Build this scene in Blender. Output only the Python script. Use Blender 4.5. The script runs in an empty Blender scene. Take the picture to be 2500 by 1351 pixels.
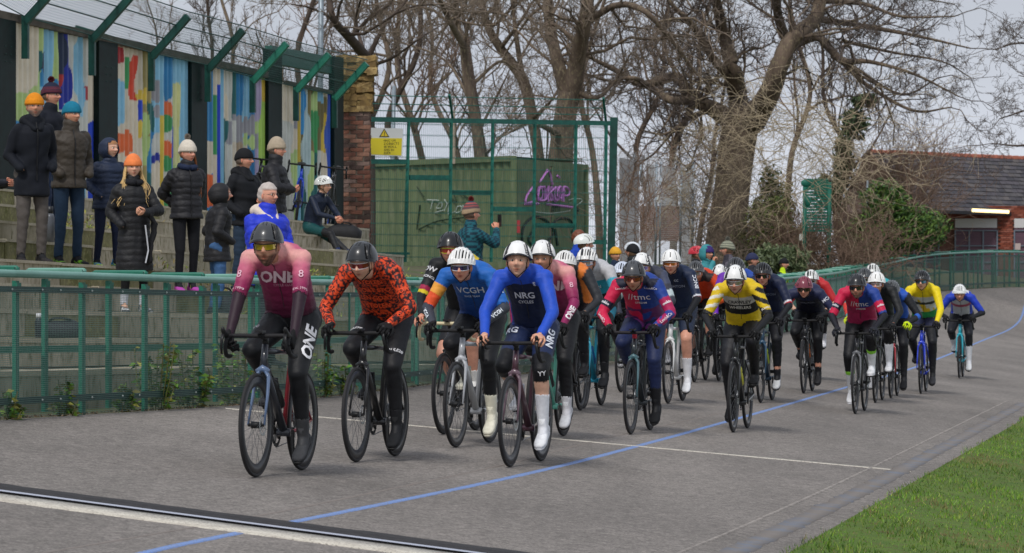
import bpy, math, random
import numpy as np
from mathutils import Vector, Matrix
from mathutils.bvhtree import BVHTree
R = math.radians
rng = np.random.default_rng(7); random.seed(7)
scene = bpy.context.scene
col = scene.collection
# ------------------------------------------------------------------ camera, sky, sun, exposure
F = 8500.0; EYE = 1.85                     # focal length in photo pixels, eye height above the near track
cam_d = bpy.data.cameras.new('camera'); cam = bpy.data.objects.new('camera', cam_d); col.objects.link(cam)
cam.location = (0, 0, EYE); cam.rotation_euler = (R(90), 0, 0)
cam_d.sensor_width = 36; cam_d.lens = 36 * F / 2500
cam_d.clip_start = .5; cam_d.clip_end = 3000
cam_d.dof.use_dof = True; cam_d.dof.focus_distance = 30; cam_d.dof.aperture_fstop = 9
scene.camera = cam
w = bpy.data.worlds.new('World'); scene.world = w; w.use_nodes = True
nt = w.node_tree; N = nt.nodes; Lk = nt.links
bg = N['Background']
SUN_EL, SUN_AZ = R(50), R(200)
sky = N.new('ShaderNodeTexSky'); sky.sky_type = 'NISHITA'; sky.sun_disc = False
sky.sun_elevation = SUN_EL; sky.sun_rotation = SUN_AZ; sky.dust_density = 4; sky.air_density = 1.5
tc = N.new('ShaderNodeTexCoord'); mp = N.new('ShaderNodeMapping'); mp.inputs['Scale'].default_value = (1.2, 1.2, 5)
no = N.new('ShaderNodeTexNoise'); no.inputs['Scale'].default_value = 2.2; no.inputs['Detail'].default_value = 5
ra = N.new('ShaderNodeValToRGB')
ra.color_ramp.elements[0].position = .3; ra.color_ramp.elements[0].color = (3.9, 4.25, 5.0, 1)
ra.color_ramp.elements[1].position = .75; ra.color_ramp.elements[1].color = (6.0, 6.2, 6.7, 1)
mx = N.new('ShaderNodeMixRGB'); mx.inputs[0].default_value = .9
Lk.new(tc.outputs['Generated'], mp.inputs[0]); Lk.new(mp.outputs[0], no.inputs['Vector']); Lk.new(no.outputs[0], ra.inputs[0])
sx = N.new('ShaderNodeSeparateXYZ'); Lk.new(tc.outputs['Generated'], sx.inputs[0])
gr = N.new('ShaderNodeMapRange'); gr.interpolation_type = 'SMOOTHSTEP'; gr.inputs[1].default_value = -.02; gr.inputs[2].default_value = .12; gr.inputs[3].default_value = 1.18; gr.inputs[4].default_value = .82   # bright low sky under the cloud deck
Lk.new(sx.outputs[2], gr.inputs[0]); ml = N.new('ShaderNodeMixRGB'); ml.blend_type = 'MULTIPLY'; ml.inputs[0].default_value = 1
Lk.new(ra.outputs[0], ml.inputs[1]); Lk.new(gr.outputs[0], ml.inputs[2])
Lk.new(sky.outputs[0], mx.inputs[1]); Lk.new(ml.outputs[0], mx.inputs[2]); Lk.new(mx.outputs[0], bg.inputs['Color'])
bg.inputs['Strength'].default_value = .099
sun_d = bpy.data.lights.new('sun', 'SUN'); sun_d.energy = 1.5; sun_d.angle = R(11); sun_d.color = (1, .97, .93)
sun = bpy.data.objects.new('sun', sun_d); col.objects.link(sun)
dirv = Vector((math.sin(SUN_AZ) * math.cos(SUN_EL), math.cos(SUN_AZ) * math.cos(SUN_EL), math.sin(SUN_EL)))
sun.rotation_euler = dirv.to_track_quat('Z', 'Y').to_euler(); sun.location = (0, -10, 30)
vs = scene.view_settings; vs.view_transform = 'Standard'; vs.look = 'None'; vs.gamma = 1; vs.exposure = 0.5
vs.use_curve_mapping = False

# ------------------------------------------------------------------ helpers
def V(*a): return np.array(a, float)
def hx(h):
    h = h.lstrip('#'); c = np.array([int(h[i:i + 2], 16) / 255 for i in (0, 2, 4)])
    return np.where(c <= .04045, c / 12.92, ((c + .055) / 1.055) ** 2.4)
def at(x, y, s): return V((x - 1250) / s, F / s, (675 - y) / s + EYE)
def gs(x, y): return -.054 * (x - 1250) + .54 * (y - 675) + 78
def gp(x, y): return at(x, y, gs(x, y))
def plane(X, Y): return (-.054 * X + 78 / F * Y - 1) / .54 + EYE
MATS = {}
def mat(name, c=(.5, .5, .5), rough=.6, var=0.0, scale=8, bump=0.0, bscale=None, metal=0, c2=None, attr=False, spec=.4, coat=0, emit=None, lo=.35, hi=.65, stretch=None, coords='Object', c3=None):
    if name in MATS: return MATS[name]
    if isinstance(c, str): c = hx(c)
    if isinstance(c2, str): c2 = hx(c2)
    if isinstance(c3, str): c3 = hx(c3)
    m = bpy.data.materials.new(name); MATS[name] = m; m.use_nodes = True
    t = m.node_tree; n = t.nodes; b = n['Principled BSDF']; k = t.links
    b.inputs['Roughness'].default_value = rough; b.inputs['Metallic'].default_value = metal
    b.inputs['Specular IOR Level'].default_value = spec; b.inputs['Coat Weight'].default_value = coat
    tc = n.new('ShaderNodeTexCoord'); vec = tc.outputs[coords]
    if stretch:
        mp = n.new('ShaderNodeMapping'); mp.inputs['Scale'].default_value = stretch; k.new(vec, mp.inputs[0]); vec = mp.outputs[0]
    if attr:
        a = n.new('ShaderNodeAttribute'); a.attribute_name = 'Col'; src = a.outputs['Color']
    else:
        rg = n.new('ShaderNodeRGB'); rg.outputs[0].default_value = (*c, 1); src = rg.outputs[0]
    if c2 is not None or var:
        z = n.new('ShaderNodeTexNoise'); z.inputs['Scale'].default_value = scale; z.inputs['Detail'].default_value = 7; z.inputs['Roughness'].default_value = .65
        k.new(vec, z.inputs['Vector'])
        mr = n.new('ShaderNodeMapRange'); mr.inputs[1].default_value = lo; mr.inputs[2].default_value = hi
        k.new(z.outputs[0], mr.inputs[0])
        mx = n.new('ShaderNodeMixRGB')
        if c2 is not None:
            k.new(mr.outputs[0], mx.inputs[0]); k.new(src, mx.inputs[1]); mx.inputs[2].default_value = (*c2, 1)
        else:
            mr.inputs[3].default_value = 1 - var; mr.inputs[4].default_value = 1 + var
            mx.blend_type = 'MULTIPLY'; mx.inputs[0].default_value = 1; k.new(src, mx.inputs[1]); k.new(mr.outputs[0], mx.inputs[2])
        src = mx.outputs[0]
        if c3 is not None:
            z3 = n.new('ShaderNodeTexNoise'); z3.inputs['Scale'].default_value = scale * 7; z3.inputs['Detail'].default_value = 4; k.new(vec, z3.inputs['Vector'])
            m3 = n.new('ShaderNodeMapRange'); m3.inputs[1].default_value = .52; m3.inputs[2].default_value = .68; k.new(z3.outputs[0], m3.inputs[0])
            x3 = n.new('ShaderNodeMixRGB'); k.new(m3.outputs[0], x3.inputs[0]); k.new(src, x3.inputs[1]); x3.inputs[2].default_value = (*c3, 1); src = x3.outputs[0]
    k.new(src, b.inputs['Base Color'])
    if bump:
        z2 = n.new('ShaderNodeTexNoise'); z2.inputs['Scale'].default_value = bscale or scale * 6; z2.inputs['Detail'].default_value = 5; k.new(vec, z2.inputs['Vector'])
        bp = n.new('ShaderNodeBump'); bp.inputs['Strength'].default_value = bump; bp.inputs['Distance'].default_value = .01
        k.new(z2.outputs[0], bp.inputs['Height']); k.new(bp.outputs[0], b.inputs['Normal'])
    if emit:
        b.inputs['Emission Color'].default_value = (*c, 1); b.inputs['Emission Strength'].default_value = emit
    return m
def cm(h, rough=.45, **k): return mat('paint_' + h.lstrip('#') + '_%d' % int(rough * 100), h, rough, **k)

def mesh(name, VV, FF, smooth=True, colr=None, mats=None, mi=None):
    me = bpy.data.meshes.new(name)
    VV = np.asarray(VV, float)
    if isinstance(FF, np.ndarray) and len(FF):
        nf, k = FF.shape
        me.vertices.add(len(VV)); me.vertices.foreach_set('co', VV.ravel())
        me.loops.add(nf * k); me.loops.foreach_set('vertex_index', FF.astype(np.int32).ravel())
        me.polygons.add(nf); me.polygons.foreach_set('loop_start', np.arange(0, nf * k, k, dtype=np.int32))
        me.update(calc_edges=True)
    else:
        me.from_pydata(VV.tolist(), [], [list(map(int, f)) for f in FF])
    if smooth: me.polygons.foreach_set('use_smooth', np.ones(len(me.polygons), bool))
    if colr is not None:
        a = me.color_attributes.new('Col', 'FLOAT_COLOR', 'POINT')
        a.data.foreach_set('color', np.c_[colr, np.ones(len(VV))].astype(np.float32).ravel())
    for m in (mats or []): me.materials.append(m)
    if mi is not None: me.polygons.foreach_set('material_index', np.asarray(mi, np.int32))
    return me
def ob(name, me, parent=None, m=None, loc=None, rot=None):
    o = bpy.data.objects.new(name, me); col.objects.link(o)
    if parent: o.parent = parent
    if loc is not None: o.location = loc
    if rot is not None: o.rotation_euler = rot
    if m is not None:
        if not me.materials: me.materials.append(m)
        o.material_slots[0].link = 'OBJECT'; o.material_slots[0].material = m
    return o
def thing(name, label, cat, loc=(0, 0, 0), rotz=0, group=None, mtx=None):
    o = bpy.data.objects.new(name, None); col.objects.link(o); o.empty_display_size = .1
    if mtx is not None: o.matrix_world = mtx
    else: o.location = loc; o.rotation_euler = (0, 0, rotz)
    o['label'] = label; o['category'] = cat
    if group: o['group'] = group
    return o
def tag(o, label, cat, group=None, kind=None):
    o['label'] = label; o['category'] = cat
    if group: o['group'] = group
    if kind: o['kind'] = kind
    return o
def stuff(o, label=None): 
    o['kind'] = 'stuff'
    if label: o['label'] = label
    return o
class MB:
    """collects raw shapes"""
    def __init__(s): s.v = []; s.f = []; s.n = 0
    def add(s, v, f):
        v = np.asarray(v, float); s.v.append(v)
        s.f += [tuple(i + s.n for i in q) for q in f]; s.n += len(v); return s
    def box(s, c, size, rz=0, M=None):
        x, y, z = [a / 2 for a in size]
        v = np.array([(a, b, d) for a in (-x, x) for b in (-y, y) for d in (-z, z)])
        if rz: ca, sa = math.cos(rz), math.sin(rz); v = v @ np.array([[ca, sa, 0], [-sa, ca, 0], [0, 0, 1]])
        if M is not None: v = v @ np.array(M).T
        v = v + np.array(c)
        return s.add(v, [(0, 1, 3, 2), (4, 6, 7, 5), (0, 4, 5, 1), (2, 3, 7, 6), (0, 2, 6, 4), (1, 5, 7, 3)])
    def bar(s, a, b, w, h, up=(0, 0, 1)):
        a, b = np.array(a, float), np.array(b, float); d = b - a; L = np.linalg.norm(d); d /= L
        u = np.array(up, float); l = np.cross(u, d); 
        if np.linalg.norm(l) < 1e-4: l = np.cross((1, 0, 0), d)
        l /= np.linalg.norm(l); u = np.cross(d, l)
        v = np.array([p + l * x * w / 2 + u * z * h / 2 for p in (a, b) for x in (-1, 1) for z in (-1, 1)])
        return s.add(v, [(0, 1, 3, 2), (4, 6, 7, 5), (0, 4, 5, 1), (2, 3, 7, 6), (0, 2, 6, 4), (1, 5, 7, 3)])
    def tube(s, pts, r, k=8, flat=None, cap=True):
        pts = np.asarray(pts, float); n = len(pts)
        r = np.broadcast_to(np.asarray(r, float), (n,))
        T = np.gradient(pts, axis=0); T /= np.linalg.norm(T, axis=1)[:, None] + 1e-12
        up = np.array((0, 0, 1.)) if abs(T[:, 2]).mean() < .8 else np.array((1., 0, 0))
        A = np.cross(T, up); A /= np.linalg.norm(A, axis=1)[:, None] + 1e-12; B = np.cross(T, A)
        an = np.arange(k) * 2 * math.pi / k
        fa, fb = flat or (1, 1)
        v = (pts[:, None] + r[:, None, None] * (fa * np.cos(an)[None, :, None] * A[:, None] + fb * np.sin(an)[None, :, None] * B[:, None])).reshape(-1, 3)
        f = [(i * k + j, i * k + (j + 1) % k, (i + 1) * k + (j + 1) % k, (i + 1) * k + j) for i in range(n - 1) for j in range(k)]
        if cap: f += [tuple(range(k))[::-1], tuple((n - 1) * k + j for j in range(k))]
        return s.add(v, f)
    def loft(s, secs, k=14, p=2.0):
        """secs: (centre, axisA, axisB, ha, hb)"""
        an = np.arange(k) * 2 * math.pi / k
        ca = np.sign(np.cos(an)) * abs(np.cos(an)) ** (2 / p); sa = np.sign(np.sin(an)) * abs(np.sin(an)) ** (2 / p)
        v = []
        for c, A, B, ha, hb in secs:
            v.append(np.array(c) + ca[:, None] * np.array(A) * ha + sa[:, None] * np.array(B) * hb)
        n = len(secs)
        f = [(i * k + j, i * k + (j + 1) % k, (i + 1) * k + (j + 1) % k, (i + 1) * k + j) for i in range(n - 1) for j in range(k)]
        f += [tuple(range(k))[::-1], tuple((n - 1) * k + j for j in range(k))]
        return s.add(np.concatenate(v), f)
    def cap_(s, a, ra, b, rb, k=12):
        """tapered capsule"""
        a, b = np.array(a, float), np.array(b, float); d = b - a; L = np.linalg.norm(d) + 1e-9; d = d / L
        pts, rr = [], []
        for t in (-.98, -.8, -.5, 0): pts.append(a + d * ra * t); rr.append(ra * math.sqrt(1 - t * t))
        for t in (0, .5, .8, .98): pts.append(b + d * rb * t); rr.append(rb * math.sqrt(1 - t * t))
        up = np.array((0, 0, 1.)) if abs(d[2]) < .8 else np.array((1., 0, 0))
        A = np.cross(d, up); A /= np.linalg.norm(A); B = np.cross(d, A)
        an = np.arange(k) * 2 * math.pi / k
        ring = np.cos(an)[:, None] * A + np.sin(an)[:, None] * B
        v = np.concatenate([p + r * ring for p, r in zip(pts, rr)]); n = len(pts)
        f = [(i * k + j, i * k + (j + 1) % k, (i + 1) * k + (j + 1) % k, (i + 1) * k + j) for i in range(n - 1) for j in range(k)]
        f += [tuple(range(k))[::-1], tuple((n - 1) * k + j for j in range(k))]
        return s.add(v, f)
    def ball(s, c, r, ku=12, kv=8, M=None):
        r = np.broadcast_to(np.asarray(r, float), (3,))
        v = [(0, 0, 1)]; 
        for i in range(1, kv):
            t = math.pi * i / kv
            v += [(math.sin(t) * math.cos(2 * math.pi * j / ku), math.sin(t) * math.sin(2 * math.pi * j / ku), math.cos(t)) for j in range(ku)]
        v.append((0, 0, -1)); v = np.array(v) * r
        if M is not None: v = v @ np.array(M).T
        f = [(0, 1 + j, 1 + (j + 1) % ku) for j in range(ku)]
        for i in range(kv - 2):
            f += [(1 + i * ku + j, 1 + (i + 1) * ku + j, 1 + (i + 1) * ku + (j + 1) % ku, 1 + i * ku + (j + 1) % ku) for j in range(ku)]
        e = len(v) - 1; f += [(e, 1 + (kv - 2) * ku + (j + 1) % ku, 1 + (kv - 2) * ku + j) for j in range(ku)]
        return s.add(v + np.array(c), f)
    def arr(s): return np.concatenate(s.v), s.f
    def me(s, name, smooth=False): return mesh(name, *s.arr(), smooth=smooth)
    def o(s, name, m, parent=None, smooth=False): return ob(name, s.me(name, smooth), parent, m)

def tubes_np(lines, k=3):
    """many thin tubes (pts, radii) -> verts, quads"""
    VV, FF, n0 = [], [], 0
    an = np.arange(k) * 2 * math.pi / k; ca, sa = np.cos(an), np.sin(an)
    groups = {}
    for p, r in lines: groups.setdefault(len(p), []).append((p, r))
    for n, g in groups.items():
        P = np.array([a for a, _ in g], float); Rr = np.array([np.broadcast_to(r, (n,)) for _, r in g], float)
        T = np.gradient(P, axis=1); T /= np.linalg.norm(T, axis=2)[..., None] + 1e-12
        up = np.where((abs(T[:, :1, 2:]) < .85), np.array((0, 0, 1.)), np.array((1., 0, 0)))
        A = np.cross(T, np.broadcast_to(up, T.shape)); A /= np.linalg.norm(A, axis=2)[..., None] + 1e-9; B = np.cross(T, A)
        v = P[:, :, None] + Rr[:, :, None, None] * (ca[:, None] * A[:, :, None] + sa[:, None] * B[:, :, None])
        m = len(g); VV.append(v.reshape(-1, 3))
        i, j = np.meshgrid(np.arange(n - 1), np.arange(k), indexing='ij'); i, j = i.ravel(), j.ravel(); j2 = (j + 1) % k
        q = np.stack([i * k + j, i * k + j2, (i + 1) * k + j2, (i + 1) * k + j], 1)
        FF.append((q[None] + (np.arange(m) * n * k)[:, None, None]).reshape(-1, 4) + n0); n0 += m * n * k
    return np.concatenate(VV), np.concatenate(FF)
_dg = None
def blob(mb, vox, smooth=4):
    me = mb.me('tmp'); o = bpy.data.objects.new('tmp', me); col.objects.link(o)
    r = o.modifiers.new('r', 'REMESH'); r.mode = 'VOXEL'; r.voxel_size = vox; r.adaptivity = 0
    if smooth: s = o.modifiers.new('s', 'SMOOTH'); s.factor = .5; s.iterations = smooth
    dg = bpy.context.evaluated_depsgraph_get(); ev = o.evaluated_get(dg); m2 = ev.to_mesh()
    nv = len(m2.vertices); v = np.empty(nv * 3, np.float32); m2.vertices.foreach_get('co', v)
    nl = len(m2.loops); li = np.empty(nl, np.int32); m2.loops.foreach_get('vertex_index', li)
    nn = np.empty(nv * 3, np.float32); m2.vertices.foreach_get('normal', nn)
    ev.to_mesh_clear(); bpy.data.objects.remove(o); bpy.data.meshes.remove(me)
    return v.reshape(-1, 3).astype(float), li.reshape(-1, 4), nn.reshape(-1, 3).astype(float)
def wob(P, f, seed=0, n=5):
    g = np.random.default_rng(seed); o = np.zeros(len(P))
    for i in range(n):
        d = g.normal(size=3); d /= np.linalg.norm(d); o += np.sin(P @ d * f * (1 + .6 * i) + g.uniform(0, 6)) / (1 + .5 * i)
    return o / 2
_fonts = {}
def textmesh(s, size=1, bold=.0, shear=0, align='CENTER', spacing=1):
    c = bpy.data.curves.new('t', 'FONT'); c.body = s; c.size = size; c.align_x = align; c.align_y = 'CENTER'; c.offset = bold * size; c.shear = shear
    c.resolution_u = 2; c.space_character = spacing; c.fill_mode = 'FRONT'
    o = bpy.data.objects.new('t', c); col.objects.link(o)
    dg = bpy.context.evaluated_depsgraph_get(); me = bpy.data.meshes.new_from_object(o.evaluated_get(dg))
    bpy.data.objects.remove(o); bpy.data.curves.remove(c)
    v = np.array([x.co[:] for x in me.vertices]).reshape(-1, 3); f = [tuple(p.vertices) for p in me.polygons]
    bpy.data.meshes.remove(me); return v, f
def flat_text(s, origin, right, up, size, m, parent, name='lettering', **k):
    v, f = textmesh(s, size, **k); r, u = np.array(right, float), np.array(up, float)
    return ob(name, mesh(name, np.array(origin) + v[:, :1] * r + v[:, 1:2] * u, f, False), parent, m)
def wrap_text(bvh, s, c, nrm, up, size, m, parent, name='lettering', off=.008, sub=None, **k):
    v, f = textmesh(s, size, **k); n = Vector(nrm).normalized(); u = Vector(up); u = (u - n * u.dot(n)).normalized(); r = u.cross(n)
    out = []; last = None; miss = set()
    for p in v:
        o = Vector(c) + r * p[0] + u * p[1] + n * .22
        h = bvh.ray_cast(o, -n, .5)
        q = (h[0] + n * off) if h[0] else (Vector(c) + r * p[0] + u * p[1] if last is None else o - n * last)
        if h[0]: last = (o - q).dot(n)
        else: miss.add(len(out))
        out.append(q[:])
    f = [q for q in f if not any(i in miss for i in q)]
    return ob(name, mesh(name, np.array(out), f, False), parent, m) if f else None
# ------------------------------------------------------------------ track geometry
P0 = V(-3.74, 25.4); D = V(.267, .964); NL = V(-.964, .267)       # start of the stand, its direction, its left normal
_fp = [at(x, y, s) for x, y, s in ((0, 1025, 334.5), (560, 990, gs(560, 990)), (830, 965, gs(830, 965)), (1020, 942, gs(1020, 942)), (1487, 887, gs(1487, 887)),
      (1755, 845, gs(1755, 845)), (2020, 785, 108), (2095, 757, 94.5), (2170, 737, 88), (2230, 721, 85.5), (2300, 710, 84), (2420, 702, 81), (2540, 700, 78.5), (2900, 699, 75))]
_a = V(-3.74 - .277 * 9, 25.4 - 9, 0); _a[2] = plane(_a[0], _a[1])
_fp = np.array([_a] + _fp)
def catmull(P, n=10):
    P = np.asarray(P, float); Q = np.vstack([2 * P[0] - P[1], P, 2 * P[-1] - P[-2]]); out = []
    for i in range(1, len(Q) - 2):
        a, b, c, d = Q[i - 1:i + 3]
        for t in np.arange(n) / n:
            out.append(.5 * (2 * b + (c - a) * t + (2 * a - 5 * b + 4 * c - d) * t * t + (3 * b - a - 3 * c + d) * t ** 3))
    return np.array(out + [P[-1]])
FL = catmull(_fp, 12)
def resample(P, step):
    d = np.r_[0, np.cumsum(np.linalg.norm(np.diff(P[:, :2], axis=0), axis=1))]; t = np.arange(0, d[-1], step)
    return np.stack([np.interp(t, d, P[:, i]) for i in range(3)], 1)
_oy = np.argsort(FL[:, 1]); FY, FX, FZ = FL[_oy, 1], FL[_oy, 0], FL[_oy, 2]
def ground(X, Y):
    X, Y = np.asarray(X, float), np.asarray(Y, float)
    fx = np.interp(Y, FY, FX); fz = np.interp(Y, FY, FZ); pl = plane(X, Y); d = X - fx
    extra = (fz - plane(fx, np.clip(Y, FY[0], FY[-1])))
    zi = pl + extra * np.exp(-(np.clip(d, 0, 99) / 5) ** 2)
    u = np.clip(-d / 9, 0, 1); k = np.clip((Y - 44) / 20, 0, 1)
    park = EYE + .15 + np.clip((Y - 60) / 100, 0, 3) * .5
    zo = (fz + .0) * (1 - u * u * (3 - 2 * u) * k) + park * u * u * (3 - 2 * u) * k - .02
    return np.where(d >= 0, zi, zo)
def gz(p): return float(ground(p[0], p[1]))
# ------------------------------------------------------------------ setting: ground sheets
m_as = mat('asphalt', '#7f7974', .92, scale=.9, c2='#75706b', bump=.35, bscale=220, lo=.3, hi=.7)
def speckle(m, s1, amt):
    t = m.node_tree; n = t.nodes; b_ = n['Principled BSDF']; src = b_.inputs['Base Color'].links[0].from_socket; tc_ = n.new('ShaderNodeTexCoord'); prev = src
    for s_, am in ((s1, amt), (s1 / 4, amt * .6), (.25, amt * .4)):
        z = n.new('ShaderNodeTexNoise'); z.inputs['Scale'].default_value = s_; z.inputs['Detail'].default_value = 3; t.links.new(tc_.outputs['Object'], z.inputs['Vector'])
        mr = n.new('ShaderNodeMapRange'); mr.inputs[1].default_value = .25; mr.inputs[2].default_value = .75; mr.inputs[3].default_value = 1 - am; mr.inputs[4].default_value = 1 + am; t.links.new(z.outputs[0], mr.inputs[0])
        x = n.new('ShaderNodeMixRGB'); x.blend_type = 'MULTIPLY'; x.inputs[0].default_value = 1; t.links.new(prev, x.inputs[1]); t.links.new(mr.outputs[0], x.inputs[2]); prev = x.outputs[0]
    t.links.new(prev, b_.inputs['Base Color'])
speckle(m_as, 60, .5)
def bands(m):
    t = m.node_tree; n = t.nodes; b_ = n['Principled BSDF']; src = b_.inputs['Base Color'].links[0].from_socket; tc_ = n.new('ShaderNodeTexCoord')
    for st, lo_, hi_, a0, a1, sc_ in (((1.6, .10, 1), .3, .7, .9, 1.08, 1.0), ((.5, .35, 1), .35, .65, .94, 1.05, 1.0), ((3, .5, 1), .62, .72, 1, .88, .8)):
        mp_ = n.new('ShaderNodeMapping'); mp_.inputs['Scale'].default_value = st; mp_.inputs['Rotation'].default_value = (0, 0, .19); t.links.new(tc_.outputs['Object'], mp_.inputs[0])
        z = n.new('ShaderNodeTexNoise'); z.inputs['Scale'].default_value = sc_; z.inputs['Detail'].default_value = 6; t.links.new(mp_.outputs[0], z.inputs['Vector'])
        mr = n.new('ShaderNodeMapRange'); mr.inputs[1].default_value = lo_; mr.inputs[2].default_value = hi_; mr.inputs[3].default_value = a0; mr.inputs[4].default_value = a1; t.links.new(z.outputs[0], mr.inputs[0])
        x = n.new('ShaderNodeMixRGB'); x.blend_type = 'MULTIPLY'; x.inputs[0].default_value = 1; t.links.new(src, x.inputs[1]); t.links.new(mr.outputs[0], x.inputs[2]); src = x.outputs[0]
    t.links.new(src, b_.inputs['Base Color'])
bands(m_as)
asn = m_as.node_tree; 
m_gr = mat('turf_soil', '#46601a', .95, scale=2.2, c2='#587022', bump=.6, bscale=40, c3='#54502c')
m_park = mat('park_ground', '#5a5040', .95, scale=.6, c2='#46522a', bump=.4, bscale=20)
def sheet(name, m, us, vs, fn, label, dz=0, kind='structure'):
    U, W = np.meshgrid(us, vs, indexing='ij'); X, Y = fn(U, W); Z = ground(X, Y) + dz
    n, k = U.shape; v = np.stack([X, Y, Z], -1).reshape(-1, 3)
    i, j = np.meshgrid(np.arange(n - 1), np.arange(k - 1), indexing='ij'); a = (i * k + j).ravel()
    o = ob(name, mesh(name, v, np.stack([a, a + k, a + k + 1, a + 1], 1)), None, m); o['kind'] = kind
    if label: o['label'] = label
    return o
INN = [gp(x, y) for x, y in ((1950, 1351), (2150, 1235), (2330, 1130), (2500, 1030))]
iy = np.array([5] + [p[1] for p in INN] + [60, 80, 100, 125]); 
sl = (INN[-1][0] - INN[0][0]) / (INN[-1][1] - INN[0][1])
ix = np.array([INN[0][0] - sl * (INN[0][1] - 5)] + [p[0] for p in INN] + [9.6, 15, 24, 38])
def inner(Y): return np.interp(Y, iy, ix)
def outer(Y): return np.interp(Y, FY, FX, left=FX[0] - .277 * (FY[0] - 0))
vsY = np.r_[np.arange(4, 60, .25), np.arange(60, 112, .5)]
track = sheet('track', m_as, np.linspace(0, 1, 90), vsY, lambda U, Y: (outer(Y) + np.where(Y < FY[0], -.277 * (FY[0] - Y), 0) - .05 + U * (inner(Y) + .05 - outer(Y) - np.where(Y < FY[0], -.277 * (FY[0] - Y), 0)), Y), 'grey asphalt velodrome track')
infield = sheet('infield', m_gr, np.r_[0, .2, .5, 1, 2, 4, 8, 16, 40, 120, 300], np.r_[vsY, 115, 125], lambda U, Y: (inner(Y) + U - .04, Y), 'grass infield beside the track', .012)
park = sheet('park_ground', m_park, np.r_[0, .5, 1, 2, 3, 4, 5, 6, 7, 8, 9, 12, 20, 40, 90, 300, 700], np.r_[vsY, 120, 150, 200, 400, 900, 2500], lambda U, Y: (np.where(Y > FY[-1], np.interp(Y, [FY[-1], 130], [FX[-1], 600]), outer(Y)) - U, Y), 'brown and green ground of the park behind the barrier')
# painted lines
def ribbon(name, pts, w, m, label, dz, jag=0, step=.12):
    P = resample(np.array([(*p[:2], 0) for p in pts]), step); T = np.gradient(P, axis=0); T /= np.linalg.norm(T, axis=1)[:, None]
    Nn = np.stack([-T[:, 1], T[:, 0]], 1); n = len(P); ws = w / 2 * (1 + jag * rng.normal(size=n)); ws2 = w / 2 * (1 + jag * rng.normal(size=n))
    L = P[:, :2] + Nn * ws[:, None]; Rr = P[:, :2] - Nn * ws2[:, None]
    v = np.r_[np.c_[L, ground(L[:, 0], L[:, 1]) + dz], np.c_[Rr, ground(Rr[:, 0], Rr[:, 1]) + dz]]
    v = np.r_[v, v - V(0, 0, dz + .02)]; a = np.arange(n - 1); o = ob(name, mesh(name, v, np.r_[np.stack([n + a, n + a + 1, a + 1, a], 1), np.stack([a, a + 1, 2 * n + a + 1, 2 * n + a], 1), np.stack([n + a + 1, n + a, 3 * n + a, 3 * n + a + 1], 1)], False), None, m); o['kind'] = 'structure'; o['label'] = label; return o
m_blue = mat('blue_line_paint', '#7696d0', .8, scale=14, c2='#8a8a92', c3='#7d766f', lo=.5, hi=.85)
m_wht = mat('white_line_paint', '#cfcabd', .8, scale=9, c2='#aaa298', c3='#7d766f', lo=.4, hi=.75)
m_blw = mat('worn_blue_paint', '#70757f', .9, scale=3, c2='#7a746f', c3='#7c7672', lo=.38, hi=.52)
bl = catmull([gp(*p) for p in ((-500, 1560), (350, 1351), (590, 1300), (1250, 1165), (1590, 1080), (2000, 965), (2320, 870), (2500, 812), (2640, 765))], 20)
ribbon('blue_line', bl, .055, m_blue, 'blue painted line along the middle of the track', .003, .04)
E1 = gp(0, 1215); E2 = gp(1050, 1353); ed = (E2 - E1)
ribbon('finish_line', [E1 - ed * .8, E2 + ed * .35], .40, m_wht, 'worn white finish line across the track', .004, .03, .05)
ribbon('start_line', [gp(550, 997), gp(2225, 1151)], .10, m_wht, 'thin white line across the track behind the leaders', .004, .12, .05)
inp = [gp(*p) for p in ((1700, 1390), (1950, 1275), (2200, 1148), (2500, 985))]
ribbon('inner_blue_band', catmull(inp, 12), .16, m_blw, 'faded blue band near the grass edge', .006, .12)
ribbon('inner_white_line', [p - V(.25, .0, 0) for p in catmull(inp, 12)], .022, mat('worn_white', '#a09992', .9, scale=8, c2='#7f7974', lo=.4, hi=.6), 'faded white line near the grass edge', .006, .12)
ribbon('asphalt_seam', catmull([gp(*p) for p in ((100, 1351), (600, 1265), (900, 1205), (1250, 1130), (1480, 1070), (1800, 1000), (2030, 945), (2300, 860))], 12), .025, mat('seam', '#7d756f', .9, scale=5, c2='#857d77'), 'long seam between two strips of asphalt', .002, .25)
# timing mat: rubber cable ramp lying just behind the white line
def strip3(name, a, b, prof, m, step, parent, wav=0):
    a, b = np.array(a[:2]), np.array(b[:2]); L = np.linalg.norm(b - a); d = (b - a) / L; nn = V(-d[1], d[0]); n = int(L / step)
    v = []
    for i in range(n + 1):
        c = a + d * L * i / n; w_ = wav * math.sin(i * .9) * rng.uniform(.2, 1)
        for (o_, h) in prof:
            p = c + nn * (o_ + (w_ if o_ == prof[-1][0] or o_ == prof[-2][0] else 0)); v.append((p[0], p[1], ground(*p) + h + (abs(w_) * .3 if h > .01 else 0)))
    k = len(prof); f = [(i * k + j, i * k + j + 1, (i + 1) * k + j + 1, (i + 1) * k + j) for i in range(n) for j in range(k - 1)]
    return ob(name, mesh(name, v, f, False), parent, m)
tm = thing('timing_mat', 'long black rubber timing mat lying across the track beside the white finish line', 'timing mat')
up_ = ed[:2] / np.linalg.norm(ed[:2]); nn_ = V(-up_[1], up_[0])
A_ = E1[:2] + nn_ * .21 - ed[:2] * .8; B_ = E2[:2] + nn_ * .21 + ed[:2] * .35
m_rub = mat('black_rubber', '#2b292a', .75, var=.3, scale=20, bump=.4, bscale=60)
strip3('rubber_strip', A_, B_, [(0, .002), (.005, .016), (.15, .03), (.37, .02), (.40, .002)], m_rub, .11, tm, .012)
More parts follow.
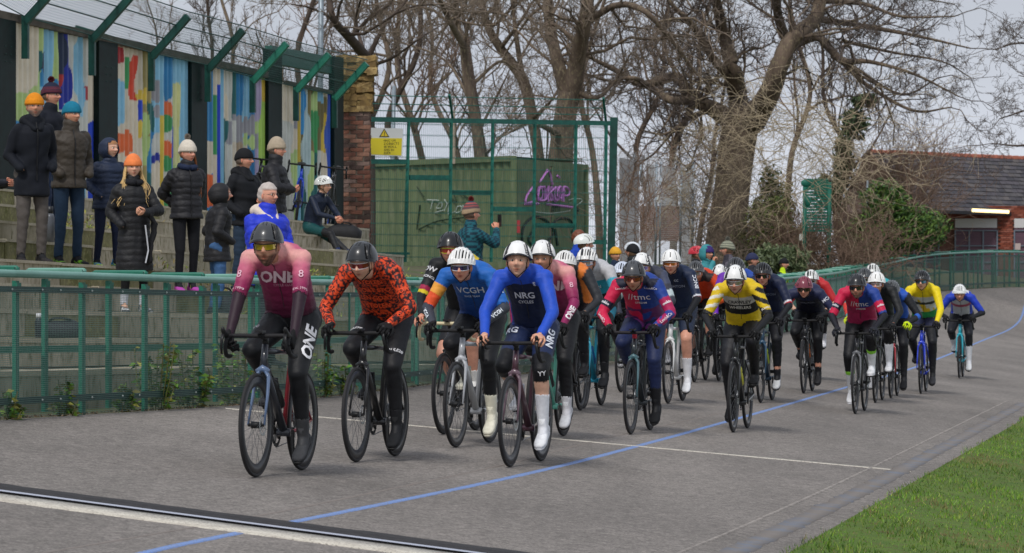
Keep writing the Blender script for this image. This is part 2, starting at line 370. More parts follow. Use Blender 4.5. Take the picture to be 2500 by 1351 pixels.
strip3('tape', A_ + up_ * 1.1 - nn_ * .012, A_ + up_ * 1.1 + up_ * 6.0 - nn_ * .012, [(0, .017), (.012, .022), (.02, .0235)], mat('grey_tape', '#a9aebc', .5), .1, tm)
bl_h = B_ - up_ * 1.2
strip3('tape', A_ + up_ * 5.2 + nn_ * .40, A_ + up_ * 5.2 + nn_ * .40 + up_ * 1.4, [(-.04, .02), (-.01, .0215), (.0, .0206)], MATS['grey_tape'], .1, tm)
# ------------------------------------------------------------------ barrier along the track
m_gn = mat('green_paint', '#1f6a57', .42, var=.25, scale=12, c2='#2a7864', bump=.05)
m_gl = mat('pale_green_rail', '#6fa294', .32, var=.2, scale=4, c2='#5d9080')
m_gd = mat('dark_green_paint', '#0f3f38', .45, var=.3, scale=6)
m_wm = mat('green_wire', '#6a8a80', .5)
BH = 1.07
bar = thing('barrier_fence', 'long green mesh barrier with tubular rail following the outer edge of the track', 'fence')
FR = resample(FL, .25); FT = np.gradient(FR, axis=0); FT /= np.linalg.norm(FT[:, :2], axis=1)[:, None]; FNl = np.stack([-FT[:, 1], FT[:, 0], 0 * FT[:, 0]], 1)
k_ = MB(); k_.tube(FR + (0, 0, BH), .03, 10); k_.o('top_rail', m_gl, bar, True)
def off(P, n, u, z=0): return P + n * u + V(0, 0, z)
for nm, u, z, w_, h_ in (('mesh_rail', .0, .955, .02, .045), ('mesh_rail', 0, .13, .02, .05)):
    q = MB(); P = off(FR, FNl, u, z)
    for i in range(len(P) - 1): q.bar(P[i], P[i + 1], w_, h_)
    q.o(nm, m_gd, bar)
FS = resample(FL, 1.22); ST = np.gradient(FS, axis=0); ST /= np.linalg.norm(ST[:, :2], axis=1)[:, None]; SN = np.stack([-ST[:, 1], ST[:, 0], 0 * ST[:, 0]], 1)
me_post = MB().box((0, 0, .5), (.065, .03, 1.04)).box((0, -.022, .97), (.075, .014, .07)).me('post')
_q = MB(); _q.box((0, 0, 0), (.1, .46, .028)); _q.cap_((-.0, -.22, .0), .026, (.0, .22, 0), .026, 8); me_cap = _q.me('cap')
me_bolt = MB().ball((0, 0, 0), .008, 6, 4).me('bolt')
for i, (p, t, n) in enumerate(zip(FS, ST, SN)):
    a = math.atan2(t[1], t[0])
    if p[1] < 17: continue
    ob('post', me_post, bar, m_gn, p + n * .06, (0, 0, a))
    ob('post', me_post, bar, m_gn, p + n * .42 + t * .1 + V(0, 0, .03), (0, 0, a))
    ob('cap_bar', me_cap, bar, m_gn if i % 3 else m_gl, p + n * .29 + t * .03 + V(0, 0, BH + .038), (0, 0, a + .06 * math.sin(i * 2.3)))
    if i + 1 < len(FS):
        MB().bar(p + n * .42 + t * .15 + V(0, 0, .5), FS[i + 1] + SN[i + 1] * .42 + V(0, 0, .5), .04, .055).o('mid_rail', m_gn, bar)
FM = resample(FL, 1.95)
for i in range(8, min(len(FM), 60)):
    p = FM[i] ; t = FM[min(i + 1, len(FM) - 1)] - FM[i - 1]; a = math.atan2(t[1], t[0])
    MB().box((0, -.016, .485), (.035, .012, .97)).o('mesh_strip', m_gn, bar).matrix_local = Matrix.Translation(p) @ Matrix.Rotation(a, 4, 'Z')
# wire mesh of the barrier: fine near, a little coarser far away
ln = []
Pn = FR[(FR[:, 1] > 18)]; Nn2 = FNl[(FR[:, 1] > 18)]
for z in np.arange(.012, .96, .0145):
    q = off(Pn, Nn2, -.012, z)
    for i in range(0, len(q) - 1, 12): 
        seg = q[i:i + 13]
        if len(seg) > 1: ln.append((seg, .0020))
PV = resample(FL, .03); PV = PV[(PV[:, 1] > 20) & (PV[:, 1] < 70)]
for p in PV: ln.append((np.array([p + (0, 0, .01), p + (0, 0, .96)]), .0012))
PV = resample(FL, .05); PV = PV[(PV[:, 1] >= 70)]
for p in PV: ln.append((np.array([p + (0, 0, .01), p + (0, 0, .96)]), .003))
vv, ff = tubes_np(ln, 3)
stuff(ob('wire_mesh', mesh('wire_mesh', vv, ff, False), bar, m_wm))
# bolts along the mesh rails
for i in range(20, 140, 2):
    p = FR[i] + FT[i] * .1 * math.sin(i)
    if p[1] < 22 or p[1] > 50: continue
    for z in (.955, .13): ob('bolt', me_bolt, bar, cm('#b9c4bf'), off(p, FNl[i], -.016, z))
# ------------------------------------------------------------------ terrace
UE = lambda i: .9 + .8 * i
ZE = lambda i: EYE - .75 + .23 * i
def sp(u, v, z=0): p = P0 + D * v + NL * u; return V(p[0], p[1], z)
def zlev(i, v, u=None): return ZE(i) - .02 * v + .045 * UE(i)
def v_at(x, u):            # where the sight line of photo column x meets the line u
    k = (x - 1250) / F; b = P0 + NL * u
    return (k * b[1] - b[0]) / (D[0] - k * D[1])
def on_step(x, i, du=.35):
    u = UE(i) + du; v = v_at(x, u); return sp(u, v, zlev(i, v))
m_con = mat('terrace_concrete', '#b8b09f', .95, scale=2.4, c2='#827b66', c3='#6e6b50', bump=.7, bscale=25, lo=.35, hi=.7, stretch=(1, 1, .45))
m_con2 = mat('terrace_concrete_pale', '#c2b9a6', .95, scale=3.5, c2='#958e7a', c3='#a09a84', bump=.6, bscale=25, lo=.3, hi=.8)
m_mos = mat('terrace_concrete_mossy', '#8a8468', .95, scale=3, c2='#5f6038', c3='#8d8a5e', bump=.8, bscale=30, lo=.35, hi=.65)
ter = thing('concrete_terrace', 'weathered stepped concrete terrace behind the barrier below the painted wall', 'terrace', (0, 0, 0))
stepcut = {i: v_at(985 if i < 7 else 900, UE(i)) for i in range(9)}
BLK = 2.45
for i in range(9):
    v0 = v_at(-140, UE(i)); vend = stepcut[i] if i > 3 else 24
    v = v0 + rng.uniform(0, 1.5) - BLK; 
    while v < vend:
        v2 = min(v + BLK * rng.uniform(.85, 1.15), vend + .01); z1, z2 = zlev(i, v), zlev(i, v2); dz = rng.uniform(-.008, .008)
        q = MB(); c = [sp(UE(i) + rng.uniform(-.008, .008), v + .006), sp(UE(i) + rng.uniform(-.008, .008), v2 - .006), sp(UE(i) + .88, v2 - .006), sp(UE(i) + .88, v + .006)]
        vvv = [];
        h = .245 if i else .5
        for (cc, zz) in zip(c, (z1, z2, z2, z1)): vvv.append((cc[0], cc[1], zz + dz))
        for (cc, zz) in zip(c, (z1, z2, z2, z1)): vvv.append((cc[0], cc[1], zz + dz - h))
        q.add(vvv, [(0, 1, 2, 3), (7, 6, 5, 4), (0, 4, 5, 1), (1, 5, 6, 2), (2, 6, 7, 3), (3, 7, 4, 0)])
        o = q.o('concrete_block', random.choice([m_con, m_con, m_con, m_con, m_mos]), ter)
        if 1:    # pale worn nosing on the front edge of each step
            n0, n1, n2, n3 = [sp(UE(i) + a, b) for a, b in ((-.012, v + .008), (-.012, v2 - .008), (.07, v2 - .008), (.07, v + .008))]
            q = MB(); t_ = .045 if i < 4 else .03
            q.add([(p[0], p[1], z + dz + .006) for p, z in zip((n0, n1, n2, n3), (z1, z2, z2, z1))] + [(p[0], p[1], z + dz + .006 - t_) for p, z in zip((n0, n1, n2, n3), (z1, z2, z2, z1))],
                  [(0, 1, 2, 3), (7, 6, 5, 4), (0, 4, 5, 1), (1, 5, 6, 2), (2, 6, 7, 3), (3, 7, 4, 0)])
            q.o('step_nosing', m_con2, ter)
        v = v2
# ------------------------------------------------------------------ painted wall
UW = UE(9) - .02
WALL0 = v_at(-160, UW); WALL1 = v_at(815, UW)
def wz(v, h): return zlev(8, v) + h        # height above the top step
m_mur = mat('mural_paint', attr=True, rough=.5, var=.1, scale=3, bump=.02)
wall = thing('painted_wall', 'tall corrugated metal wall painted with bright abstract stripes and blobs above the terrace', 'wall', (0, 0, 0))
def hsel(*h): return [hx(a) for a in h]
CR, LB, MB_, DB, CO, TA, WH, GR, YL, OG, LG, TL, GY, NV, SA, RD, PU = hsel('#ddd2bd', '#8cc4e0', '#2f86bd', '#1d2f9a', '#1f45c8', '#9c8a72', '#cfd0c8', '#3f9a5a', '#e0c24a', '#e2703c', '#b8d088', '#246a6a', '#9b9aa0', '#1a2b4a', '#a89a62', '#b02c30', '#b2a6c4')
PANELS = {  # between columns: list of (photo x, width in photo px, base colour, wobble, [(y from, y to, colour)...])
 0: [(20, 50, CR, 4, [(232, 300, LG), (300, 370, MB_)]), (70, 20, CR, 5, [(215, 250, LG), (250, 330, TL)]), (88, 12, LG, 4, [(130, 170, TL)]), (98, 12, LB, 3, [(70, 160, LB), (160, 215, MB_), (130, 175, NV)]), (108, 20, LB, 3, [(200, 260, LB)]),
     (125, 14, LG, 4, [(200, 240, MB_)]), (138, 12, NV, 4, [(185, 215, RD), (225, 290, DB)]), (150, 16, DB, 10, [(260, 420, WH)]), (165, 14, WH, 6, []), (180, 20, LB, 8, [(290, 420, WH)]), (200, 13, WH, 4, [(215, 240, RD)]), (213, 20, CR, 2, [(300, 600, CO)]), (233, 22, TA, 2, [(285, 600, CO)])],
 1: [(270, 29, CR, 2, [(120, 150, RD), (200, 300, LB), (330, 370, OG)]), (299, 14, CR, 4, [(145, 212, GR), (322, 375, OG)]), (312, 22, CR, 6, [(140, 240, hx('#d84a30'))]), (331, 14, CR, 5, [(225, 250, YL), (250, 300, CO), (300, 330, YL)]), (344, 16, SA, 4, [(220, 250, YL), (280, 330, LG), (330, 400, LG)]),
     (358, 10, TL, 3, [(140, 250, SA), (320, 420, MB_)]), (368, 20, LB, 3, [(200, 220, GY), (215, 245, GY), (262, 282, GY), (330, 378, WH), (380, 400, DB), (400, 500, CR)]), (388, 7, YL, 0, [(130, 280, LB)]), (394, 20, WH, 1, [(130, 240, MB_), (252, 290, OG), (285, 318, GR), (348, 385, OG), (385, 415, GR), (470, 520, GR)]), (414, 6, CO, 1, [(130, 300, MB_)]), (420, 14, LG, 1, [(130, 205, LB), (205, 400, hx('#d9da9a'))]), (434, 34, LB, 2, [])],
 2: [(490, 29, MB_, 1, [(350, 420, CR), (430, 500, OG)]), (518, 7, GR, 0, [(150, 230, CR), (380, 600, CR)]), (526, 6, CO, 0, [(170, 205, CR)]), (532, 12, LB, 0, []), (540, 8, CR, 0, [(290, 470, TL)]), (548, 14, WH, 6, [(180, 240, WH), (300, 350, GY)]), (562, 12, TL, 3, [(285, 330, GY), (300, 350, WH), (350, 600, CR)]), (574, 14, MB_, 1, [(285, 350, GY), (350, 600, TA * 1.2)]), (588, 16, LB, 2, [(290, 330, GY), (330, 360, LG), (360, 620, CR * .9)]),
     (604, 14, MB_ * .8, 2, [(285, 335, GY), (335, 360, LG)]), (618, 14, PU, 1, [(300, 330, LG), (330, 360, GY)]), (631, 20, LG * V(.9, 1.05, .5), 2, [(200, 243, YL)])],
 3: [(670, 40, CR * 1.1, 2, [(300, 600, WH)]), (710, 14, CR, 2, [(265, 310, GY), (370, 600, LG)]), (722, 7, YL * .8, 1, [(400, 600, LB)]), (729, 9, MB_ * 1.2, 1, [(330, 400, SA * .5), (400, 600, TL)]), (738, 14, WH * V(.8, 1, 1.1), 5, []), (752, 8, SA * .6, 5, [(370, 600, LG)]), (759, 14, GR * 1.1, 5, [(225, 275, LG), (275, 380, GR), (380, 500, TL)]), (772, 10, LB, 3, [(250, 370, SA * .5), (370, 600, WH)]), (782, 12, CR, 3, [(240, 300, SA * .6), (280, 370, YL)]), (793, 10, CO * V(3, 2, 1), 3, []), (803, 16, GR, 2, [(305, 600, MB_), (420, 600, CO)])]}
cols_px = [(-200, -60), (-3, 38), (240, 287), (466, 505), (654, 688), (815, 838)]
rngp = np.random.default_rng(3)
def mural_colour(panel, xp, yp):
    out = np.zeros((len(xp), 3)); S = PANELS[panel]
    jit = np.zeros_like(xp)
    for (x0, w_, base, wb, spans) in S:
        ph = x0 * .7; xe = x0 + wb * np.sin(yp / 38 + ph)
        m_ = xp >= xe; out[m_] = base
        for (ya, yb, c) in spans:
            rr = min(w_, 16) * .8 * np.sqrt(np.clip(np.sin((xp - x0) / w_ * math.pi), 0, 1)) - min(w_, 16) * .4 
            mm = m_ & (yp > ya - rr) & (yp < yb + rr); out[mm] = c
    return out
def wall_panel(x0, x1, pi_):
    va, vb = v_at(x0, UW), v_at(x1, UW); n = int((vb - va) / .011); m_ = 110
    vs_ = np.linspace(va, vb, n + 1); pitch = .17; ph = (vs_ / pitch) % 1
    prof = np.interp(ph, [0, .18, .5, .68, 1], [0, .04, .04, 0, 0])
    hs = np.linspace(-.35, 2.28, m_ + 1)
    VV = []; XP = []; YP = []
    for vv_, pr in zip(vs_, prof):
        p = sp(UW - pr, vv_)
        z = zlev(8, vv_) + hs
        VV.append(np.c_[np.full(m_ + 1, p[0]), np.full(m_ + 1, p[1]), z])
        p = sp(UW, vv_); s = F / p[1]; XP.append(np.full(m_ + 1, 1250 + p[0] * s)); YP.append(675 - (z - EYE) * s)
    VV = np.concatenate(VV); XP = np.concatenate(XP); YP = np.concatenate(YP)
    i, j = np.meshgrid(np.arange(n), np.arange(m_), indexing='ij'); a = (i * (m_ + 1) + j).ravel(); k = m_ + 1
    c = mural_colour(pi_, XP, YP) if pi_ is not None else np.tile(hx('#26306a'), (len(VV), 1))
    return ob('painted_panel', mesh('painted_panel', VV, np.stack([a, a + k, a + k + 1, a + 1], 1), False, c), wall, m_mur)
wall_panel(30, 246, 0); wall_panel(281, 472, 1); wall_panel(499, 660, 2); wall_panel(682, 820, 3); wall_panel(-60, -3, None)
m_beam = mat('weathered_beam', '#6d655c', .9, scale=5, c2='#4c463f', bump=.5)
va, vb = v_at(-160, UW), v_at(655, UW)
MB().bar(sp(UW - .03, va, wz(va, 2.33)), sp(UW - .03, vb, wz(vb, 2.33)), .16, .10).o('capping_beam', m_beam, wall)
va = v_at(690, UW); vb = v_at(820, UW)
MB().bar(sp(UW - .03, va, wz(va, 2.29)), sp(UW - .03, vb, wz(vb, 2.29)), .12, .05).o('capping_beam', m_beam, wall)
m_col = mat('column_paint', '#051c1b', .6, var=.35, scale=7, spec=.25)
for (a, b) in cols_px[1:]:
    va, vb = v_at(a, UW - .1), v_at(b, UW - .1); q = MB(); w_ = (vb - va) * .97; vm = (va + vb) / 2; rz = math.atan2(D[1], D[0])
    c = sp(UW - .05, vm); h = 2.3; top = 2.28
    if a == 654: top = 2.75
    if a == 815: top = 2.9
    zc = zlev(8, vm) + top / 2 - .1
    for uo, tt, ww in ((-.0, .02, w_), ): q.box((c[0] + NL[0] * (uo - .05), c[1] + NL[1] * (uo - .05), zc), (ww, tt, top + .2), rz)
    q.box((c[0], c[1], zc), (w_ * .92, .1, top + .2), rz)
    q.o('column', m_col, wall)
    for zz in (.35, .45, .55):
        for dv in (-.06, .06): ob('bolt', me_bolt, wall, m_gd, sp(UW - .12, vm + dv * 1.5, zlev(8, vm) + top - zz))
# frame above the wall near the brick pier
ta, tb = v_at(655, UW), v_at(828, UW)
MB().bar(sp(UW, ta, wz(ta, 2.68)), sp(UW, tb, wz(tb, 2.75)), .12, .28).o('header_beam', mat('pale_green_beam', '#2d5f55', .5), wall)
# cranked arms and the wire overhang
guard = thing('overhang_guard', 'row of green cranked arms carrying wire mesh over the top of the painted wall', 'anti climb guard')
ARM = [(-70, -20), (62, 50), (225, 95), (370, 137), (508, 167), (617, 196), (723, 219), (817, 239)]
tips = []
for x, y in ARM:
    u = UW - .2; v = v_at(x, u); p = sp(u, v); s = F / p[1]; z = EYE + (675 - y) / s
    base = V(p[0], p[1], z); tip = base + V(-NL[0] * .56, -NL[1] * .56, .56); tips.append((base, tip))
    q = MB(); q.bar(base - V(0, 0, .02), tip, .085, .1); q.o('arm', m_gn if x > 600 else m_gd, guard)
    MB().bar(base + V(0, 0, .06), base - V(0, 0, .50), .09, .06, up=(D[0], D[1], 0)).o('drop_plate', m_gd, guard)
ln = []
for i in range(len(tips) - 1):
    (b0, t0), (b1, t1) = tips[i], tips[i + 1]
    for k in (0, .36, .68, 1.02): ln.append((np.array([b0 + (t0 - b0) * k + V(0, 0, .05), b1 + (t1 - b1) * k + V(0, 0, .05)]), .009))
    n = int(np.linalg.norm(b1 - b0) / .05)
    for j in range(n):
        a_ = b0 + (b1 - b0) * j / n; c_ = t0 + (t1 - t0) * j / n; ln.append((np.array([a_, c_]) + V(0, 0, .045), .0022))
    for k in np.arange(0, 1, .05): ln.append((np.array([b0 + (t0 - b0) * k, b1 + (t1 - b1) * k]) + V(0, 0, .045), .0022))
vv, ff = tubes_np(ln, 4); stuff(ob('wire_mesh', mesh('wire_mesh', vv, ff, False), guard, m_gd))
# ------------------------------------------------------------------ brick pier (every brick an object)
def brick_me(l, d, h, seed):
    g = np.random.default_rng(seed); q = MB(); q.box((0, 0, 0), (l, d, h)); v, f = q.arr(); v = v + g.normal(size=v.shape) * .004; return mesh('brick', v, f, False)
bricks = [brick_me(.212, .103, .064, i) for i in range(5)]
m_br = [mat('brick_' + str(i), c, .9, var=.3, scale=9, bump=.5, bscale=60) for i, c in enumerate(('#6a463b', '#7a5142', '#5c4137', '#4a3b36', '#866252', '#76625a'))]
m_st = [mat('yellow_stone_' + str(i), c, .95, scale=6, c2='#6b5638', bump=.8, bscale=20) for i, c in enumerate(('#a58a56', '#8d7446', '#b29a68'))]
pier = thing('brick_pier', 'ruined brick pier with a crumbling yellow stone top at the end of the painted wall', 'pier', at(872, 600, 143.5))
pw, pd = .46, .46
MB().box((0, 0, 1.1), (pw - .03, pd - .03, 2.6)).o('mortar_core', mat('mortar', '#6f675c', .95, var=.2), pier)
c = 0; z = -.2
bk_h = brick_me(.1, .103, .064, 9)
while z < 2.3:
    lay = [(-.117, 0), (.117, 0)] if c % 2 else [(-.175, 1), (0, 0), (.175, 1)]
    for side in range(4):
        for xo, sh_ in lay:
            if side % 2 and abs(xo) > .16: continue
            lo = {0: (xo, -pd / 2 + .05, z), 1: (pw / 2 - .05, xo * .55, z), 2: (xo, pd / 2 - .05, z), 3: (-pw / 2 + .05, xo * .55, z)}[side]
            ob('brick', bk_h if sh_ or side % 2 else random.choice(bricks), pier, random.choice(m_br), V(*lo) + rng.normal(size=3) * .003, (0, 0, (side % 2) * math.pi / 2))
    z += .076; c += 1
for k in range(9):   # stone courses of the top
    zz = 2.32 + k * .105; hw = .27 + (.06 if k > 5 else 0) + rng.uniform(-.02, .02)
    for side in range(4):
        for j in range(2):
            q = MB(); q.box((0, 0, 0), (hw * 1.02, .16, .1)); v, f = q.arr(); v += rng.normal(size=v.shape) * .014
            s_ = hw / 2 * (1 if j else -1); lo = {0: (s_, -hw + .08, zz), 1: (hw - .08, s_, zz), 2: (s_, hw - .08, zz), 3: (-hw + .08, s_, zz)}[side]
            ob('stone', mesh('stone', v, f, False), pier, random.choice(m_st), lo, (0, 0, (side % 2) * math.pi / 2))
MB().box((0, 0, 2.74), (.4, .4, .93)).o('stone_core', m_st[1], pier)
# ------------------------------------------------------------------ tall mesh gate beside the pier
gate = thing('mesh_gate', 'tall green steel mesh gate with stepped cross bars between brick pier and dark post', 'gate', (0, 0, 0))
def gx(x): return 140 - (x - 885) / 610 * 9        # scale along the gate
def gpnt(x, y, dy=0): p = at(x, y, gx(x)); p[1] -= dy; return p
ytop = lambda x: 290 + (x - 885) / 610 * 12
m_gg = mat('gate_green', '#10594e', .4, var=.3, scale=9, c2='#1c7a68', lo=.45, hi=.8)
for x in (889, 998, 1102, 1203, 1306, 1406, 1480):
    dx = -9 if x < 1000 else -4
    MB().bar(gpnt(x, ytop(x)), gpnt(x + dx, 640), .088 if x > 889 else .11, .06, up=(1, 0, 0)).o('gate_post', m_gg, gate)
MB().bar(gpnt(885, 291), gpnt(1490, 301), .07, .085).o('top_rail', m_gg, gate)
for a, b, y in ((889, 998, 394), (998, 1102, 433), (1102, 1203, 470), (1203, 1306, 510), (1306, 1406, 550), (1406, 1480, 590), (889, 998, 618)):
    MB().bar(gpnt(a, y), gpnt(b, y + 1), .05, .085 if y < 600 else .04).o('cross_bar', m_gg, gate)
ln = []
for x in np.arange(840, 1485, 5): ln.append((np.array([gpnt(x, ytop(x) if x > 885 else 290, .04), gpnt(x - 4, 640, .04)]), .0022))
for y in np.arange(300, 640, 27):
    for d_ in (0, 2.2): ln.append((np.array([gpnt(838, y + d_, .05), gpnt(1485, y + 9 + d_, .05)]), .0034))
ext = lambda x, k: gpnt(x, ytop(x) - 5 - 50 * k, .35 * k)
for k in (.3, .62, 1): ln.append((np.array([ext(845, k), ext(1478, k)]), .008))
for x in np.arange(845, 1480, 7): ln.append((np.array([ext(x, 0), ext(x, 1)]), .0014))
vv, ff = tubes_np(ln, 4); stuff(ob('wire_mesh', mesh('wire_mesh', vv, ff, False), gate, m_gg))
for x in (1106, 1480): MB().bar(ext(x, -.1), ext(x - 8, 1.1), .04, .04).o('strut', m_gg, gate)
q = MB(); q.bar(gpnt(1499, 287), gpnt(1491, 660), .2, .14, up=(1, 0, 0)); tag(q.o('steel_post', m_gd), 'thick dark green steel post at the right end of the mesh gate', 'post')
q = MB(); q.bar(gpnt(848, 240), gpnt(838, 600), .12, .12, up=(1, 0, 0)); q.o('gate_post', m_gd, gate)
# warning sign
sg = thing('warning_sign', 'white and yellow warning sign about throwing objects fixed to the mesh gate', 'sign', (0, 0, 0))
a, b, c_, d_ = gpnt(894, 312, .07), gpnt(984, 314, .07), gpnt(982, 382, .07), gpnt(893, 379, .07)
def quadslab(name, pts, th, m, parent): 
    pts = np.array(pts); q = MB(); q.add(np.r_[pts, pts + V(0, th, 0)], [(0, 3, 2, 1), (4, 5, 6, 7), (0, 1, 5, 4), (1, 2, 6, 5), (2, 3, 7, 6), (3, 0, 4, 7)]); return q.o(name, m, parent)
quadslab('plate', [a, b, c_, d_], .006, cm('#d9dad6'), sg)
quadslab('yellow_field', [gpnt(896, 337, .074), gpnt(982, 338, .074), gpnt(980, 380, .074), gpnt(895, 377, .074)], .003, cm('#e3cf28'), sg)
tri = [gpnt(926, 335, .076), gpnt(951, 335, .076), gpnt(938.5, 314, .076)]
MB().add(tri, [(0, 1, 2)]).o('warning_triangle', cm('#1c1b14'), sg)
MB().add([gpnt(929.5, 333, .0775), gpnt(947.5, 333, .0775), gpnt(938.5, 317.5, .0775)], [(0, 1, 2)]).o('warning_triangle', cm('#e3c528'), sg)
mk_ = cm('#2a2718')
flat_text('!', gpnt(938.5, 327, .079), (1, 0, 0), (0, 0, 1), .1, mk_, sg, bold=.04)
for i, t in enumerate(('THROWING OR', 'DROPPING OBJECTS', 'OVER THE WALL', 'PUTS LIVES IN', 'DANGER')):
    flat_text(t, gpnt(938, 344 + i * 7.6, .079), (1, 0, .01), (0, 0, 1), .058, mk_, sg, bold=.01)
# ------------------------------------------------------------------ shipping container
cs = 100; Lc = at(905, 650, 99); Cc = at(1254, 652, 104); Rc = at(1431, 650, 99.5)
cont = thing('shipping_container', 'green shipping container with graffiti behind the mesh gate', 'container', (0, 0, 0))
m_ct = mat('container_green', '#64714f', .6, scale=1.2, c2='#4c5b40', c3='#6e765a', bump=.1, lo=.35, hi=.7, stretch=(1, 1, .25))
H_ = 2.62; d1 = Lc - Cc; L1 = np.linalg.norm(d1); d1 /= L1; d2 = Rc - Cc; L2 = np.linalg.norm(d2); d2 /= L2; d1[2] = d2[2] = 0
def cpt(a, b, z): return Cc + d1 * a + d2 * b + V(0, 0, z)
n1 = np.cross(d1, (0, 0, 1)); n1 = n1 if n1[1] < 0 else -n1
vs_ = []; nseg = int(L1 / .035)
for i in range(nseg + 1):
    a_ = L1 * i / nseg; pr = np.interp((a_ / .29) % 1, [0, .25, .5, .75, 1], [0, 0, .045, .045, 0])
    for z in (.1, 2.5): vs_.append(cpt(a_, 0, z) - n1 * (.01 + pr))
f_ = [(2 * i, 2 * i + 2, 2 * i + 3, 2 * i + 1) for i in range(nseg)]
MB().add(vs_, f_).o('corrugated_side', m_ct, cont)
MB().bar(cpt(-.02, 0, 2.55), cpt(L1, 0, 2.55), .1, .13).o('side_rail', m_ct, cont); MB().bar(cpt(-.02, 0, .06), cpt(L1, 0, .06), .1, .16).o('side_rail', m_ct, cont)
MB().bar(cpt(0, 0, 0), cpt(0, 0, H_ - .01), .14, .14, up=(1, 0, 0)).o('corner_post', m_ct, cont)
MB().bar(cpt(0, L2, 0), cpt(0, L2, H_ - .1), .12, .12, up=(1, 0, 0)).o('corner_post', m_ct, cont)
for k in (0, 1):
    a_, b_ = .1 + k * L2 * .48, .1 + k * L2 * .48 + L2 * .44
    MB().bar(cpt(-.03, a_, 1.27), cpt(-.03, b_, 1.27), .04, 2.4).o('door', m_ct, cont)
MB().bar(cpt(-.06, L2 * .5, .1), cpt(-.06, L2 * .5, 2.4), .035, .035, up=(1, 0, 0)).o('lock_bar', m_ct, cont)
MB().bar(cpt(0, 0, 2.5), cpt(0, L2, 2.46), .1, .12).o('door_header', m_ct, cont)
q = MB(); q.add([cpt(0, 0, H_ - .02), cpt(L1, 0, H_ - .02), cpt(L1, L2, H_ - .02), cpt(0, L2, H_ - .02)], [(0, 1, 2, 3)]); q.o('roof', mat('container_roof', '#8b8f86', .6, var=.2), cont)
MB().bar(cpt(-.03, .02, .1), cpt(-.03, .02, 2.2), .12, .02, up=(1, 0, 0)).o('grey_strip', cm('#8f8a86', .8), cont)
MB().box(cpt(-.1, .05, .95), (.13, .02, .3)).o('red_notice', cm('#a83038'), cont)
gm1, gm2, gm3 = cm('#a9b4ae', .8), cm('#b075ba', .8), cm('#1a1c1d', .8)
def strokes(name, pts2, r, m, org, ax):
    q = MB()
    for st in pts2:
        P = catmull([org + ax * x + V(0, 0, z) for x, z in st], 6); q.tube(P, r, 4, flat=(1, 1))
    return q.o(name, m, cont)
o1 = cpt(0, 0, 0) + n1 * .02; axs = -d1
so = lambda x, y: ((x - 1254) / 102 / abs(d1[0]) * (1), (675 - y) / 101 + EYE - Cc[2])
st = [[(1042, 488), (1072, 490)], [(1057, 489), (1052, 510)], [(1073, 497), (1066, 508), (1078, 508), (1080, 496), (1073, 497)], [(1086, 488), (1094, 498), (1104, 486)], [(1094, 498), (1086, 516)],
      [(1098, 498), (1096, 524), (1112, 518)], [(1118, 506), (1114, 520), (1126, 518), (1128, 506), (1118, 506)], [(1132, 502), (1136, 520), (1146, 500)], [(1158, 500), (1150, 510), (1160, 518)], [(1062, 520), (1084, 514)]]
strokes('graffiti', [[so(*p) for p in s] for s in st], .014, gm1, o1, axs)
st = [[(1016, 455), (1034, 480)], [(1020, 560), (1070, 540), (1140, 532)], [(1024, 500), (1016, 560)], [(1100, 480), (1115, 495), (1108, 470)], [(1120, 470), (1150, 490)]]
strokes('graffiti', [[so(*p) for p in s] for s in st], .018, cm('#28331f', .8), o1, axs)
o2 = cpt(-.075, 0, 0); sd = lambda x, y: ((x - 1254) / 102 / d2[0], (675 - y) / 101 + EYE - Cc[2])
st = [[(1312, 448), (1334, 420), (1344, 452)], [(1334, 420), (1330, 418)], [(1356, 430), (1362, 434)],
      [(1300, 455), (1282, 480), (1278, 500), (1300, 492), (1296, 470)], [(1312, 460), (1308, 490), (1328, 488), (1326, 462), (1312, 460)], [(1334, 456), (1332, 494)], [(1334, 476), (1352, 458)], [(1336, 474), (1352, 494)],
      [(1356, 480), (1358, 462), (1366, 458), (1366, 484), (1356, 480)], [(1372, 492), (1372, 458), (1386, 462), (1384, 476), (1373, 478)], [(1276, 502), (1310, 500)], [(1330, 500), (1400, 506)]]
strokes('graffiti', [[sd(*p) for p in s] for s in st], .03, gm2, o2, d2)
flat_text('OKSOP', cpt(-.085, 0, 0) + d2 * sd(1340, 476)[0] + V(0, 0, sd(1340, 476)[1]), d2, (0, 0, 1), .5, gm2, cont, name='graffiti', bold=.02)
flat_text('SHI', cpt(-.09, 0, 0) + d2 * sd(1352, 507)[0] + V(0, 0, sd(1352, 507)[1]), d2, (0, 0, 1), .34, gm3, cont, name='graffiti', bold=.01)
flat_text('P', cpt(-.09, 0, 0) + d2 * sd(1408, 515)[0] + V(0, 0, sd(1408, 515)[1]), d2, (0, 0, 1), .3, gm3, cont, name='graffiti', bold=.02)
st = [[(1270, 610), (1272, 560), (1300, 532), (1335, 545), (1345, 575), (1310, 600), (1285, 590), (1300, 560)], [(1335, 555), (1362, 534), (1392, 540), (1395, 580)], [(1350, 560), (1357, 600)]]
strokes('graffiti', [[sd(*p) for p in s] for s in st], .035, gm3, o2 + V(0, -.01, 0), d2)
st = [[(1385, 488), (1400, 484), (1420, 486), (1405, 500), (1388, 494)], [(1300, 520), (1340, 522), (1390, 514)]]
strokes('graffiti', [[sd(*p) for p in s] for s in st], .01, gm1, o2, d2)
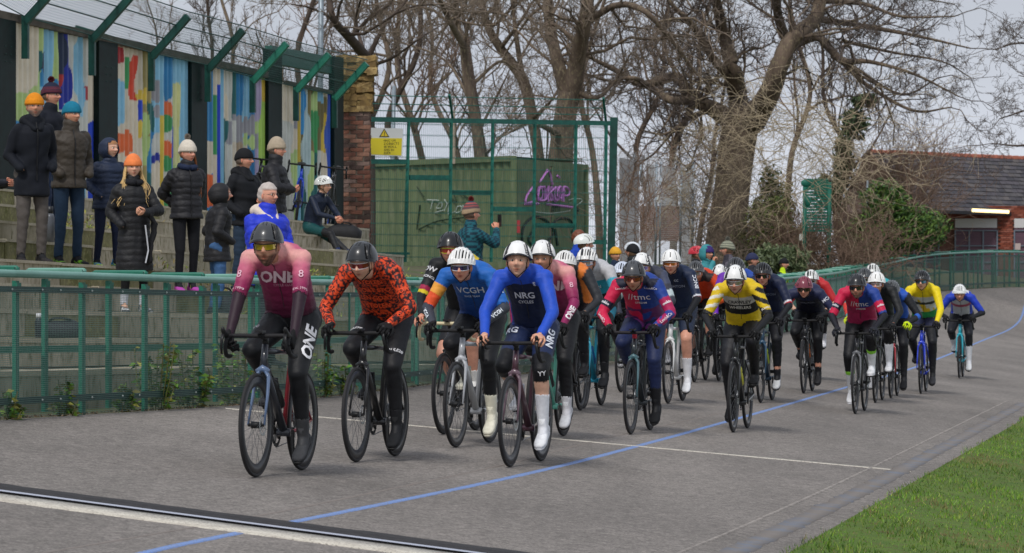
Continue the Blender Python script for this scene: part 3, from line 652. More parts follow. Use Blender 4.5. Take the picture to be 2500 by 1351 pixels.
# ------------------------------------------------------------------ poles
m_gal = mat('galvanised_steel', '#8d98a0', .45, metal=.5, var=.2, scale=5)
def pole(x0, y0, x1, y1, s, r, label, m=m_gal, name='lamp_mast'):
    q = MB(); q.tube([at(x1, y1, s), at(x0, y0, s)], r, 12); return tag(q.o(name, m, None, True), label, 'mast')
pole(786, -260, 779, 620, 118, .055, 'tall galvanised lamp mast behind the painted wall near the brick pier')
pole(962, 210, 955, 640, 95, .05, 'grey steel post behind the left part of the mesh gate', name='steel_post')
pole(2118, 440, 2114, 650, 88, .03, 'thin grey pole beside the scoreboard in front of the brambles', name='steel_pole')
q = MB(); q.bar(at(1106, 270, 128), at(1106, 400, 128), .14, .08, up=(1, 0, 0)); tag(q.o('timber_post', mat('pale_timber', '#9b8f80', .9, var=.2)), 'short pale timber post behind the middle of the mesh gate', 'post')
# galvanised ball-stop screens
scr = thing('ball_court_screen', 'tall galvanised mesh screen of a ball court between the steel post and the big tree', 'screen', (0, 0, 0))
ss = 78
for x in (1545, 1600, 1610, 1660, 1690):
    q = MB(); q.tube([at(x, 660, ss), at(x + 3, 375 if x < 1600 else 395, ss)], .04 if x != 1610 else .03, 8); q.o('screen_post', m_gal, scr, True)
q = MB(); q.tube([at(1530, 560, ss), at(1572, 380, ss)], .05, 8); q.o('brace', m_gal, scr, True)
ln = []
for x in np.arange(1512, 1700, 3): ln.append((np.array([at(x, 660, ss), at(x, 365 + (x - 1512) * .2, ss)]), .0062))
for y in np.arange(370, 660, 5): ln.append((np.array([at(1512, y, ss), at(1700, y + (12 if y < 400 else 0), ss)]), .0055))
vv, ff = tubes_np(ln, 3); stuff(ob('wire_mesh', mesh('wire_mesh', vv, ff, False), scr, mat('pale_wire', '#a9aaa8', .6)))
MB().bar(at(1562, 545, ss - .5), at(1660, 545, ss - .5), .03, 1.1).o('backboard_panel', mat('rusty_panel', '#8a5f50', .9, var=.2), scr)
MB().box(at(1608, 480, ss + 1), (.11, .03, .38)).o('white_notice', cm('#d8dad8'), scr)
quadslab('grey_cladding', [at(1512, 385, ss + 3), at(1560, 392, ss + 3), at(1560, 660, ss + 3), at(1512, 660, ss + 3)], .05, mat('pale_cladding', '#9a9ca0', .8, var=.1), scr)
for xa, xb, ya, yb in ((1578, 1598, 400, 640), (1616, 1650, 405, 540), (1664, 1688, 415, 660)):
    quadslab('grey_cladding', [at(xa, ya, ss - 3), at(xb, ya + 3, ss - 3), at(xb, yb, ss - 3), at(xa, yb, ss - 3)], .05, MATS['pale_cladding'], scr)
# scoreboard
sb = thing('scoreboard', 'green slatted scoreboard on two steel posts half hidden by branches', 'scoreboard', (0, 0, 0))
m_sb = mat('scoreboard_green', '#1c6f5c', .5, var=.2)
ss = 92
for x in (1963, 2023): q = MB(); q.tube([at(x, 690, ss), at(x + 2, 445, ss)], .055, 10); q.o('leg', m_sb, sb, True)
for y in np.arange(462, 566, 7.2): MB().bar(at(1966, y, ss), at(2030, y, ss), .05, .055).o('slat', m_sb, sb)
MB().box(at(1995, 448, ss), (.6, .06, .26)).o('head_board', m_sb, sb)
MB().ball(at(1972, 492, ss + 1), (.1, .05, .14)).o('speaker_horn', m_sb, sb, True); MB().ball(at(1968, 447, ss + 1), (.14, .05, .1)).o('speaker_horn', m_sb, sb, True)
MB().box(at(1956, 579, ss + 1), (.1, .06, .17)).o('junction_box', cm('#c9cac2'), sb)
# green shed roof behind the wall
q = MB(); q.bar(at(190, 72, 130), at(300, 105, 130), .9, .12); tag(q.o('shed_roof', m_gd), 'dark green shed roof showing just above the painted wall', 'roof')
# ------------------------------------------------------------------ bare trees
def nrm(v): return v / (np.linalg.norm(v) + 1e-9)
class Tree:
    def __init__(s, seed, up=.25, wig=.25, twig=.006, spread=1.0, maxlev=3, dens=1.0):
        s.g = np.random.default_rng(seed); s.thick = []; s.thin = []; s.up, s.wig, s.tw, s.sp, s.ml, s.dn = up, wig, twig, spread, maxlev, dens
    def limb(s, pts, rad):
        P = catmull(np.c_[pts, rad], 5); s.thick.append((P[:, :3], np.maximum(P[:, 3], .01))); return P[:, :3], P[:, 3]
    def shoots(s, P, Rr, per_m, lev=0, Lk=9, t0=.15, Lmax=4.5, bias=None):
        g = s.g; L = np.linalg.norm(np.diff(P, axis=0), axis=1).sum(); n = int(L * per_m * s.dn) + 1
        for _ in range(n):
            t = t0 + (1 - t0) * g.random() ** .8; i = min(int(t * (len(P) - 1)), len(P) - 2); a = t * (len(P) - 1) - i
            p = P[i] * (1 - a) + P[i + 1] * a; r = Rr[i] * (1 - a) + Rr[i + 1] * a
            d = nrm(P[i + 1] - P[i]); q = nrm(np.cross(d, g.normal(size=3))); d2 = nrm(d * g.uniform(.2, .9) + q * g.uniform(.6, 1.2) * s.sp + V(0, 0, s.up) + (bias if bias is not None else 0))
            rr = min(r * .55, .05) * g.uniform(.5, 1); ll = min(Lmax, max(.7, rr * 60 * g.uniform(.7, 1.3)))
            s.grow(p, d2, ll, max(rr, s.tw), lev + 1)
        # tip carries on
        s.grow(P[-1], nrm(P[-1] - P[-2]), min(Lmax, 2), max(Rr[-1] * .9, s.tw), lev + 1)
    def grow(s, p, d, L, r, lev):
        g = s.g; n = 6 if lev < s.ml else 4; P = [p]; q = nrm(g.normal(size=3))
        for i in range(n - 1):
            d = nrm(d + g.normal(size=3) * s.wig + V(0, 0, s.up * .25)); P.append(P[-1] + d * L / (n - 1))
        P = np.array(P); Rr = np.linspace(r, max(s.tw * .55, r * .35), n)
        (s.thick if r > .035 else s.thin).append((P, Rr))
        if lev < s.ml and L > .3:
            k = int(g.integers(5, 9) * s.dn)
            for j in range(k):
                t = g.uniform(.2, 1); i = min(int(t * (n - 1)), n - 2); a = t * (n - 1) - i; pp = P[i] * (1 - a) + P[i + 1] * a; dd = nrm(P[i + 1] - P[i])
                q = nrm(np.cross(dd, g.normal(size=3))); s.grow(pp, nrm(dd * .8 + q * g.uniform(.5, 1.1) * s.sp + V(0, 0, s.up * .5)), L * g.uniform(.3, .55), max(r * .5, s.tw), lev + 1)
    def build(s, label, mt, mtw, group=None, name='bare_tree', k=7, base=None):
        b = base if base is not None else s.thick[0][0][0]
        t = thing(name, label, 'tree', b, group=group)
        v, f = tubes_np(s.thick, k); ob('trunk', mesh('trunk', v - b, f), t, mt)
        if s.thin: v, f = tubes_np(s.thin, 3); ob('crown', mesh('crown', v - b, f, False), t, mtw)
        return t
m_bark = mat('bark', '#77675a', .95, scale=3, c2='#50453b', bump=.9, bscale=14, c3='#857a62', stretch=(1, 1, .4))
m_bark2 = mat('bark_dark', '#594d45', .95, scale=3, c2='#423831', bump=.8, bscale=14, stretch=(1, 1, .4))
m_tw = mat('twigs_brown', '#7a6d60', .9, var=.2, scale=.5); m_tw2 = mat('twigs_dark', '#5c524c', .9, var=.2, scale=.5); m_tan = mat('twigs_tan', '#ab9c82', .9, var=.25, scale=.6)
m_twr = mat('twigs_russet', '#7a6455', .9, var=.3, scale=.5)
def drawn(seed, s0, limbs, per=1.6, dz=2.0, **k):
    T = Tree(seed, **k); g = T.g
    for li, L in enumerate(limbs):
        sh = True; bias = None
        if isinstance(L, tuple): L, opt = L; sh = opt.get('sh', True)
        dep = np.zeros(len(L)); 
        if li: dep = np.cumsum(np.r_[0, g.normal(size=len(L) - 1)]) * dz * .6
        pts = []; rad = []
        for (x, y, w_), d_ in zip(L, dep):
            Y = F / s0 + d_; s = F / Y; pts.append(V((x - 1250) / s, Y, (675 - y) / s + EYE)); rad.append(w_ * .44 / s0)
        P, Rr = T.limb(pts, rad)
        if sh: T.shoots(P, Rr, per if li else per * .5, t0=.1 if li else .5)
    return T
# the big old tree
T = drawn(11, 85, [
 ([(1770, 690, 170), (1772, 640, 135), (1775, 560, 112), (1788, 450, 102), (1800, 350, 104), (1812, 290, 98), (1815, 262, 60)], dict(sh=False)),
 [(1800, 300, 52), (1740, 262, 42), (1692, 244, 34), (1650, 188, 30), (1570, 206, 24), (1500, 170, 16), (1430, 135, 9)],
 [(1775, 300, 30), (1700, 250, 26), (1640, 245, 24), (1590, 215, 20), (1545, 190, 12), (1490, 200, 7)],
 [(1790, 330, 30), (1740, 275, 18), (1690, 285, 14), (1640, 320, 8)],
 [(1810, 300, 70), (1800, 230, 58), (1790, 170, 48), (1765, 80, 34), (1740, -40, 26)],
 [(1800, 210, 30), (1740, 140, 24), (1690, 60, 18), (1640, 10, 12), (1600, -60, 8)],
 [(1835, 300, 76), (1880, 222, 60), (1925, 110, 50), (1992, 40, 40), (2010, -60, 30)],
 [(1925, 115, 32), (1900, 40, 26), (1890, -50, 20)],
 [(1935, 110, 26), (2000, 92, 22), (2055, 148, 22), (2120, 150, 12), (2230, 180, 8), (2340, 235, 4)],
 [(1990, 45, 20), (2100, 62, 15), (2240, 88, 9), (2370, 118, 4)],
 [(2005, 0, 20), (2110, 10, 12), (2200, 40, 8), (2330, 40, 4)],
 [(2055, 150, 16), (2120, 210, 12), (2230, 270, 8), (2320, 262, 4)],
 [(2060, 100, 12), (2180, 128, 8), (2300, 150, 5), (2370, 190, 3)],
 [(2000, 0, 14), (2110, -40, 9), (2220, -10, 6), (2330, 10, 3)],
 [(2080, 160, 10), (2200, 230, 7), (2290, 190, 4)],
], per=3.3, up=.12, wig=.32, twig=.0062, maxlev=4, dens=.84)
T.build('big old bare tree with thick spreading limbs standing behind the riders', m_bark, m_tw2, base=at(1770, 690, 85))
drawn(12, 92, [
 ([(1372, 680, 92), (1370, 520, 80), (1368, 400, 72), (1378, 300, 64), (1390, 225, 62)], dict(sh=False)),
 [(1385, 230, 46), (1358, 140, 36), (1342, 60, 32), (1335, -40, 28)], [(1395, 230, 55), (1412, 130, 46), (1430, 40, 38), (1442, -50, 30)],
 [(1425, 60, 22), (1500, 14, 19), (1565, 22, 17), (1625, 80, 13), (1700, 180, 8)], [(1415, 110, 16), (1350, 60, 10), (1300, 90, 6), (1270, 150, 4)],
 [(1390, 210, 20), (1450, 240, 14), (1500, 200, 8), (1540, 130, 5)], [(1370, 330, 20), (1300, 300, 12), (1250, 320, 8)],
], per=3.4, up=.15, wig=.3, maxlev=4, dens=.85).build('bare tree with a forked trunk rising behind the mesh gate', m_bark, m_tw)
drawn(13, 88, [
 ([(1322, 640, 34), (1318, 420, 32), (1300, 290, 32), (1276, 195, 32), (1222, 118, 26), (1190, 60, 22), (1165, -40, 18)], {}),
 [(1276, 190, 16), (1262, 100, 14), (1250, 0, 10), (1240, -60, 8)], [(1222, 118, 14), (1265, 60, 9), (1300, 5, 6)], [(1300, 290, 12), (1350, 240, 8), (1390, 160, 5)],
], per=3.8, wig=.3, maxlev=4, dens=.85).build('bare crooked tree leaning left behind the middle of the mesh gate', m_bark, m_tw)
drawn(14, 100, [
 ([(1185, 640, 34), (1172, 400, 32), (1160, 290, 30), (1140, 190, 25), (1132, 110, 24)], dict(sh=False)),
 [(1132, 115, 20), (1120, 60, 14), (1112, -30, 11)], [(1130, 110, 20), (1095, 45, 17), (1062, -30, 12)], [(1132, 120, 12), (1150, 40, 9), (1200, 30, 7), (1240, 38, 5)],
 [(1160, 200, 11), (1220, 150, 8), (1260, 170, 4)], [(1150, 250, 8), (1090, 150, 7), (1000, 110, 5), (930, 95, 4)], [(1165, 330, 10), (1200, 260, 8), (1240, 180, 4)],
], per=3.4, wig=.3, maxlev=4, dens=.85).build('slim bare tree with crooked trunk behind the warning sign', m_bark, m_tw)
drawn(15, 112, [
 ([(900, 620, 42), (900, 300, 36), (898, 140, 34)], dict(sh=False)), [(895, 140, 30), (850, 88, 26), (812, 42, 20), (800, -40, 16)], [(900, 140, 16), (940, 60, 10), (985, 10, 7), (1020, -40, 4)],
 [(898, 150, 14), (870, 60, 9), (880, 0, 6)], [(812, 45, 8), (760, 20, 6), (710, 10, 3)], [(905, 160, 12), (960, 140, 8), (1030, 90, 5), (1080, 60, 3)],
], per=3.2, maxlev=4, dens=.85).build('bare tree with a thick leaning limb above the brick pier', m_bark2, m_tw)
# saplings and thin trees behind the wall and the gate: each its own, a few shared shapes
protos = []
for k in range(4):
    T = Tree(40 + k, up=.38, wig=.24, twig=.0075, maxlev=4, dens=.72); g = T.g
    H = 9.5; P = [V(0, 0, 0)]
    for i in range(6): P.append(P[-1] + V(g.normal() * .38, g.normal() * .38, H / 6))
    Pp, Rr = T.limb(np.array(P), np.linspace(.13, .025, 7)); T.shoots(Pp, Rr, 3.6, t0=.22, Lmax=3.6)
    v1, f1 = tubes_np(T.thick, 6); v2, f2 = tubes_np(T.thin, 3); protos.append((mesh('trunk', v1, f1), mesh('crown', v2, f2, False)))
spots = [(330, 60, 1.0, 'small bare tree poking above the wall behind the second green column'), (420, 75, .9, 'twiggy bare tree above the wall left of the fifth cranked arm'), (560, 64, 1.25, 'upright bare tree above the wall between the fifth and sixth cranked arms'),
         (640, 70, 1.2, 'taller twiggy tree above the wall left of the green header beam'), (720, 82, 1.3, 'reddish twiggy tree just left of the lamp mast'), (845, 78, 1.25, 'thin bare tree directly behind the brick pier'), (960, 85, 1.25, 'twiggy bare tree behind the warning sign'),
         (1030, 75, 1.3, 'thin bare tree behind the left half of the gate, paler trunk'), (1235, 70, 1.2, 'thin bare tree behind the gate between two crooked trunks'), (1465, 72, 1.2, 'tall straight bare tree just right of the forked trunk'),
         (1565, 68, 1.3, 'tall straight bare tree behind the mesh screen, left one'), (1640, 64, 1.35, 'stout straight tree behind the mesh screen, right one'), (1700, 60, 1.1, 'thin bare tree just left of the big old tree'), (1900, 66, 1.3, 'bare tree behind the big old tree on its right'),
         (2060, 70, 1.15, 'bare tree with fine upright twigs right of the scoreboard'), (1125, 66, 1.3, 'distant bare tree behind the container roof')]
for i, (x, s, sc, lab) in enumerate(spots):
    p = at(x, 655, s); a, b = protos[i % 4]; t = thing('bare_tree', lab, 'tree', p, rng.uniform(0, 6), 'thin bare trees behind the wall and gate')
    t.scale = (sc * .9, sc * .9, sc * 1.05); ob('trunk', a, t, m_bark if i % 2 else m_bark2); ob('crown', b, t, [m_tw, m_twr, m_tw2][i % 3])
# branches reaching in from the right: a tree standing outside the frame
drawn(19, 80, [([(2680, 700, 60), (2670, 400, 50), (2640, 150, 40)], dict(sh=False)), [(2660, 330, 16), (2570, 330, 10), (2500, 355, 7), (2420, 350, 3)], [(2650, 250, 16), (2570, 240, 9), (2500, 270, 5), (2440, 290, 3)],
 [(2640, 170, 16), (2560, 120, 9), (2490, 105, 6), (2430, 120, 3)], [(2640, 60, 12), (2560, 20, 7), (2490, -10, 4)]], per=3.6, up=.1, maxlev=4, dens=.9, twig=.0065).build('bare tree at the right edge with only its branch tips in view', m_bark2, m_tw2)
# brambles / bare shrubs : arching canes
def brush(name, label, x0, x1, y0, y1, s, n, m, seed, L=(1.2, 3), up=.8, r=.006, depth=3, cat='shrub', lev=2, drop=0, clump=8):
    T = Tree(seed, up=up * .15 - drop, wig=.3, twig=r, maxlev=lev, dens=.7); g = T.g
    for _ in range(n):
        x = g.uniform(x0, x1); y = g.uniform(y0, y1); p = at(x, y, s); p[1] += g.normal() * depth; d = nrm(V(g.normal() * .8, g.normal() * .8, up + g.normal() * .3)); T.grow(p, d, g.uniform(*L), r * 1.8, lev - 1 if g.random() < .6 else lev - 2)
    b = at((x0 + x1) / 2, y1, s); t = thing(name, label, cat, b); v, f = tubes_np(T.thin + T.thick, 3)
    stuff(ob('canes', mesh('canes', v - b, f, False), t, m)); return t
brush('bare_shrub', 'pale tangled bare shrub drooping round the big trunk and scoreboard', 1840, 2110, 260, 480, 93, 120, m_tan, 60, L=(1.2, 3.4), up=.1, r=.0065, depth=1.5, lev=3, drop=.1)
brush('bare_shrub', 'pale twiggy growth on the left of the big old trunk', 1640, 1780, 320, 540, 90, 60, m_tan, 61, L=(.8, 2.4), up=.1, r=.006, depth=1, lev=3)
brush('bramble_thicket', 'brown bare thicket in front of the tiled building', 2110, 2270, 430, 620, 84, 300, m_twr, 62, L=(1, 2.6), up=.9, r=.0065, depth=2, lev=3)
brush('bramble_thicket', 'brown undergrowth behind the barrier under the scoreboard', 1890, 2160, 590, 680, 90, 420, m_twr, 63, L=(.7, 1.8), up=.5, r=.006, depth=2, lev=3)
brush('bare_shrub', 'thin reddish bare shrub right of the steel post', 1515, 1600, 470, 660, 100, 60, m_twr, 64, L=(1.2, 2.8), up=1, r=.006, depth=1, lev=3)
brush('bare_shrub', 'bare twigs climbing the base of the big old tree', 1700, 1850, 480, 690, 90, 200, m_tw, 65, L=(.6, 1.6), up=.8, r=.006, depth=1.0, lev=3)
# leafy things
def leaves(P, size, g, stretch=1.6, up=0):
    n = len(P); a = g.normal(size=(n, 3)); a[:, 2] += up; a /= np.linalg.norm(a, axis=1)[:, None]; b = np.cross(a, g.normal(size=(n, 3))); b /= np.linalg.norm(b, axis=1)[:, None]
    s = size * g.uniform(.6, 1.3, (n, 1)); v = np.stack([P - a * s * stretch, P + b * s * .6, P + a * s * stretch, P - b * s * .6], 1).reshape(-1, 3)
    return v, np.arange(4 * n).reshape(-1, 4)
def leafy(name, label, blobs, n, size, c, seed, cat='bush', s=88, part='foliage'):
    g = np.random.default_rng(seed); P = []
    for (x, y, rx, ry, k) in blobs:
        m_ = int(n * k); q = g.normal(size=(m_, 3)); q /= np.linalg.norm(q, axis=1)[:, None]; q *= (g.random((m_, 1)) ** .45) * (1 + .25 * wob(q, 5, seed)[:, None]); c0 = at(x, y, s)
        P.append(c0 + q * V(rx / s, max(rx, ry) / s * .7, ry / s))
    P = np.concatenate(P); v, f = leaves(P, size, g); b = P.mean(0); b[2] = P[:, 2].min()
    cols_ = np.array([hx(a) for a in c]); cc = np.repeat(cols_[g.integers(0, len(cols_), len(P))] * g.uniform(.8, 1.35, (len(P), 1)), 4, axis=0)
    t = thing(name, label, cat, b); stuff(ob(part, mesh(part, v - b, f, False, cc), t, m_leaf)); return t
m_leaf = mat('leaf_colours', attr=True, rough=.55)
GRN = ['#3d5a2a', '#4d6b2c', '#2f4a26', '#5f7a35']; OLV = ['#6b7a3c', '#55662f', '#7c8248', '#46552c']; IVY = ['#3f5436', '#4c6640', '#34482c', '#5c7046']
leafy('evergreen_bush', 'green leafy bush in front of the brown thicket', [(2160, 500, 60, 60, .3), (2230, 560, 90, 55, .4), (2130, 580, 80, 55, .3)], 9000, .05, GRN, 70)
leafy('evergreen_bush', 'olive green bush at the foot of the big old tree', [(1880, 540, 60, 60, .5), (1830, 610, 60, 60, .3), (1940, 600, 60, 50, .2)], 8000, .05, OLV, 71)
leafy('ivy_tree', 'ivy clad trunk standing between the scoreboard and the big tree', [(2060, 390, 28, 80, .35), (2085, 300, 36, 45, .2), (2110, 245, 40, 16, .1), (2030, 470, 50, 60, .2)], 4200, .06, IVY, 72, cat='tree', s=82)
leafy('ivy_tree', 'low ivy covered stump left of the scoreboard', [(1905, 500, 40, 60, .6), (1880, 450, 30, 50, .4)], 1500, .05, OLV, 73, cat='bush', s=84)
leafy('evergreen_bush', 'grey green bush behind the riders beside the scoreboard posts', [(1900, 640, 80, 40, 1)], 4000, .045, ['#5c6a4a', '#48563a', '#6c7652'], 74, s=95)
# ------------------------------------------------------------------ slate roofed building
bd = thing('tiled_building', 'low brick building with slate roof and red ridge tiles beyond the track', 'building', (0, 0, 0))
A = at(2120, 372, 64); B = at(2660, 395, 60); dr = B - A; LR = np.linalg.norm(dr); dr /= LR
eA, eB = at(2225, 512, 68), at(2720, 528, 64)
m_sl = [mat('slate_%d' % i, c, .7, var=.25, scale=3, bump=.2) for i, c in enumerate(('#3d393d', '#464146', '#343136', '#4b4748', '#524c4a'))]
q = MB(); q.add([A + V(0, .1, -.04), B + V(0, .1, -.04), eB + V(0, .1, -.05), eA + V(0, .1, -.05)], [(0, 1, 2, 3)]); q.o('roof', m_sl[0], bd)
rows, colsn = 14, 24
sn = np.cross(dr, eA - A); sn = nrm(sn); sn = sn if sn[1] < 0 else -sn
for r_ in range(rows):
    for c_ in range(colsn):
        t0, t1 = r_ / rows, (r_ + 1.12) / rows; o_ = .5 if r_ % 2 else 0; u0, u1 = (c_ + o_ + .02) / colsn * .72, (c_ + o_ + .98) / colsn * .72
        P = lambda u, t: (A + (B - A) * u) * (1 - t) + (eA + (eB - eA) * u) * t
        lift0, lift1 = .01, .03 + rng.uniform(0, .012)
        pts = [P(u0, t0) + sn * lift0, P(u1, t0) + sn * lift0, P(u1, t1) + sn * lift1, P(u0, t1) + sn * lift1]
        MB().add(pts + [p - sn * .012 for p in pts], [(0, 1, 2, 3), (7, 6, 5, 4), (3, 2, 6, 7), (1, 5, 6, 2), (0, 3, 7, 4)]).o('slate', random.choice(m_sl), bd)
m_rt = mat('ridge_tile', '#9a5b48', .85, var=.25, scale=5)
n = int(LR / .42)
for i in range(n):
    a, b = A + dr * (i * .42), A + dr * (i * .42 + .4); q = MB(); q.tube([a + V(0, 0, -.02), b], .13, 8); q.o('ridge_tile', m_rt, bd)
gA = at(2050, 520, 70)
q = MB(); q.add([A + V(0, .15, -.05), eA + V(0, .15, -.1), eA + V(0, 1, -2.4), gA + V(0, .3, -2), gA + V(0, .3, 0)], [(0, 1, 2, 3, 4)]); q.o('gable_wall', mat('gable_brick', '#65544a', .9, var=.3, scale=6, bump=.4), bd)
MB().bar(A + V(0, -.05, 0), eA + V(0, -.05, 0), .08, .2).o('verge_board', mat('old_timber', '#8a7460', .9, var=.2), bd)
MB().bar(A + V(0, -.05, 0), gA + V(0, .2, 0), .08, .2).o('verge_board', MATS['old_timber'], bd)
MB().bar(eA + V(0, -.05, -.04), eB + V(0, -.05, -.04), .12, .12).o('gutter', cm('#1b1a1d'), bd)
wl = lambda x, y, d=0: at(x, y, 66) - V(0, d, 0)
m_bb = [mat('wall_brick_%d' % i, c, .9, var=.2, scale=8) for i, c in enumerate(('#7b3f30', '#8a4a38', '#6b372b', '#93594a'))]
q = MB(); q.bar(wl(2180, 612), wl(2760, 612), .3, 3.3); q.o('wall', mat('brick_mortar', '#6f4f45', .95, var=.2), bd)
bw, bh = .225, .076
bme = MB().box((0, 0, 0), (bw - .012, .03, bh - .012)).me('brick')
for j, (xa, xb, ya, yb) in enumerate(((2434, 2472, 535, 615), (2200, 2520, 505, 534))):
    y = ya; r_ = 0
    while y < yb:
        x = xa + (r_ % 2) * 7
        while x < xb - 6:
            ob('brick', bme, bd, random.choice(m_bb), wl(x + 7, y, .19)); x += bw * 66
        y += bh * 66; r_ += 1
m_wp = cm('#c6c4c4', .6); m_pd = mat('purple_shutter', '#5c4350', .6, var=.15, stretch=(.3, .3, 8), scale=3); m_fr = cm('#6a7480')
for (xa, xb) in ((2330, 2432), (2474, 2580), (2200, 2290)):
    MB().bar(wl(xa, 545, .2), wl(xb, 545, .2), .08, .34).o('white_panel', m_wp, bd)
    d_ = ob('shutter_door', MB().bar(wl(xa, 632, .2), wl(xb, 632, .2), .06, 2.25).me('shutter_door'), bd, m_pd)
    for x in np.linspace(xa, xb, 4): MB().bar(wl(x, 562, .26), wl(x, 700, .26), .05, .05, up=(1, 0, 0)).o('door_frame', m_fr, d_)
    for y in (563, 600, 640): MB().bar(wl(xa, y, .26), wl(xb, y, .26), .04, .04).o('door_frame', m_fr, d_)
MB().box(wl(2482, 602, .3), (.2, .02, .24)).o('paper_notice', cm('#b9a8a4'), bd)
lt = thing('strip_light', 'lit yellowish fluorescent strip light under the eaves of the tiled building', 'lamp', (0, 0, 0))
q = MB(); q.tube([wl(2333, 519, 4.6), wl(2420, 523, 4.6)], .06, 10); q.o('tube', mat('lamp_glow', '#ffe2a0', .4, emit=1.7), lt, True)
MB().bar(wl(2328, 514, 4.6), wl(2424, 518, 4.6), .12, .03).o('fitting', cm('#8a8a86'), lt)
# ------------------------------------------------------------------ grass blades, weeds, leaf litter
g = np.random.default_rng(5)
n = 90000; Y = 18 + 32 * g.random(n) ** 1.25; X = inner(Y) + (g.random(n) ** 1.1) * 5.2 - .03 - .07 * g.random(n) * (wob(np.c_[X_ := Y * 0, Y, Y * 0], 9, 4) > 0)
keep = (X / Y < .152); X, Y = X[keep], Y[keep]; n = len(X); Z = ground(X, Y) + .008
hgt = (.014 + .024 * g.random(n)) * (1 + .6 * wob(np.c_[X, Y * .5, X * 0], 6, 8)).clip(.3); an = g.uniform(0, 6.28, n); ln_ = g.normal(size=(n, 2)) * .4 * hgt[:, None]
wd = .004
v = np.stack([np.c_[X - wd * np.cos(an), Y - wd * np.sin(an), Z], np.c_[X + wd * np.cos(an), Y + wd * np.sin(an), Z], np.c_[X + ln_[:, 0], Y + ln_[:, 1], Z + hgt]], 1).reshape(-1, 3)
cc = np.array([hx(a) for a in ('#5f8a1a', '#4d761a', '#76992a', '#86963a', '#42661a')])[g.integers(0, 5, n)] * (1 + .38 * wob(np.c_[X, Y * .4, X * 0], 2.6, 2))[:, None] * g.uniform(.6, 1.25, (n, 1)); dead = (wob(np.c_[X, Y * .35, X * 0], 3.3, 21) + .5 * wob(np.c_[X, Y, X * 0], 17, 5) > .62) | (g.random(n) < .05); cc[dead] = hx('#8a7d50') * g.uniform(.5, 1.1, (dead.sum(), 1))
tag(ob('grass', mesh('grass', v, np.arange(3 * n).reshape(-1, 3), False, np.repeat(np.clip(cc, 0.01, 1), 3, 0)), None, m_leaf), 'short green grass growing along the inner edge of the track', 'grass', kind='stuff')
# weeds growing through the barrier
wi = 0
m_stem = cm('#6c6a3a')
WEED = [('small leafy weed at the left end of the mesh below the first posts', 30, 1000, .6, .4), ('leafy weed beside the first mesh strip of the barrier', 160, 990, .9, .5), ('tall leafy weed left of the second mesh strip', 310, 975, .7, .5), ('tall bright green weed between the first two mesh strips', 375, 955, 1.5, .9), ('sprawling weed right of the second mesh strip', 465, 965, 1.4, .9), ('yellow green weed growing at the wheel of the leading bicycle', 575, 960, 1.5, .9),
        ('weed behind the gap between the two leading riders', 790, 930, 1.4, .5), ('low weed behind the knee of the second rider', 838, 940, .8, .4)]
for lab, x, y, hs_, sz in WEED:
    s = gs(x, 1000 - (x / 830) * 40); u = .02; v_ = v_at(x, .0); p = sp(-.0, v_); p[2] = float(ground(p[0], p[1])); b = p.copy()
    t = thing('weed', lab, 'weed', b, group='weeds growing through the barrier'); L = []; G = np.random.default_rng(int(x)); stem = []
    for k in range(int(5 + 8 * sz)):
        a = G.uniform(-.18, .18) * sz; hh = .38 * hs_ * G.uniform(.4, 1); q = np.array([V(a * .5, G.uniform(-.1, .1), 0), V(a, G.uniform(-.12, .1), hh * .5), V(a * 1.2, G.uniform(-.15, .1), hh)])
        stem.append((q, .004)); 
        for m_ in range(int(14 * hs_) + 6):
            tt = G.uniform(.1, 1); c = q[0] * (1 - tt) + q[2] * tt; d = nrm(V(G.normal(), G.normal(), G.uniform(-.2, .6))); ll = .07 * G.uniform(.5, 1.3); sd_ = nrm(np.cross(d, G.normal(size=3))) * ll * .22
            L += [c, c + d * ll * .5 + sd_, c + d * ll + V(0, 0, -.015), c + d * ll * .5 - sd_]
    L = np.array(L); nl = len(L) // 4; cs_ = np.array([hx(a) for a in ('#73a03c', '#5a8630', '#8aac48', '#a0a04a', '#6a6a38', '#46702a')])[G.integers(0, 6, nl)] * G.uniform(.6, 1.1, (nl, 1))
    stuff(ob('leaves', mesh('leaves', L, np.arange(4 * nl).reshape(-1, 4), False, np.repeat(cs_, 4, 0)), t, m_leaf)); vv, ff = tubes_np(stem, 4); ob('stem', mesh('stem', vv, ff), t, m_stem)
# moss and weeds on the terrace, litter at the foot of the barrier
P = []
for (x, i, n_, w_) in ((205, 6, 300, .3), (960, 4, 300, .25), (400, 4, 90, .3), (700, 4, 350, .22), (560, 3, 150, .3), (740, 2, 200, .3)):
    p = on_step(x, i, .0); q = rng.normal(size=(n_, 3)) * V(w_, .15, .07); q[:, 2] = abs(q[:, 2]); P.append(p + q)
P = np.concatenate(P); v, f = leaves(P, .014, rng, 2.2, .5); cc = np.array([hx(a) for a in ('#7c8a3a', '#5c6e2c', '#a09a50', '#8a7a4a')])[rng.integers(0, 4, len(P))]
tag(ob('moss', mesh('moss', v, f, False, np.repeat(cc, 4, 0)), None, m_leaf), 'moss and small weeds growing in the joints of the terrace', 'moss', kind='stuff')
n = 2600; i_ = rng.integers(30, 130, n); P = FR[i_] + FT[i_] * rng.uniform(0, .25, (n, 1)) + FNl[i_] * rng.normal(0, .05, (n, 1)) + V(0, 0, .01)
P = P - FNl[i_] * .02; v, f = leaves(P, .008, rng, 1.5); v[:, 2] = np.maximum(v[:, 2], np.repeat(P[:, 2], 4) - .004); cc = np.array([hx(a) for a in ('#4a3c30', '#6b5640', '#2e2a26', '#857055')])[rng.integers(0, 4, n)]
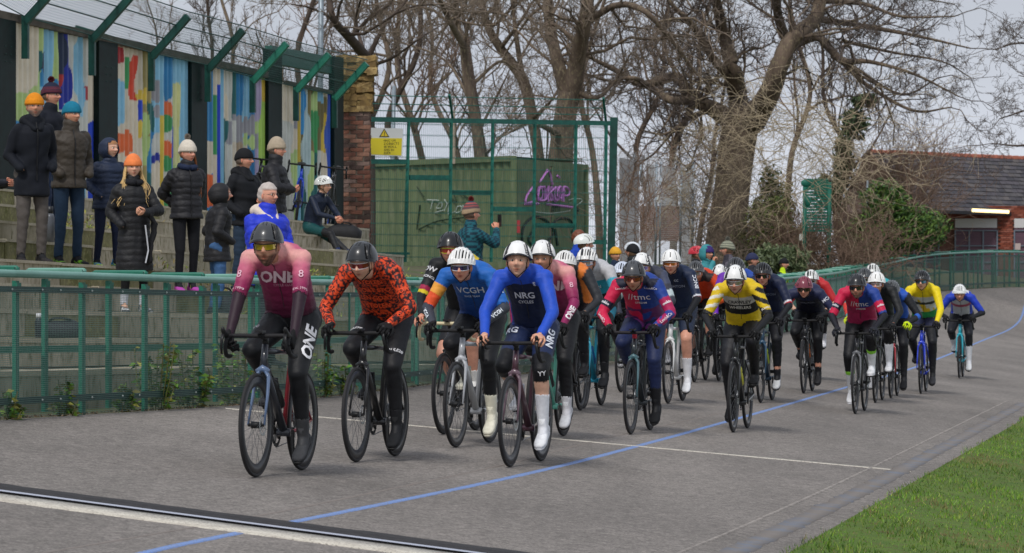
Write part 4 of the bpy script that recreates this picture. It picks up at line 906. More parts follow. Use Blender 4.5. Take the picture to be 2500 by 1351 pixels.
tag(ob('leaf_litter', mesh('leaf_litter', v, f, False, np.repeat(cc, 4, 0)), None, m_leaf), 'dead leaves and grit lying along the foot of the barrier', 'leaf litter', kind='stuff')
# ------------------------------------------------------------------ people
m_skin = mat('skin', attr=True, rough=.5, var=.08, scale=30, bump=.05)
m_cloth = mat('cloth', attr=True, rough=.78, var=.1, scale=25, bump=.25, bscale=260, spec=.25)
m_lycra = mat('lycra', attr=True, rough=.55, var=.08, scale=30, bump=.15, bscale=400, spec=.3)
m_puff = mat('puffer_fabric', attr=True, rough=.62, var=.1, scale=14, bump=.5, bscale=45, spec=.4)
m_eyew = cm('#dcd8d0', .3); m_eyed = cm('#2c241f', .2)
SKIN = dict(pale='#d9ab92', rosy='#d59a82', tan='#b98466', mid='#c8957a')
def smooth01(x, a, b): t = np.clip((x - a) / (b - a), 0, 1); return t * t * (3 - 2 * t)
def head_geo(skin, beard=None, hair=None, bd=0.0, male=1, hi=1, bald=0):
    """face forward +x, centred mid-head; beard/hair colours are painted where they grow and thickened"""
    nu, nv = (56, 44) if hi else (32, 26)
    th = np.linspace(0.02, math.pi - .02, nv); az = np.arange(nu) * 2 * math.pi / nu
    TH, AZ = np.meshgrid(th, az, indexing='ij'); sx, sy, sz = np.sin(TH) * np.cos(AZ), np.sin(TH) * np.sin(AZ), np.cos(TH)
    x, y, z = sx * .098, sy * .076, sz * .118
    k = smooth01(-z, .01, .115); y = y * (1 - .34 * k); x = np.where(x < 0, x * (1 - .45 * smooth01(-z, .02, .11)), x * (1 - .05 * k))
    x = np.where(x > 0, x * .93, x * 1.04)
    y = y * (1 + .06 * smooth01(z, .0, .05) * (x < .05))
    fr = smooth01(sx, .25, .7)
    G = lambda y0, z0, wy, wz: np.exp(-((y - y0) / wy) ** 2 - ((z - z0) / wz) ** 2) * fr
    x = x + .007 * G(0, .030, .05, .010) - .011 * (G(.031, .008, .017, .012) + G(-.031, .008, .017, .012))
    x = x + .026 * G(0, -.022, .012, .013) + .017 * G(0, -.004, .0085, .02) + .009 * (G(.012, -.027, .008, .008) + G(-.012, -.027, .008, .008))
    x = x + .005 * (G(.042, -.018, .02, .02) + G(-.042, -.018, .02, .02)) - .006 * G(0, -.043, .02, .006) + .008 * G(0, -.053, .02, .0055) - .005 * G(0, -.060, .022, .003) + .008 * G(0, -.067, .017, .006) - .005 * G(0, -.079, .02, .006) + .010 * G(0, -.098, .022, .014)
    sk = hx(SKIN.get(skin, skin)); C = np.tile(sk, (nv, nu, 1))
    def mixc(m_, c): 
        nonlocal C; C = C * (1 - m_[..., None]) + np.array(c) * m_[..., None]
    mixc(.55 * (G(.042, -.02, .022, .02) + G(-.042, -.02, .022, .02) + G(0, -.025, .012, .012)), sk * V(1.05, .72, .68))
    mixc(np.clip(1.1 * (G(0, -.0545, .022, .005) + G(0, -.0665, .018, .0055)), 0, 1), sk * V(.85, .45, .42))
    mixc(.9 * G(0, -.0605, .021, .0022), sk * .2)
    mixc(.5 * (G(.031, .006, .019, .010) + G(-.031, .006, .019, .010)), sk * V(.7, .55, .5))
    mixc(.8 * np.clip(G(.032, .026, .016, .0045) + G(-.032, .026, .016, .0045), 0, 1), hx(hair or '#4a3a2e') * .8)
    if beard is not None or bd:
        bm = smooth01(-z, .022 + .028 * np.exp(-(y / .034) ** 2) * 1.0, .045 + .03 * np.exp(-(y / .034) ** 2)) * smooth01(sx, -.15, .1)
        mou = np.exp(-(y / .026) ** 2 - ((z + .045) / .006) ** 2) * fr
        bm = np.clip(bm + mou, 0, 1) * (1 - np.clip(1.2 * np.exp(-(y / .02) ** 2 - ((z + .061) / .008) ** 2), 0, 1))
        nz = .85 + .15 * wob(np.stack([x, y, z], -1).reshape(-1, 3), 260, 3).reshape(x.shape)
        mixc(np.clip(bm * nz, 0, 1) * (1 if bd >= .5 else .45), hx(beard or '#4a3a30'))
        if bd >= .5: s_ = bm * .010 * bd; x = x + sx * s_; y = y + sy * s_; z = z + sz * s_ * 1.6
    if hair is not None and not bald:
        hm = np.clip(smooth01(z, .045, .058) + smooth01(-sx, -.12, .06) * smooth01(z, -.06, -.04), 0, 1); mixc(hm * .96, hx(hair)); s_ = hm * .012 * (1 + .3 * wob(np.stack([x, y, z], -1).reshape(-1, 3), 130, 9).reshape(x.shape)); x, y, z = x + sx * s_, y + sy * s_, z + sz * s_
    P = np.stack([x, y, z], -1).reshape(-1, 3); C = C.reshape(-1, 3)
    i, j = np.meshgrid(np.arange(nv - 1), np.arange(nu), indexing='ij'); i, j = i.ravel(), j.ravel(); j2 = (j + 1) % nu
    Fq = [tuple(q) for q in np.stack([i * nu + j, (i + 1) * nu + j, (i + 1) * nu + j2, i * nu + j2], 1)]
    Fq += [tuple(range(nu))[::-1][::-1], tuple((nv - 1) * nu + j for j in range(nu))[::-1]]
    q = MB(); q.add(P, Fq); n0 = len(P)
    for s_ in (1, -1):
        M = np.array(Matrix.Rotation(R(18) * s_, 3, 'Z')); q.ball((-.008, s_ * .078, -.006), (.020, .008, .032), 10, 7, M); 
    VV, FF = q.arr(); C = np.r_[C, np.tile(sk * V(1, .8, .75), (len(VV) - n0, 1))]
    return VV, FF, C
HEADS = {}
def look_mtx(yaw=0, pitch=0, roll=0): return Matrix.Rotation(yaw, 3, 'Z') @ Matrix.Rotation(pitch, 3, 'Y') @ Matrix.Rotation(roll, 3, 'X')
def put_eyes(parent, hc, HM, sc=1):
    for s_ in (1, -1):
        q = MB(); q.ball((.0725, s_ * .031, .008), (.0115, .0125, .0082), 10, 7); v, f = q.arr(); e = ob('eye', mesh('eye', v * sc @ HM.T + hc, f), parent, m_eyew)
        q = MB(); q.ball((.081, s_ * .031, .0078), (.005, .0068, .0072), 8, 5); v, f = q.arr(); ob('iris', mesh('iris', v * sc @ HM.T + hc, f), e, m_eyed)
def hand_geo(W, d, n, side, curl=(30, 60, 50), sz=1, spread=.0, k=6):
    """wrist, direction to the knuckles, palm normal; side +1 when the thumb lies on the (d x n) side"""
    d = nrm(np.array(d, float)); n = np.array(n, float); n = nrm(n - d * (n @ d)); l = np.cross(d, n); q = MB()
    c1, c2 = W + d * .015 * sz, W + d * .082 * sz
    q.loft([(W - d * .012 * sz, l, n, .026 * sz, .02 * sz), (c1, l, n, .030 * sz, .019 * sz), (W + d * .05 * sz, l, n, .040 * sz, .017 * sz), (c2, l, n, .042 * sz, .013 * sz), (W + d * .09 * sz, l, n, .036 * sz, .009 * sz)], 10)
    for i, L in enumerate((.9, 1.0, .94, .76)):
        o = (i - 1.5) * .0205 * (-side) * -1; base = W + d * (.078 - .004 * abs(i - 1.3)) * sz + l * o * sz * side
        base = W + d * (.08 - .005 * abs(i - 1.3)) * sz + l * (1.5 - i) * .0205 * side * sz; p = base; a = 0; pts = [p]; r = [.0098 * sz]
        for sl_, c_, rr in zip((.043, .027, .021), curl, (.0092, .0084, .0068)):
            a += R(c_ * (1 + .06 * i)); p = p + (d * math.cos(a) + n * math.sin(a) + l * spread * (1.5 - i) * side) * sl_ * L * sz; pts.append(p); r.append(rr * sz)
        q.tube(pts, r, k)
        q.ball(pts[-1], .0068 * sz, 6, 4)
    t0 = W + d * .02 * sz + l * .026 * side * sz; t1 = t0 + (d * .55 + l * .55 * side + n * .35) * .042 * sz; t2 = t1 + (d * .75 + l * .05 * side + n * .55) * .036 * sz; t3 = t2 + (d * .6 - l * .15 * side + n * .7) * .026 * sz
    q.tube([t0, t1, t2, t3], [.014 * sz, .0125 * sz, .0105 * sz, .008 * sz], k); q.ball(t3, .008 * sz, 6, 4)
    return q.arr()
def ik(a, b, l1, l2, pole):
    a, b = np.array(a, float), np.array(b, float); d = b - a; L = min(np.linalg.norm(d), (l1 + l2) * .999); d = nrm(d); b = a + d * L
    x = (l1 * l1 - l2 * l2 + L * L) / (2 * L); h = math.sqrt(max(l1 * l1 - x * x, 0)); p = np.array(pole, float); p = nrm(p - d * (p @ d)); return a + d * x + p * h, b
LBL = dict(torso=0, uarm=1, farm=2, hand=3, thigh=4, shin=5, foot=6, neck=7, head=8)
class Body:
    def __init__(s): s.mb = MB(); s.bones = []
    def seg(s, lab, side, a, b, ra, rb, t=(0, 1), prim=True, k=12):
        s.bones.append((LBL[lab], side, np.array(a, float), np.array(b, float), ra, rb, t))
        if prim: s.mb.cap_(a, ra, b, rb, k)
    def finish(s, vox, sm=3):
        s.P, s.Fq, s.Nm = blob(s.mb, vox, sm)
        best = np.full(len(s.P), 9.); s.L = np.zeros(len(s.P), int); s.T = np.zeros(len(s.P)); s.S = np.zeros(len(s.P), int)
        for lab, side, a, b, ra, rb, tt in s.bones:
            d = b - a; t = np.clip(((s.P - a) @ d) / (d @ d), 0, 1); dist = np.linalg.norm(s.P - a - t[:, None] * d, axis=1) - (ra + (rb - ra) * t)
            m_ = dist < best; best[m_] = dist[m_]; s.L[m_] = lab; s.T[m_] = tt[0] + (tt[1] - tt[0]) * t[m_]; s.S[m_] = side
    def garment(s, name, sel, colr, m, parent, off=.006, folds=0.0, ffreq=40, rib=None):
        fm = sel[s.Fq[:, 0]]; Fs = s.Fq[fm]
        if not len(Fs): return None
        ids = np.unique(Fs); mp = np.full(len(s.P), -1); mp[ids] = np.arange(len(ids)); Fs = mp[Fs]; P, Nn_ = s.P[ids], s.Nm[ids]
        o = np.full(len(ids), off) + folds * wob(P * V(1, 1, 1.6), ffreq, len(ids) % 17)
        e = np.sort(np.r_[Fs[:, [0, 1]], Fs[:, [1, 2]], Fs[:, [2, 3]], Fs[:, [3, 0]]], axis=1); key = e[:, 0] * (len(ids) + 1) + e[:, 1]
        uq, ct = np.unique(key, return_counts=True); be = uq[ct == 1]; bv = np.unique(np.r_[be // (len(ids) + 1), be % (len(ids) + 1)]).astype(int)
        if rib is not None: o = o + rib(s.T[ids], s.L[ids], P)
        V2 = P + Nn_ * o[:, None]; nb = len(V2)
        inner = P[bv] - Nn_[bv] * .001; im = np.full(len(ids), -1); im[bv] = nb + np.arange(len(bv))
        # skirt that closes the hem: quads from directed border edges
        d = np.r_[Fs[:, [0, 1]], Fs[:, [1, 2]], Fs[:, [2, 3]], Fs[:, [3, 0]]]; bm = np.isin(key, be); d = d[bm]
        sk = np.c_[d[:, 1], d[:, 0], im[d[:, 0]], im[d[:, 1]]]
        c = colr(s.L[ids], s.T[ids], P, s.S[ids]) if callable(colr) else np.tile(np.array(colr), (len(ids), 1))
        return ob(name, mesh(name, np.r_[V2, inner], np.r_[Fs, sk], True, np.r_[c, c[bv]]), parent, m)
    def body_mesh(s, parent, skin, extra):
        """one mesh for the whole figure: trunk and limbs, head and bare hands"""
        VV, FF, CC = [s.P], [tuple(q) for q in s.Fq], [np.tile(hx(SKIN.get(skin, skin)), (len(s.P), 1))]; n = len(s.P)
        for v, f, c in extra:
            VV.append(v); FF += [tuple(i + n for i in q) for q in f]; CC.append(c if np.ndim(c) == 2 else np.tile(c, (len(v), 1))); n += len(v)
        return ob('body', mesh('body', np.concatenate(VV), FF, True, np.concatenate(CC)), parent, m_skin)
    def bvh(s, off=.006, sel=None):
        f = s.Fq if sel is None else s.Fq[sel[s.Fq[:, 0]]]
        return BVHTree.FromPolygons((s.P + s.Nm * off).tolist(), f.tolist())
# ---- helmets
def helmet(parent, hc, HM, style, c1, c2=None, hi=1, mk='#17181a', sc=1):
    nf, nb = (75, 64) if hi else (43, 30)
    ph = np.linspace(-1.5, 1.5, nf); tb = np.linspace(0, 1, nb); PH, TB = np.meshgrid(ph, tb, indexing='ij'); cp = np.cos(PH)
    b0 = R(7) - R(5) * (1 - cp); b1 = math.pi + R(12) - R(8) * (1 - cp); Bq = b0 + (b1 - b0) * TB
    ax = np.where(np.cos(Bq) > 0, .134, .166); fwd = np.cos(Bq) > 0; deg = np.degrees(PH); bd_ = np.degrees(Bq); ad = abs(deg)
    vent = np.zeros_like(PH, bool); lin = np.zeros_like(vent)
    if style == 'vent':
        for c0, w_ in ((0, 4.4), (15, 4.2), (30, 4.2), (46, 4.4), (62, 4)):
            ln_ = abs(ad - c0) < w_; vent |= ln_ & (((bd_ > 22 + c0 * .25) & (bd_ < 78 - c0 * .1)) | ((bd_ > 92) & (bd_ < 150 - c0 * .5)))
        lin = (abs(ad - 22.5) < 2.2) | (abs(ad - 54) < 2.5)
    else:
        cc = 46 - 24 * np.clip((bd_ - 12) / 75, 0, 1.2) ** 1.3; vent |= (abs(ad - cc) < 5.2) & (bd_ > 16) & (bd_ < 80)
        vent |= (abs(ad - cc - 20) < 4.5) & (bd_ > 25) & (bd_ < 100); vent |= (ad < 9) & (ad > 2.5) & (bd_ > 62) & (bd_ < 82) if style == 'aero' else (ad < 4.5) & (bd_ > 24) & (bd_ < 62)
        vent |= (abs(ad - 14) < 3.5) & (bd_ > 100) & (bd_ < 140); lin = ((ad > cc + 3) & (ad < cc + 22)) | (bd_ < 11)
    rd = np.where(vent, .90, 1.0) * (1 + .03 * np.exp(-((TB) / .04) ** 2)); rdg = 1 + (.012 * np.cos(np.radians(ad * 360 / 15.5)) * -1 if style == 'vent' else 0) * (bd_ > 15) * (bd_ < 165)
    P = np.stack([ax * cp * np.cos(Bq), .111 * np.sin(PH), .128 * cp * np.sin(Bq)], -1) * (rd * rdg)[..., None]
    P[..., 2] += .004 - .018 * (1 - cp); inn = P * .86; n = nf * nb; Vt = np.r_[P.reshape(-1, 3), inn.reshape(-1, 3)]
    i, j = np.meshgrid(np.arange(nf - 1), np.arange(nb - 1), indexing='ij'); i, j = i.ravel(), j.ravel(); A_ = i * nb + j
    q = np.stack([A_, A_ + nb, A_ + nb + 1, A_ + 1], 1); vf = vent.ravel(); lf = lin.ravel(); mi = np.where(vf[q[:, 0]] & vf[q[:, 2]], 1, np.where(lf[q[:, 0]] & (c2 is not None), 3, 0))
    e0 = np.r_[np.arange(nf) * nb, (nf - 1) * nb + np.arange(nb), (np.arange(nf) * nb + nb - 1)[::-1], np.arange(nb)[::-1]]; rim = np.stack([e0[:-1], e0[1:], e0[1:] + n, e0[:-1] + n], 1)
    F_ = np.r_[q, q[:, ::-1] + n, rim]; mi = np.r_[mi, np.ones(len(q), int), np.full(len(rim), 2)]
    Vt = (Vt * sc + V(-.010, 0, .028)) @ HM.T + hc; md = mat('helmet_inside', '#101012', .8, spec=.15)
    h = ob('helmet', mesh('helmet', Vt, F_, True, mats=[cm(c1, .3, coat=.2), md, cm(mk, .5), cm(c2 or c1, .35)], mi=mi), parent)
    if hi:
        ln = []
        for s_ in (1, -1):
            for a in ((.05, .078, .0), (-.03, .085, -.01)): ln.append(((np.array([(a[0], s_ * a[1], a[2] + .02), (.02, s_ * .064, -.06), (.045, 0, -.12)]) @ HM.T + hc), .0035))
        v, f = tubes_np(ln, 4); ob('chin_strap', mesh('chin_strap', v, f), h, md)
    return h
def glasses(parent, hc, HM, lens, frame='#e8e8e8', big=1):
    a = np.linspace(-1.12, 1.12, 17); rx, ry = .099, .078; top, bot = .023, -.018 * big; v = []; x0 = .001
    for t in a:
        e = abs(t) / 1.12; b = bot * (1 - .35 * e ** 3) + .009 * math.exp(-(t / .14) ** 2)
        for z in (top, b): v.append((x0 + rx * math.cos(t), ry * math.sin(t), z))
    v = np.array(v); v2 = v * V(.975, .975, 1); n = len(a); f = [(2 * i, 2 * i + 1, 2 * i + 3, 2 * i + 2) for i in range(n - 1)] + [(2 * n + 2 * i, 2 * n + 2 * i + 2, 2 * n + 2 * i + 3, 2 * n + 2 * i + 1) for i in range(n - 1)]
    lm = mat('lens_' + lens[1:], lens, .08, coat=1, spec=.9, metal=.55)
    g = ob('sunglasses', mesh('sunglasses', np.r_[v, v2] @ HM.T + hc, f), parent, lm)
    q = MB(); q.tube(v[0::2], .0032, 5)
    if frame: q.tube(v[1::2], .0022, 4)
    for s_ in (1, -1): q.tube([v[0] if s_ < 0 else v[-2], V(-.02, s_ * .082, .018)], .003, 4)
    V_, F_ = q.arr(); ob('glasses_frame', mesh('glasses_frame', V_ @ HM.T + hc, F_), g, cm(frame or '#222222', .35)); return g
def specs(parent, hc, HM):
    q = MB(); a = np.linspace(0, 2 * math.pi, 13)
    for s_ in (1, -1): q.tube([(.092 - .006 * math.cos(t) * s_ * 0, s_ * .031 + .021 * math.cos(t), .006 + .014 * math.sin(t)) for t in a], .0018, 4); q.tube([(.09, s_ * .052, .01), (-.01, s_ * .082, .01)], .0018, 4)
    q.tube([(.094, -.01, .008), (.094, .01, .008)], .0018, 4); v, f = q.arr(); ob('spectacles', mesh('spectacles', v @ HM.T + hc, f), parent, cm('#3a3632', .3))
def pony(*a): pass
def shoe_geo(ank, dirf, up, sz=1, over=0):
    """ankle joint, toe direction, up"""
    d = nrm(np.array(dirf, float)); u = np.array(up, float); u = nrm(u - d * (u @ d)); l = np.cross(u, d); q = MB()
    S = [(-.075, -.045, .030, .030), (-.06, -.04, .036, .042), (-.02, -.035, .038, .052), (.04, -.045, .040, .042), (.10, -.058, .047, .030), (.15, -.062, .047, .024), (.185, -.064, .036, .018), (.2, -.066, .02, .011)]
    q.loft([(ank + (d * x + u * z) * sz, l, u, hw * sz, hh * sz) for x, z, hw, hh in S], 14, 2.4)
    q.loft([(ank + (u * z + d * x) * sz, d, l, a * sz, b * sz) for x, z, a, b in ((-.012, -.04, .055, .04), (-.015, -.0, .05, .038), (-.018, .03 + .05 * over, .047, .037))], 12)
    so = MB(); so.loft([(ank + (d * x + u * (-.084)) * sz, l, u, hw * sz, .009 * sz) for x, hw in ((-.08, .028), (-.03, .035), (.04, .038), (.12, .047), (.18, .038), (.205, .018))], 12, 3)
    return q, so
# ------------------------------------------------------------------ bicycle (shared meshes; colours set per object)
WR = .338
def bike_protos():
    B = {}
    an = np.linspace(0, 2 * math.pi, 65)[:-1]
    def ring(prof):    # prof: list (r, y) closed
        k = len(prof); v = np.array([(r * math.cos(a), y, r * math.sin(a)) for a in an for r, y in prof]); n = len(an)
        return v, np.array([(i * k + j, i * k + (j + 1) % k, ((i + 1) % n) * k + (j + 1) % k, ((i + 1) % n) * k + j) for i in range(n) for j in range(k)])
    t = np.arange(8) * math.pi / 4; v, f = ring([(WR - .013 + .0135 * math.cos(a), .0135 * math.sin(a)) for a in t]); B['tyre'] = mesh('tyre', v, f)
    for nm, dp in (('rim', .046), ('rim_deep', .062), ('rim_shallow', .022)): v, f = ring([(WR - .024, .0105), (WR - .02, 0), (WR - .024, -.0105), (WR - .024 - dp * .6, -.0125), (WR - .024 - dp, -.004), (WR - .024 - dp, .004), (WR - .024 - dp * .6, .0125)]); B[nm] = mesh(nm, v, f)
    q = MB(); ln = []
    for i in range(22):
        a = i * 2 * math.pi / 22; s_ = 1 if i % 2 else -1; ln.append((np.array([(.018 * math.cos(a + .9 * s_), s_ * .03, .018 * math.sin(a + .9 * s_)), ((WR - .06) * math.cos(a), 0, (WR - .06) * math.sin(a))]), .0016))
    v, f = tubes_np(ln, 3); B['spokes'] = mesh('spokes', v, f, False)
    q = MB(); q.tube([(0, -.055, 0), (0, -.035, 0), (0, -.03, 0), (0, .03, 0), (0, .035, 0), (0, .055, 0)], [.01, .012, .022, .022, .012, .01], 12); B['hub'] = q.me('hub', True)
    q = MB(); a = np.linspace(0, 2 * math.pi, 33)[:-1]; v = [(r * math.cos(x), y, r * math.sin(x)) for x in a for r, y in ((.07, .045), (.056, .045), (.056, .047), (.07, .047))]
    f = [(4 * i + j, 4 * i + (j + 1) % 4, 4 * ((i + 1) % 32) + (j + 1) % 4, 4 * ((i + 1) % 32) + j) for i in range(32) for j in range(4)]; q.add(v, f)
    for x in a[::5]: q.bar((.015 * math.cos(x), .046, .015 * math.sin(x)), (.058 * math.cos(x + .4), .046, .058 * math.sin(x + .4)), .004, .002)
    B['brake_disc'] = q.me('brake_disc')
    # frame: BB (0,.27), rear hub (-.41), front hub (.585), head tube
    BB = V(0, 0, .27); RH = V(-.41, 0, WR); FH = V(.585, 0, WR); HT = V(.395, 0, .845); HB = V(.437, 0, .70); ST = V(-.155, 0, .80)
    q = MB(); q.tube([HT + V(0, 0, .012), HB], [.022, .026], 14); q.tube([HT + V(.004, 0, -.03), ST + V(.01, 0, .0)], [.022, .015], 12, (1, .9)); q.tube([HB + V(-.01, 0, .02), BB + V(.01, 0, .02)], [.03, .03], 12, (1, .75))
    q.tube([BB + V(0, -.045, 0), BB + V(0, .045, 0)], .027, 14); B['frame'] = q.me('frame', True); q = MB()
    q.tube([BB, ST, ST + V(-.008, 0, .04)], [.022, .018, .017], 12, (.75, 1))
    for s_ in (1, -1):
        q.tube([BB + V(-.03, s_ * .028, -.005), V(-.16, s_ * .05, .285), RH + V(.01, s_ * .066, 0)], [.015, .012, .010], 8, (.7, 1)); q.tube([ST + V(0, s_ * .012, -.12), V(-.25, s_ * .04, .55), RH + V(0, s_ * .066, 0)], [.010, .009, .008], 8)
    B['rear'] = q.me('rear_triangle', True)
    q = MB(); q.tube([HT + V(0, 0, .03), HB + V(.005, 0, .0)], .016, 8)
    for s_ in (1, -1): q.tube([HB + V(.008, s_ * .018, -.005), V(.458, s_ * .043, .645), V(.50, s_ * .05, .53), FH + V(0, s_ * .055, 0)], [.024, .019, .015, .010], 10, (.65, 1))
    q.tube([HB + V(.01, -.04, -.02), HB + V(.012, 0, .005), HB + V(.01, .04, -.02)], [.02, .026, .02], 8)
    B['fork'] = q.me('fork', True)
    q = MB(); q.tube([ST, ST + V(-.035, 0, .14)], .014, 10, (.8, 1.2)); B['seatpost'] = q.me('seatpost', True)
    q = MB(); S = [(-.135, .965, .068, .018), (-.11, .972, .072, .022), (-.05, .968, .055, .022), (.0, .962, .03, .02), (.08, .96, .02, .016), (.13, .955, .012, .010)]
    q.loft([(V(x - .185, 0, z - .005), (0, 1, 0), (0, 0, 1), a, b) for x, z, a, b in S], 12); B['saddle'] = q.me('saddle', True)
    q = MB(); q.tube([HT + V(0, 0, .015), HT + V(-.006, 0, .06)], .021, 12); q.tube([HT + V(-.005, 0, .05), V(.475, 0, .915)], [.02, .018], 10); B['stem'] = q.me('stem', True)
    q = MB(); hb = []
    for s_ in (1, -1):
        pts = [(.478, 0, .915), (.478, s_ * .12, .917), (.482, s_ * .185, .916), (.50, s_ * .205, .914), (.55, s_ * .21, .905), (.578, s_ * .212, .87), (.572, s_ * .216, .825), (.535, s_ * .22, .79), (.48, s_ * .222, .782), (.44, s_ * .224, .784)]
        P = catmull(pts, 4); q.tube(P, .0145, 8)
    B['handlebar'] = q.me('handlebar', True)
    def lever(s_):
        q = MB(); q.loft([(V(x, s_ * .212, z), (0, 1, 0), (0, 0, 1), a, b) for x, z, a, b in ((.535, .912, .015, .017), (.575, .922, .017, .02), (.61, .935, .017, .023), (.635, .955, .014, .022), (.645, .965, .008, .012))], 10)
        q.tube([(.632, s_ * .212, .93), (.648, s_ * .215, .89), (.64, s_ * .22, .845), (.618, s_ * .226, .80)], [.009, .0085, .0075, .006], 6, (1.3, .6)); return q.me('brake_lever', True)
    B['lever1'] = lever(1); B['lever-1'] = lever(-1)
    q = MB(); q.box((.50, 0, .945), (.08, .05, .014)); q.bar((.478, 0, .92), (.49, 0, .94), .02, .012); B['computer'] = q.me('bike_computer')
    # cranks about the BB, pointing +x
    q = MB(); q.tube([(0, -.06, 0), (.0, -.07, 0)], .018, 10); q.bar((0, -.068, 0), (.172, -.075, 0), .014, .028); a = np.linspace(0, 2 * math.pi, 37)[:-1]
    v = [(r * math.cos(x), y, r * math.sin(x)) for x in a for r, y in ((.098 + .003 * (-1) ** int(round(x * 18 / math.pi)), -.052), (.072, -.052), (.072, -.049), (.098, -.049))]; f = [(4 * i + j, 4 * i + (j + 1) % 4, 4 * ((i + 1) % 36) + (j + 1) % 4, 4 * ((i + 1) % 36) + j) for i in range(36) for j in range(4)]; q.add(v, f)
    for i in range(4): x = i * math.pi / 2 + .5; q.bar((0, -.052, 0), (.08 * math.cos(x), -.051, .08 * math.sin(x)), .006, .02, up=(0, 1, 0))
    B['crank-1'] = q.me('crank'); q = MB(); q.bar((0, .062, 0), (.172, .075, 0), .014, .028); q.tube([(0, .055, 0), (0, .07, 0)], .018, 10); B['crank1'] = q.me('crank')
    q = MB(); q.box((0, 0, 0), (.085, .06, .012)); q.tube([(0, -.045, 0), (0, .045, 0)], .006, 6); B['pedal'] = q.me('pedal')
    q = MB(); q.tube([(0, -.05, .37), (-.2, -.05, .385), (-.41, -.05, .385)], .004, 4); q.tube([(0, -.05, .17), (-.2, -.05, .19), (-.375, -.05, .20)], .004, 4); B['chain'] = q.me('chain')
    q = MB()
    for i, r in enumerate(np.linspace(.055, .028, 8)): q.tube([(-.41, -.05 + i * .0036, WR), (-.41, -.048 + i * .0036, WR)], r, 16)
    B['cassette'] = q.me('cassette'); q = MB(); q.box((-.40, -.062, .255), (.03, .02, .07)); q.tube([(-.37, -.064, .20), (-.37, -.054, .20)], .024, 10); q.tube([(-.385, -.064, .265), (-.385, -.054, .265)], .024, 10); B['derailleur'] = q.me('rear_derailleur')
    q = MB(); q.loft([(BB + (HB - BB) * t + V(-.047, 0, .06), (0, 1, 0), nrm(np.cross(HB - BB, (0, 1, 0))), r, r) for t, r in ((.28, .034), (.3, .037), (.5, .037), (.54, .03), (.58, .037), (.64, .036), (.68, .018), (.72, .016))], 12); B['bottle'] = q.me('bottle', True)
    q = MB(); q.bar((0, 0, 0), (.0, 0, .11), .05, .012, up=(1, 0, 0)); B['plate'] = q.me('plate')
    return B
BP = bike_protos(); BB = V(0, 0, .27)
m_ty = mat('tyre_rubber', '#232224', .7, var=.2, scale=20, bump=.2); m_rm = cm('#2b2c2f', .35); m_sp = cm('#5a5c60', .4); m_blk = mat('black_parts', '#17181a', .45); m_met = mat('bare_metal', '#a2a5a8', .3, metal=.85); m_tape = mat('bar_tape', '#1c1c1e', .75, bump=.3, bscale=90)
def bicycle(mtx, cfg, label, group=None):
    t = thing('bicycle', label, 'bicycle', mtx=mtx, group=group)
    fr = cm(cfg.get('frame', '#1c1e22'), .3, coat=.4); fk = cm(cfg.get('fork', cfg.get('frame', '#1c1e22')), .3, coat=.4)
    f_ = ob('frame', BP['frame'], t, fr); ob('rear_triangle', BP['rear'], t, cm(cfg.get('rear', cfg.get('frame', '#1c1e22')), .3, coat=.4)); k_ = ob('fork', BP['fork'], t, fk); ob('seatpost', BP['seatpost'], t, m_blk); ob('saddle', BP['saddle'], t, m_blk)
    ob('stem', BP['stem'], t, cm(cfg.get('stem', '#1a1b1d'), .4)); hb = ob('handlebar', BP['handlebar'], t, cm(cfg['tape'], .7) if 'tape' in cfg else m_tape)
    for s_ in (1, -1): ob('brake_lever', BP['lever%d' % s_], hb, m_blk)
    if cfg.get('comp', 1): ob('bike_computer', BP['computer'], hb, m_blk)
    for x, r in ((.585, .7), (-.41, 1.9)):
        w_ = ob('wheel', BP['hub'], t, m_blk, (x, 0, WR), (0, r, 0)); ob('tyre', BP['tyre'], w_, m_ty); ob('rim', BP[cfg.get('rim', 'rim')], w_, cm(cfg.get('rimc', '#2b2c2f'), .35)); stuff(ob('spokes', BP['spokes'], w_, m_sp))
        if cfg.get('disc', 1): ob('brake_disc', BP['brake_disc'], w_, m_met)
    ca = cfg['crank']; 
    for s_ in (1, -1):
        a = ca if s_ > 0 else ca + math.pi; c = ob('crank', BP['crank%d' % s_], t, m_blk, BB, (0, -a, 0))
        ob('pedal', BP['pedal'], c, m_blk, (.172, s_ * .11, 0), (0, a + .25, 0))
    stuff(ob('chain', BP['chain'], t, m_met)); ob('cassette', BP['cassette'], t, m_met); ob('rear_derailleur', BP['derailleur'], t, m_blk)
    if cfg.get('bottle'): ob('bottle', BP['bottle'], t, cm(cfg['bottle'], .4))
    return t
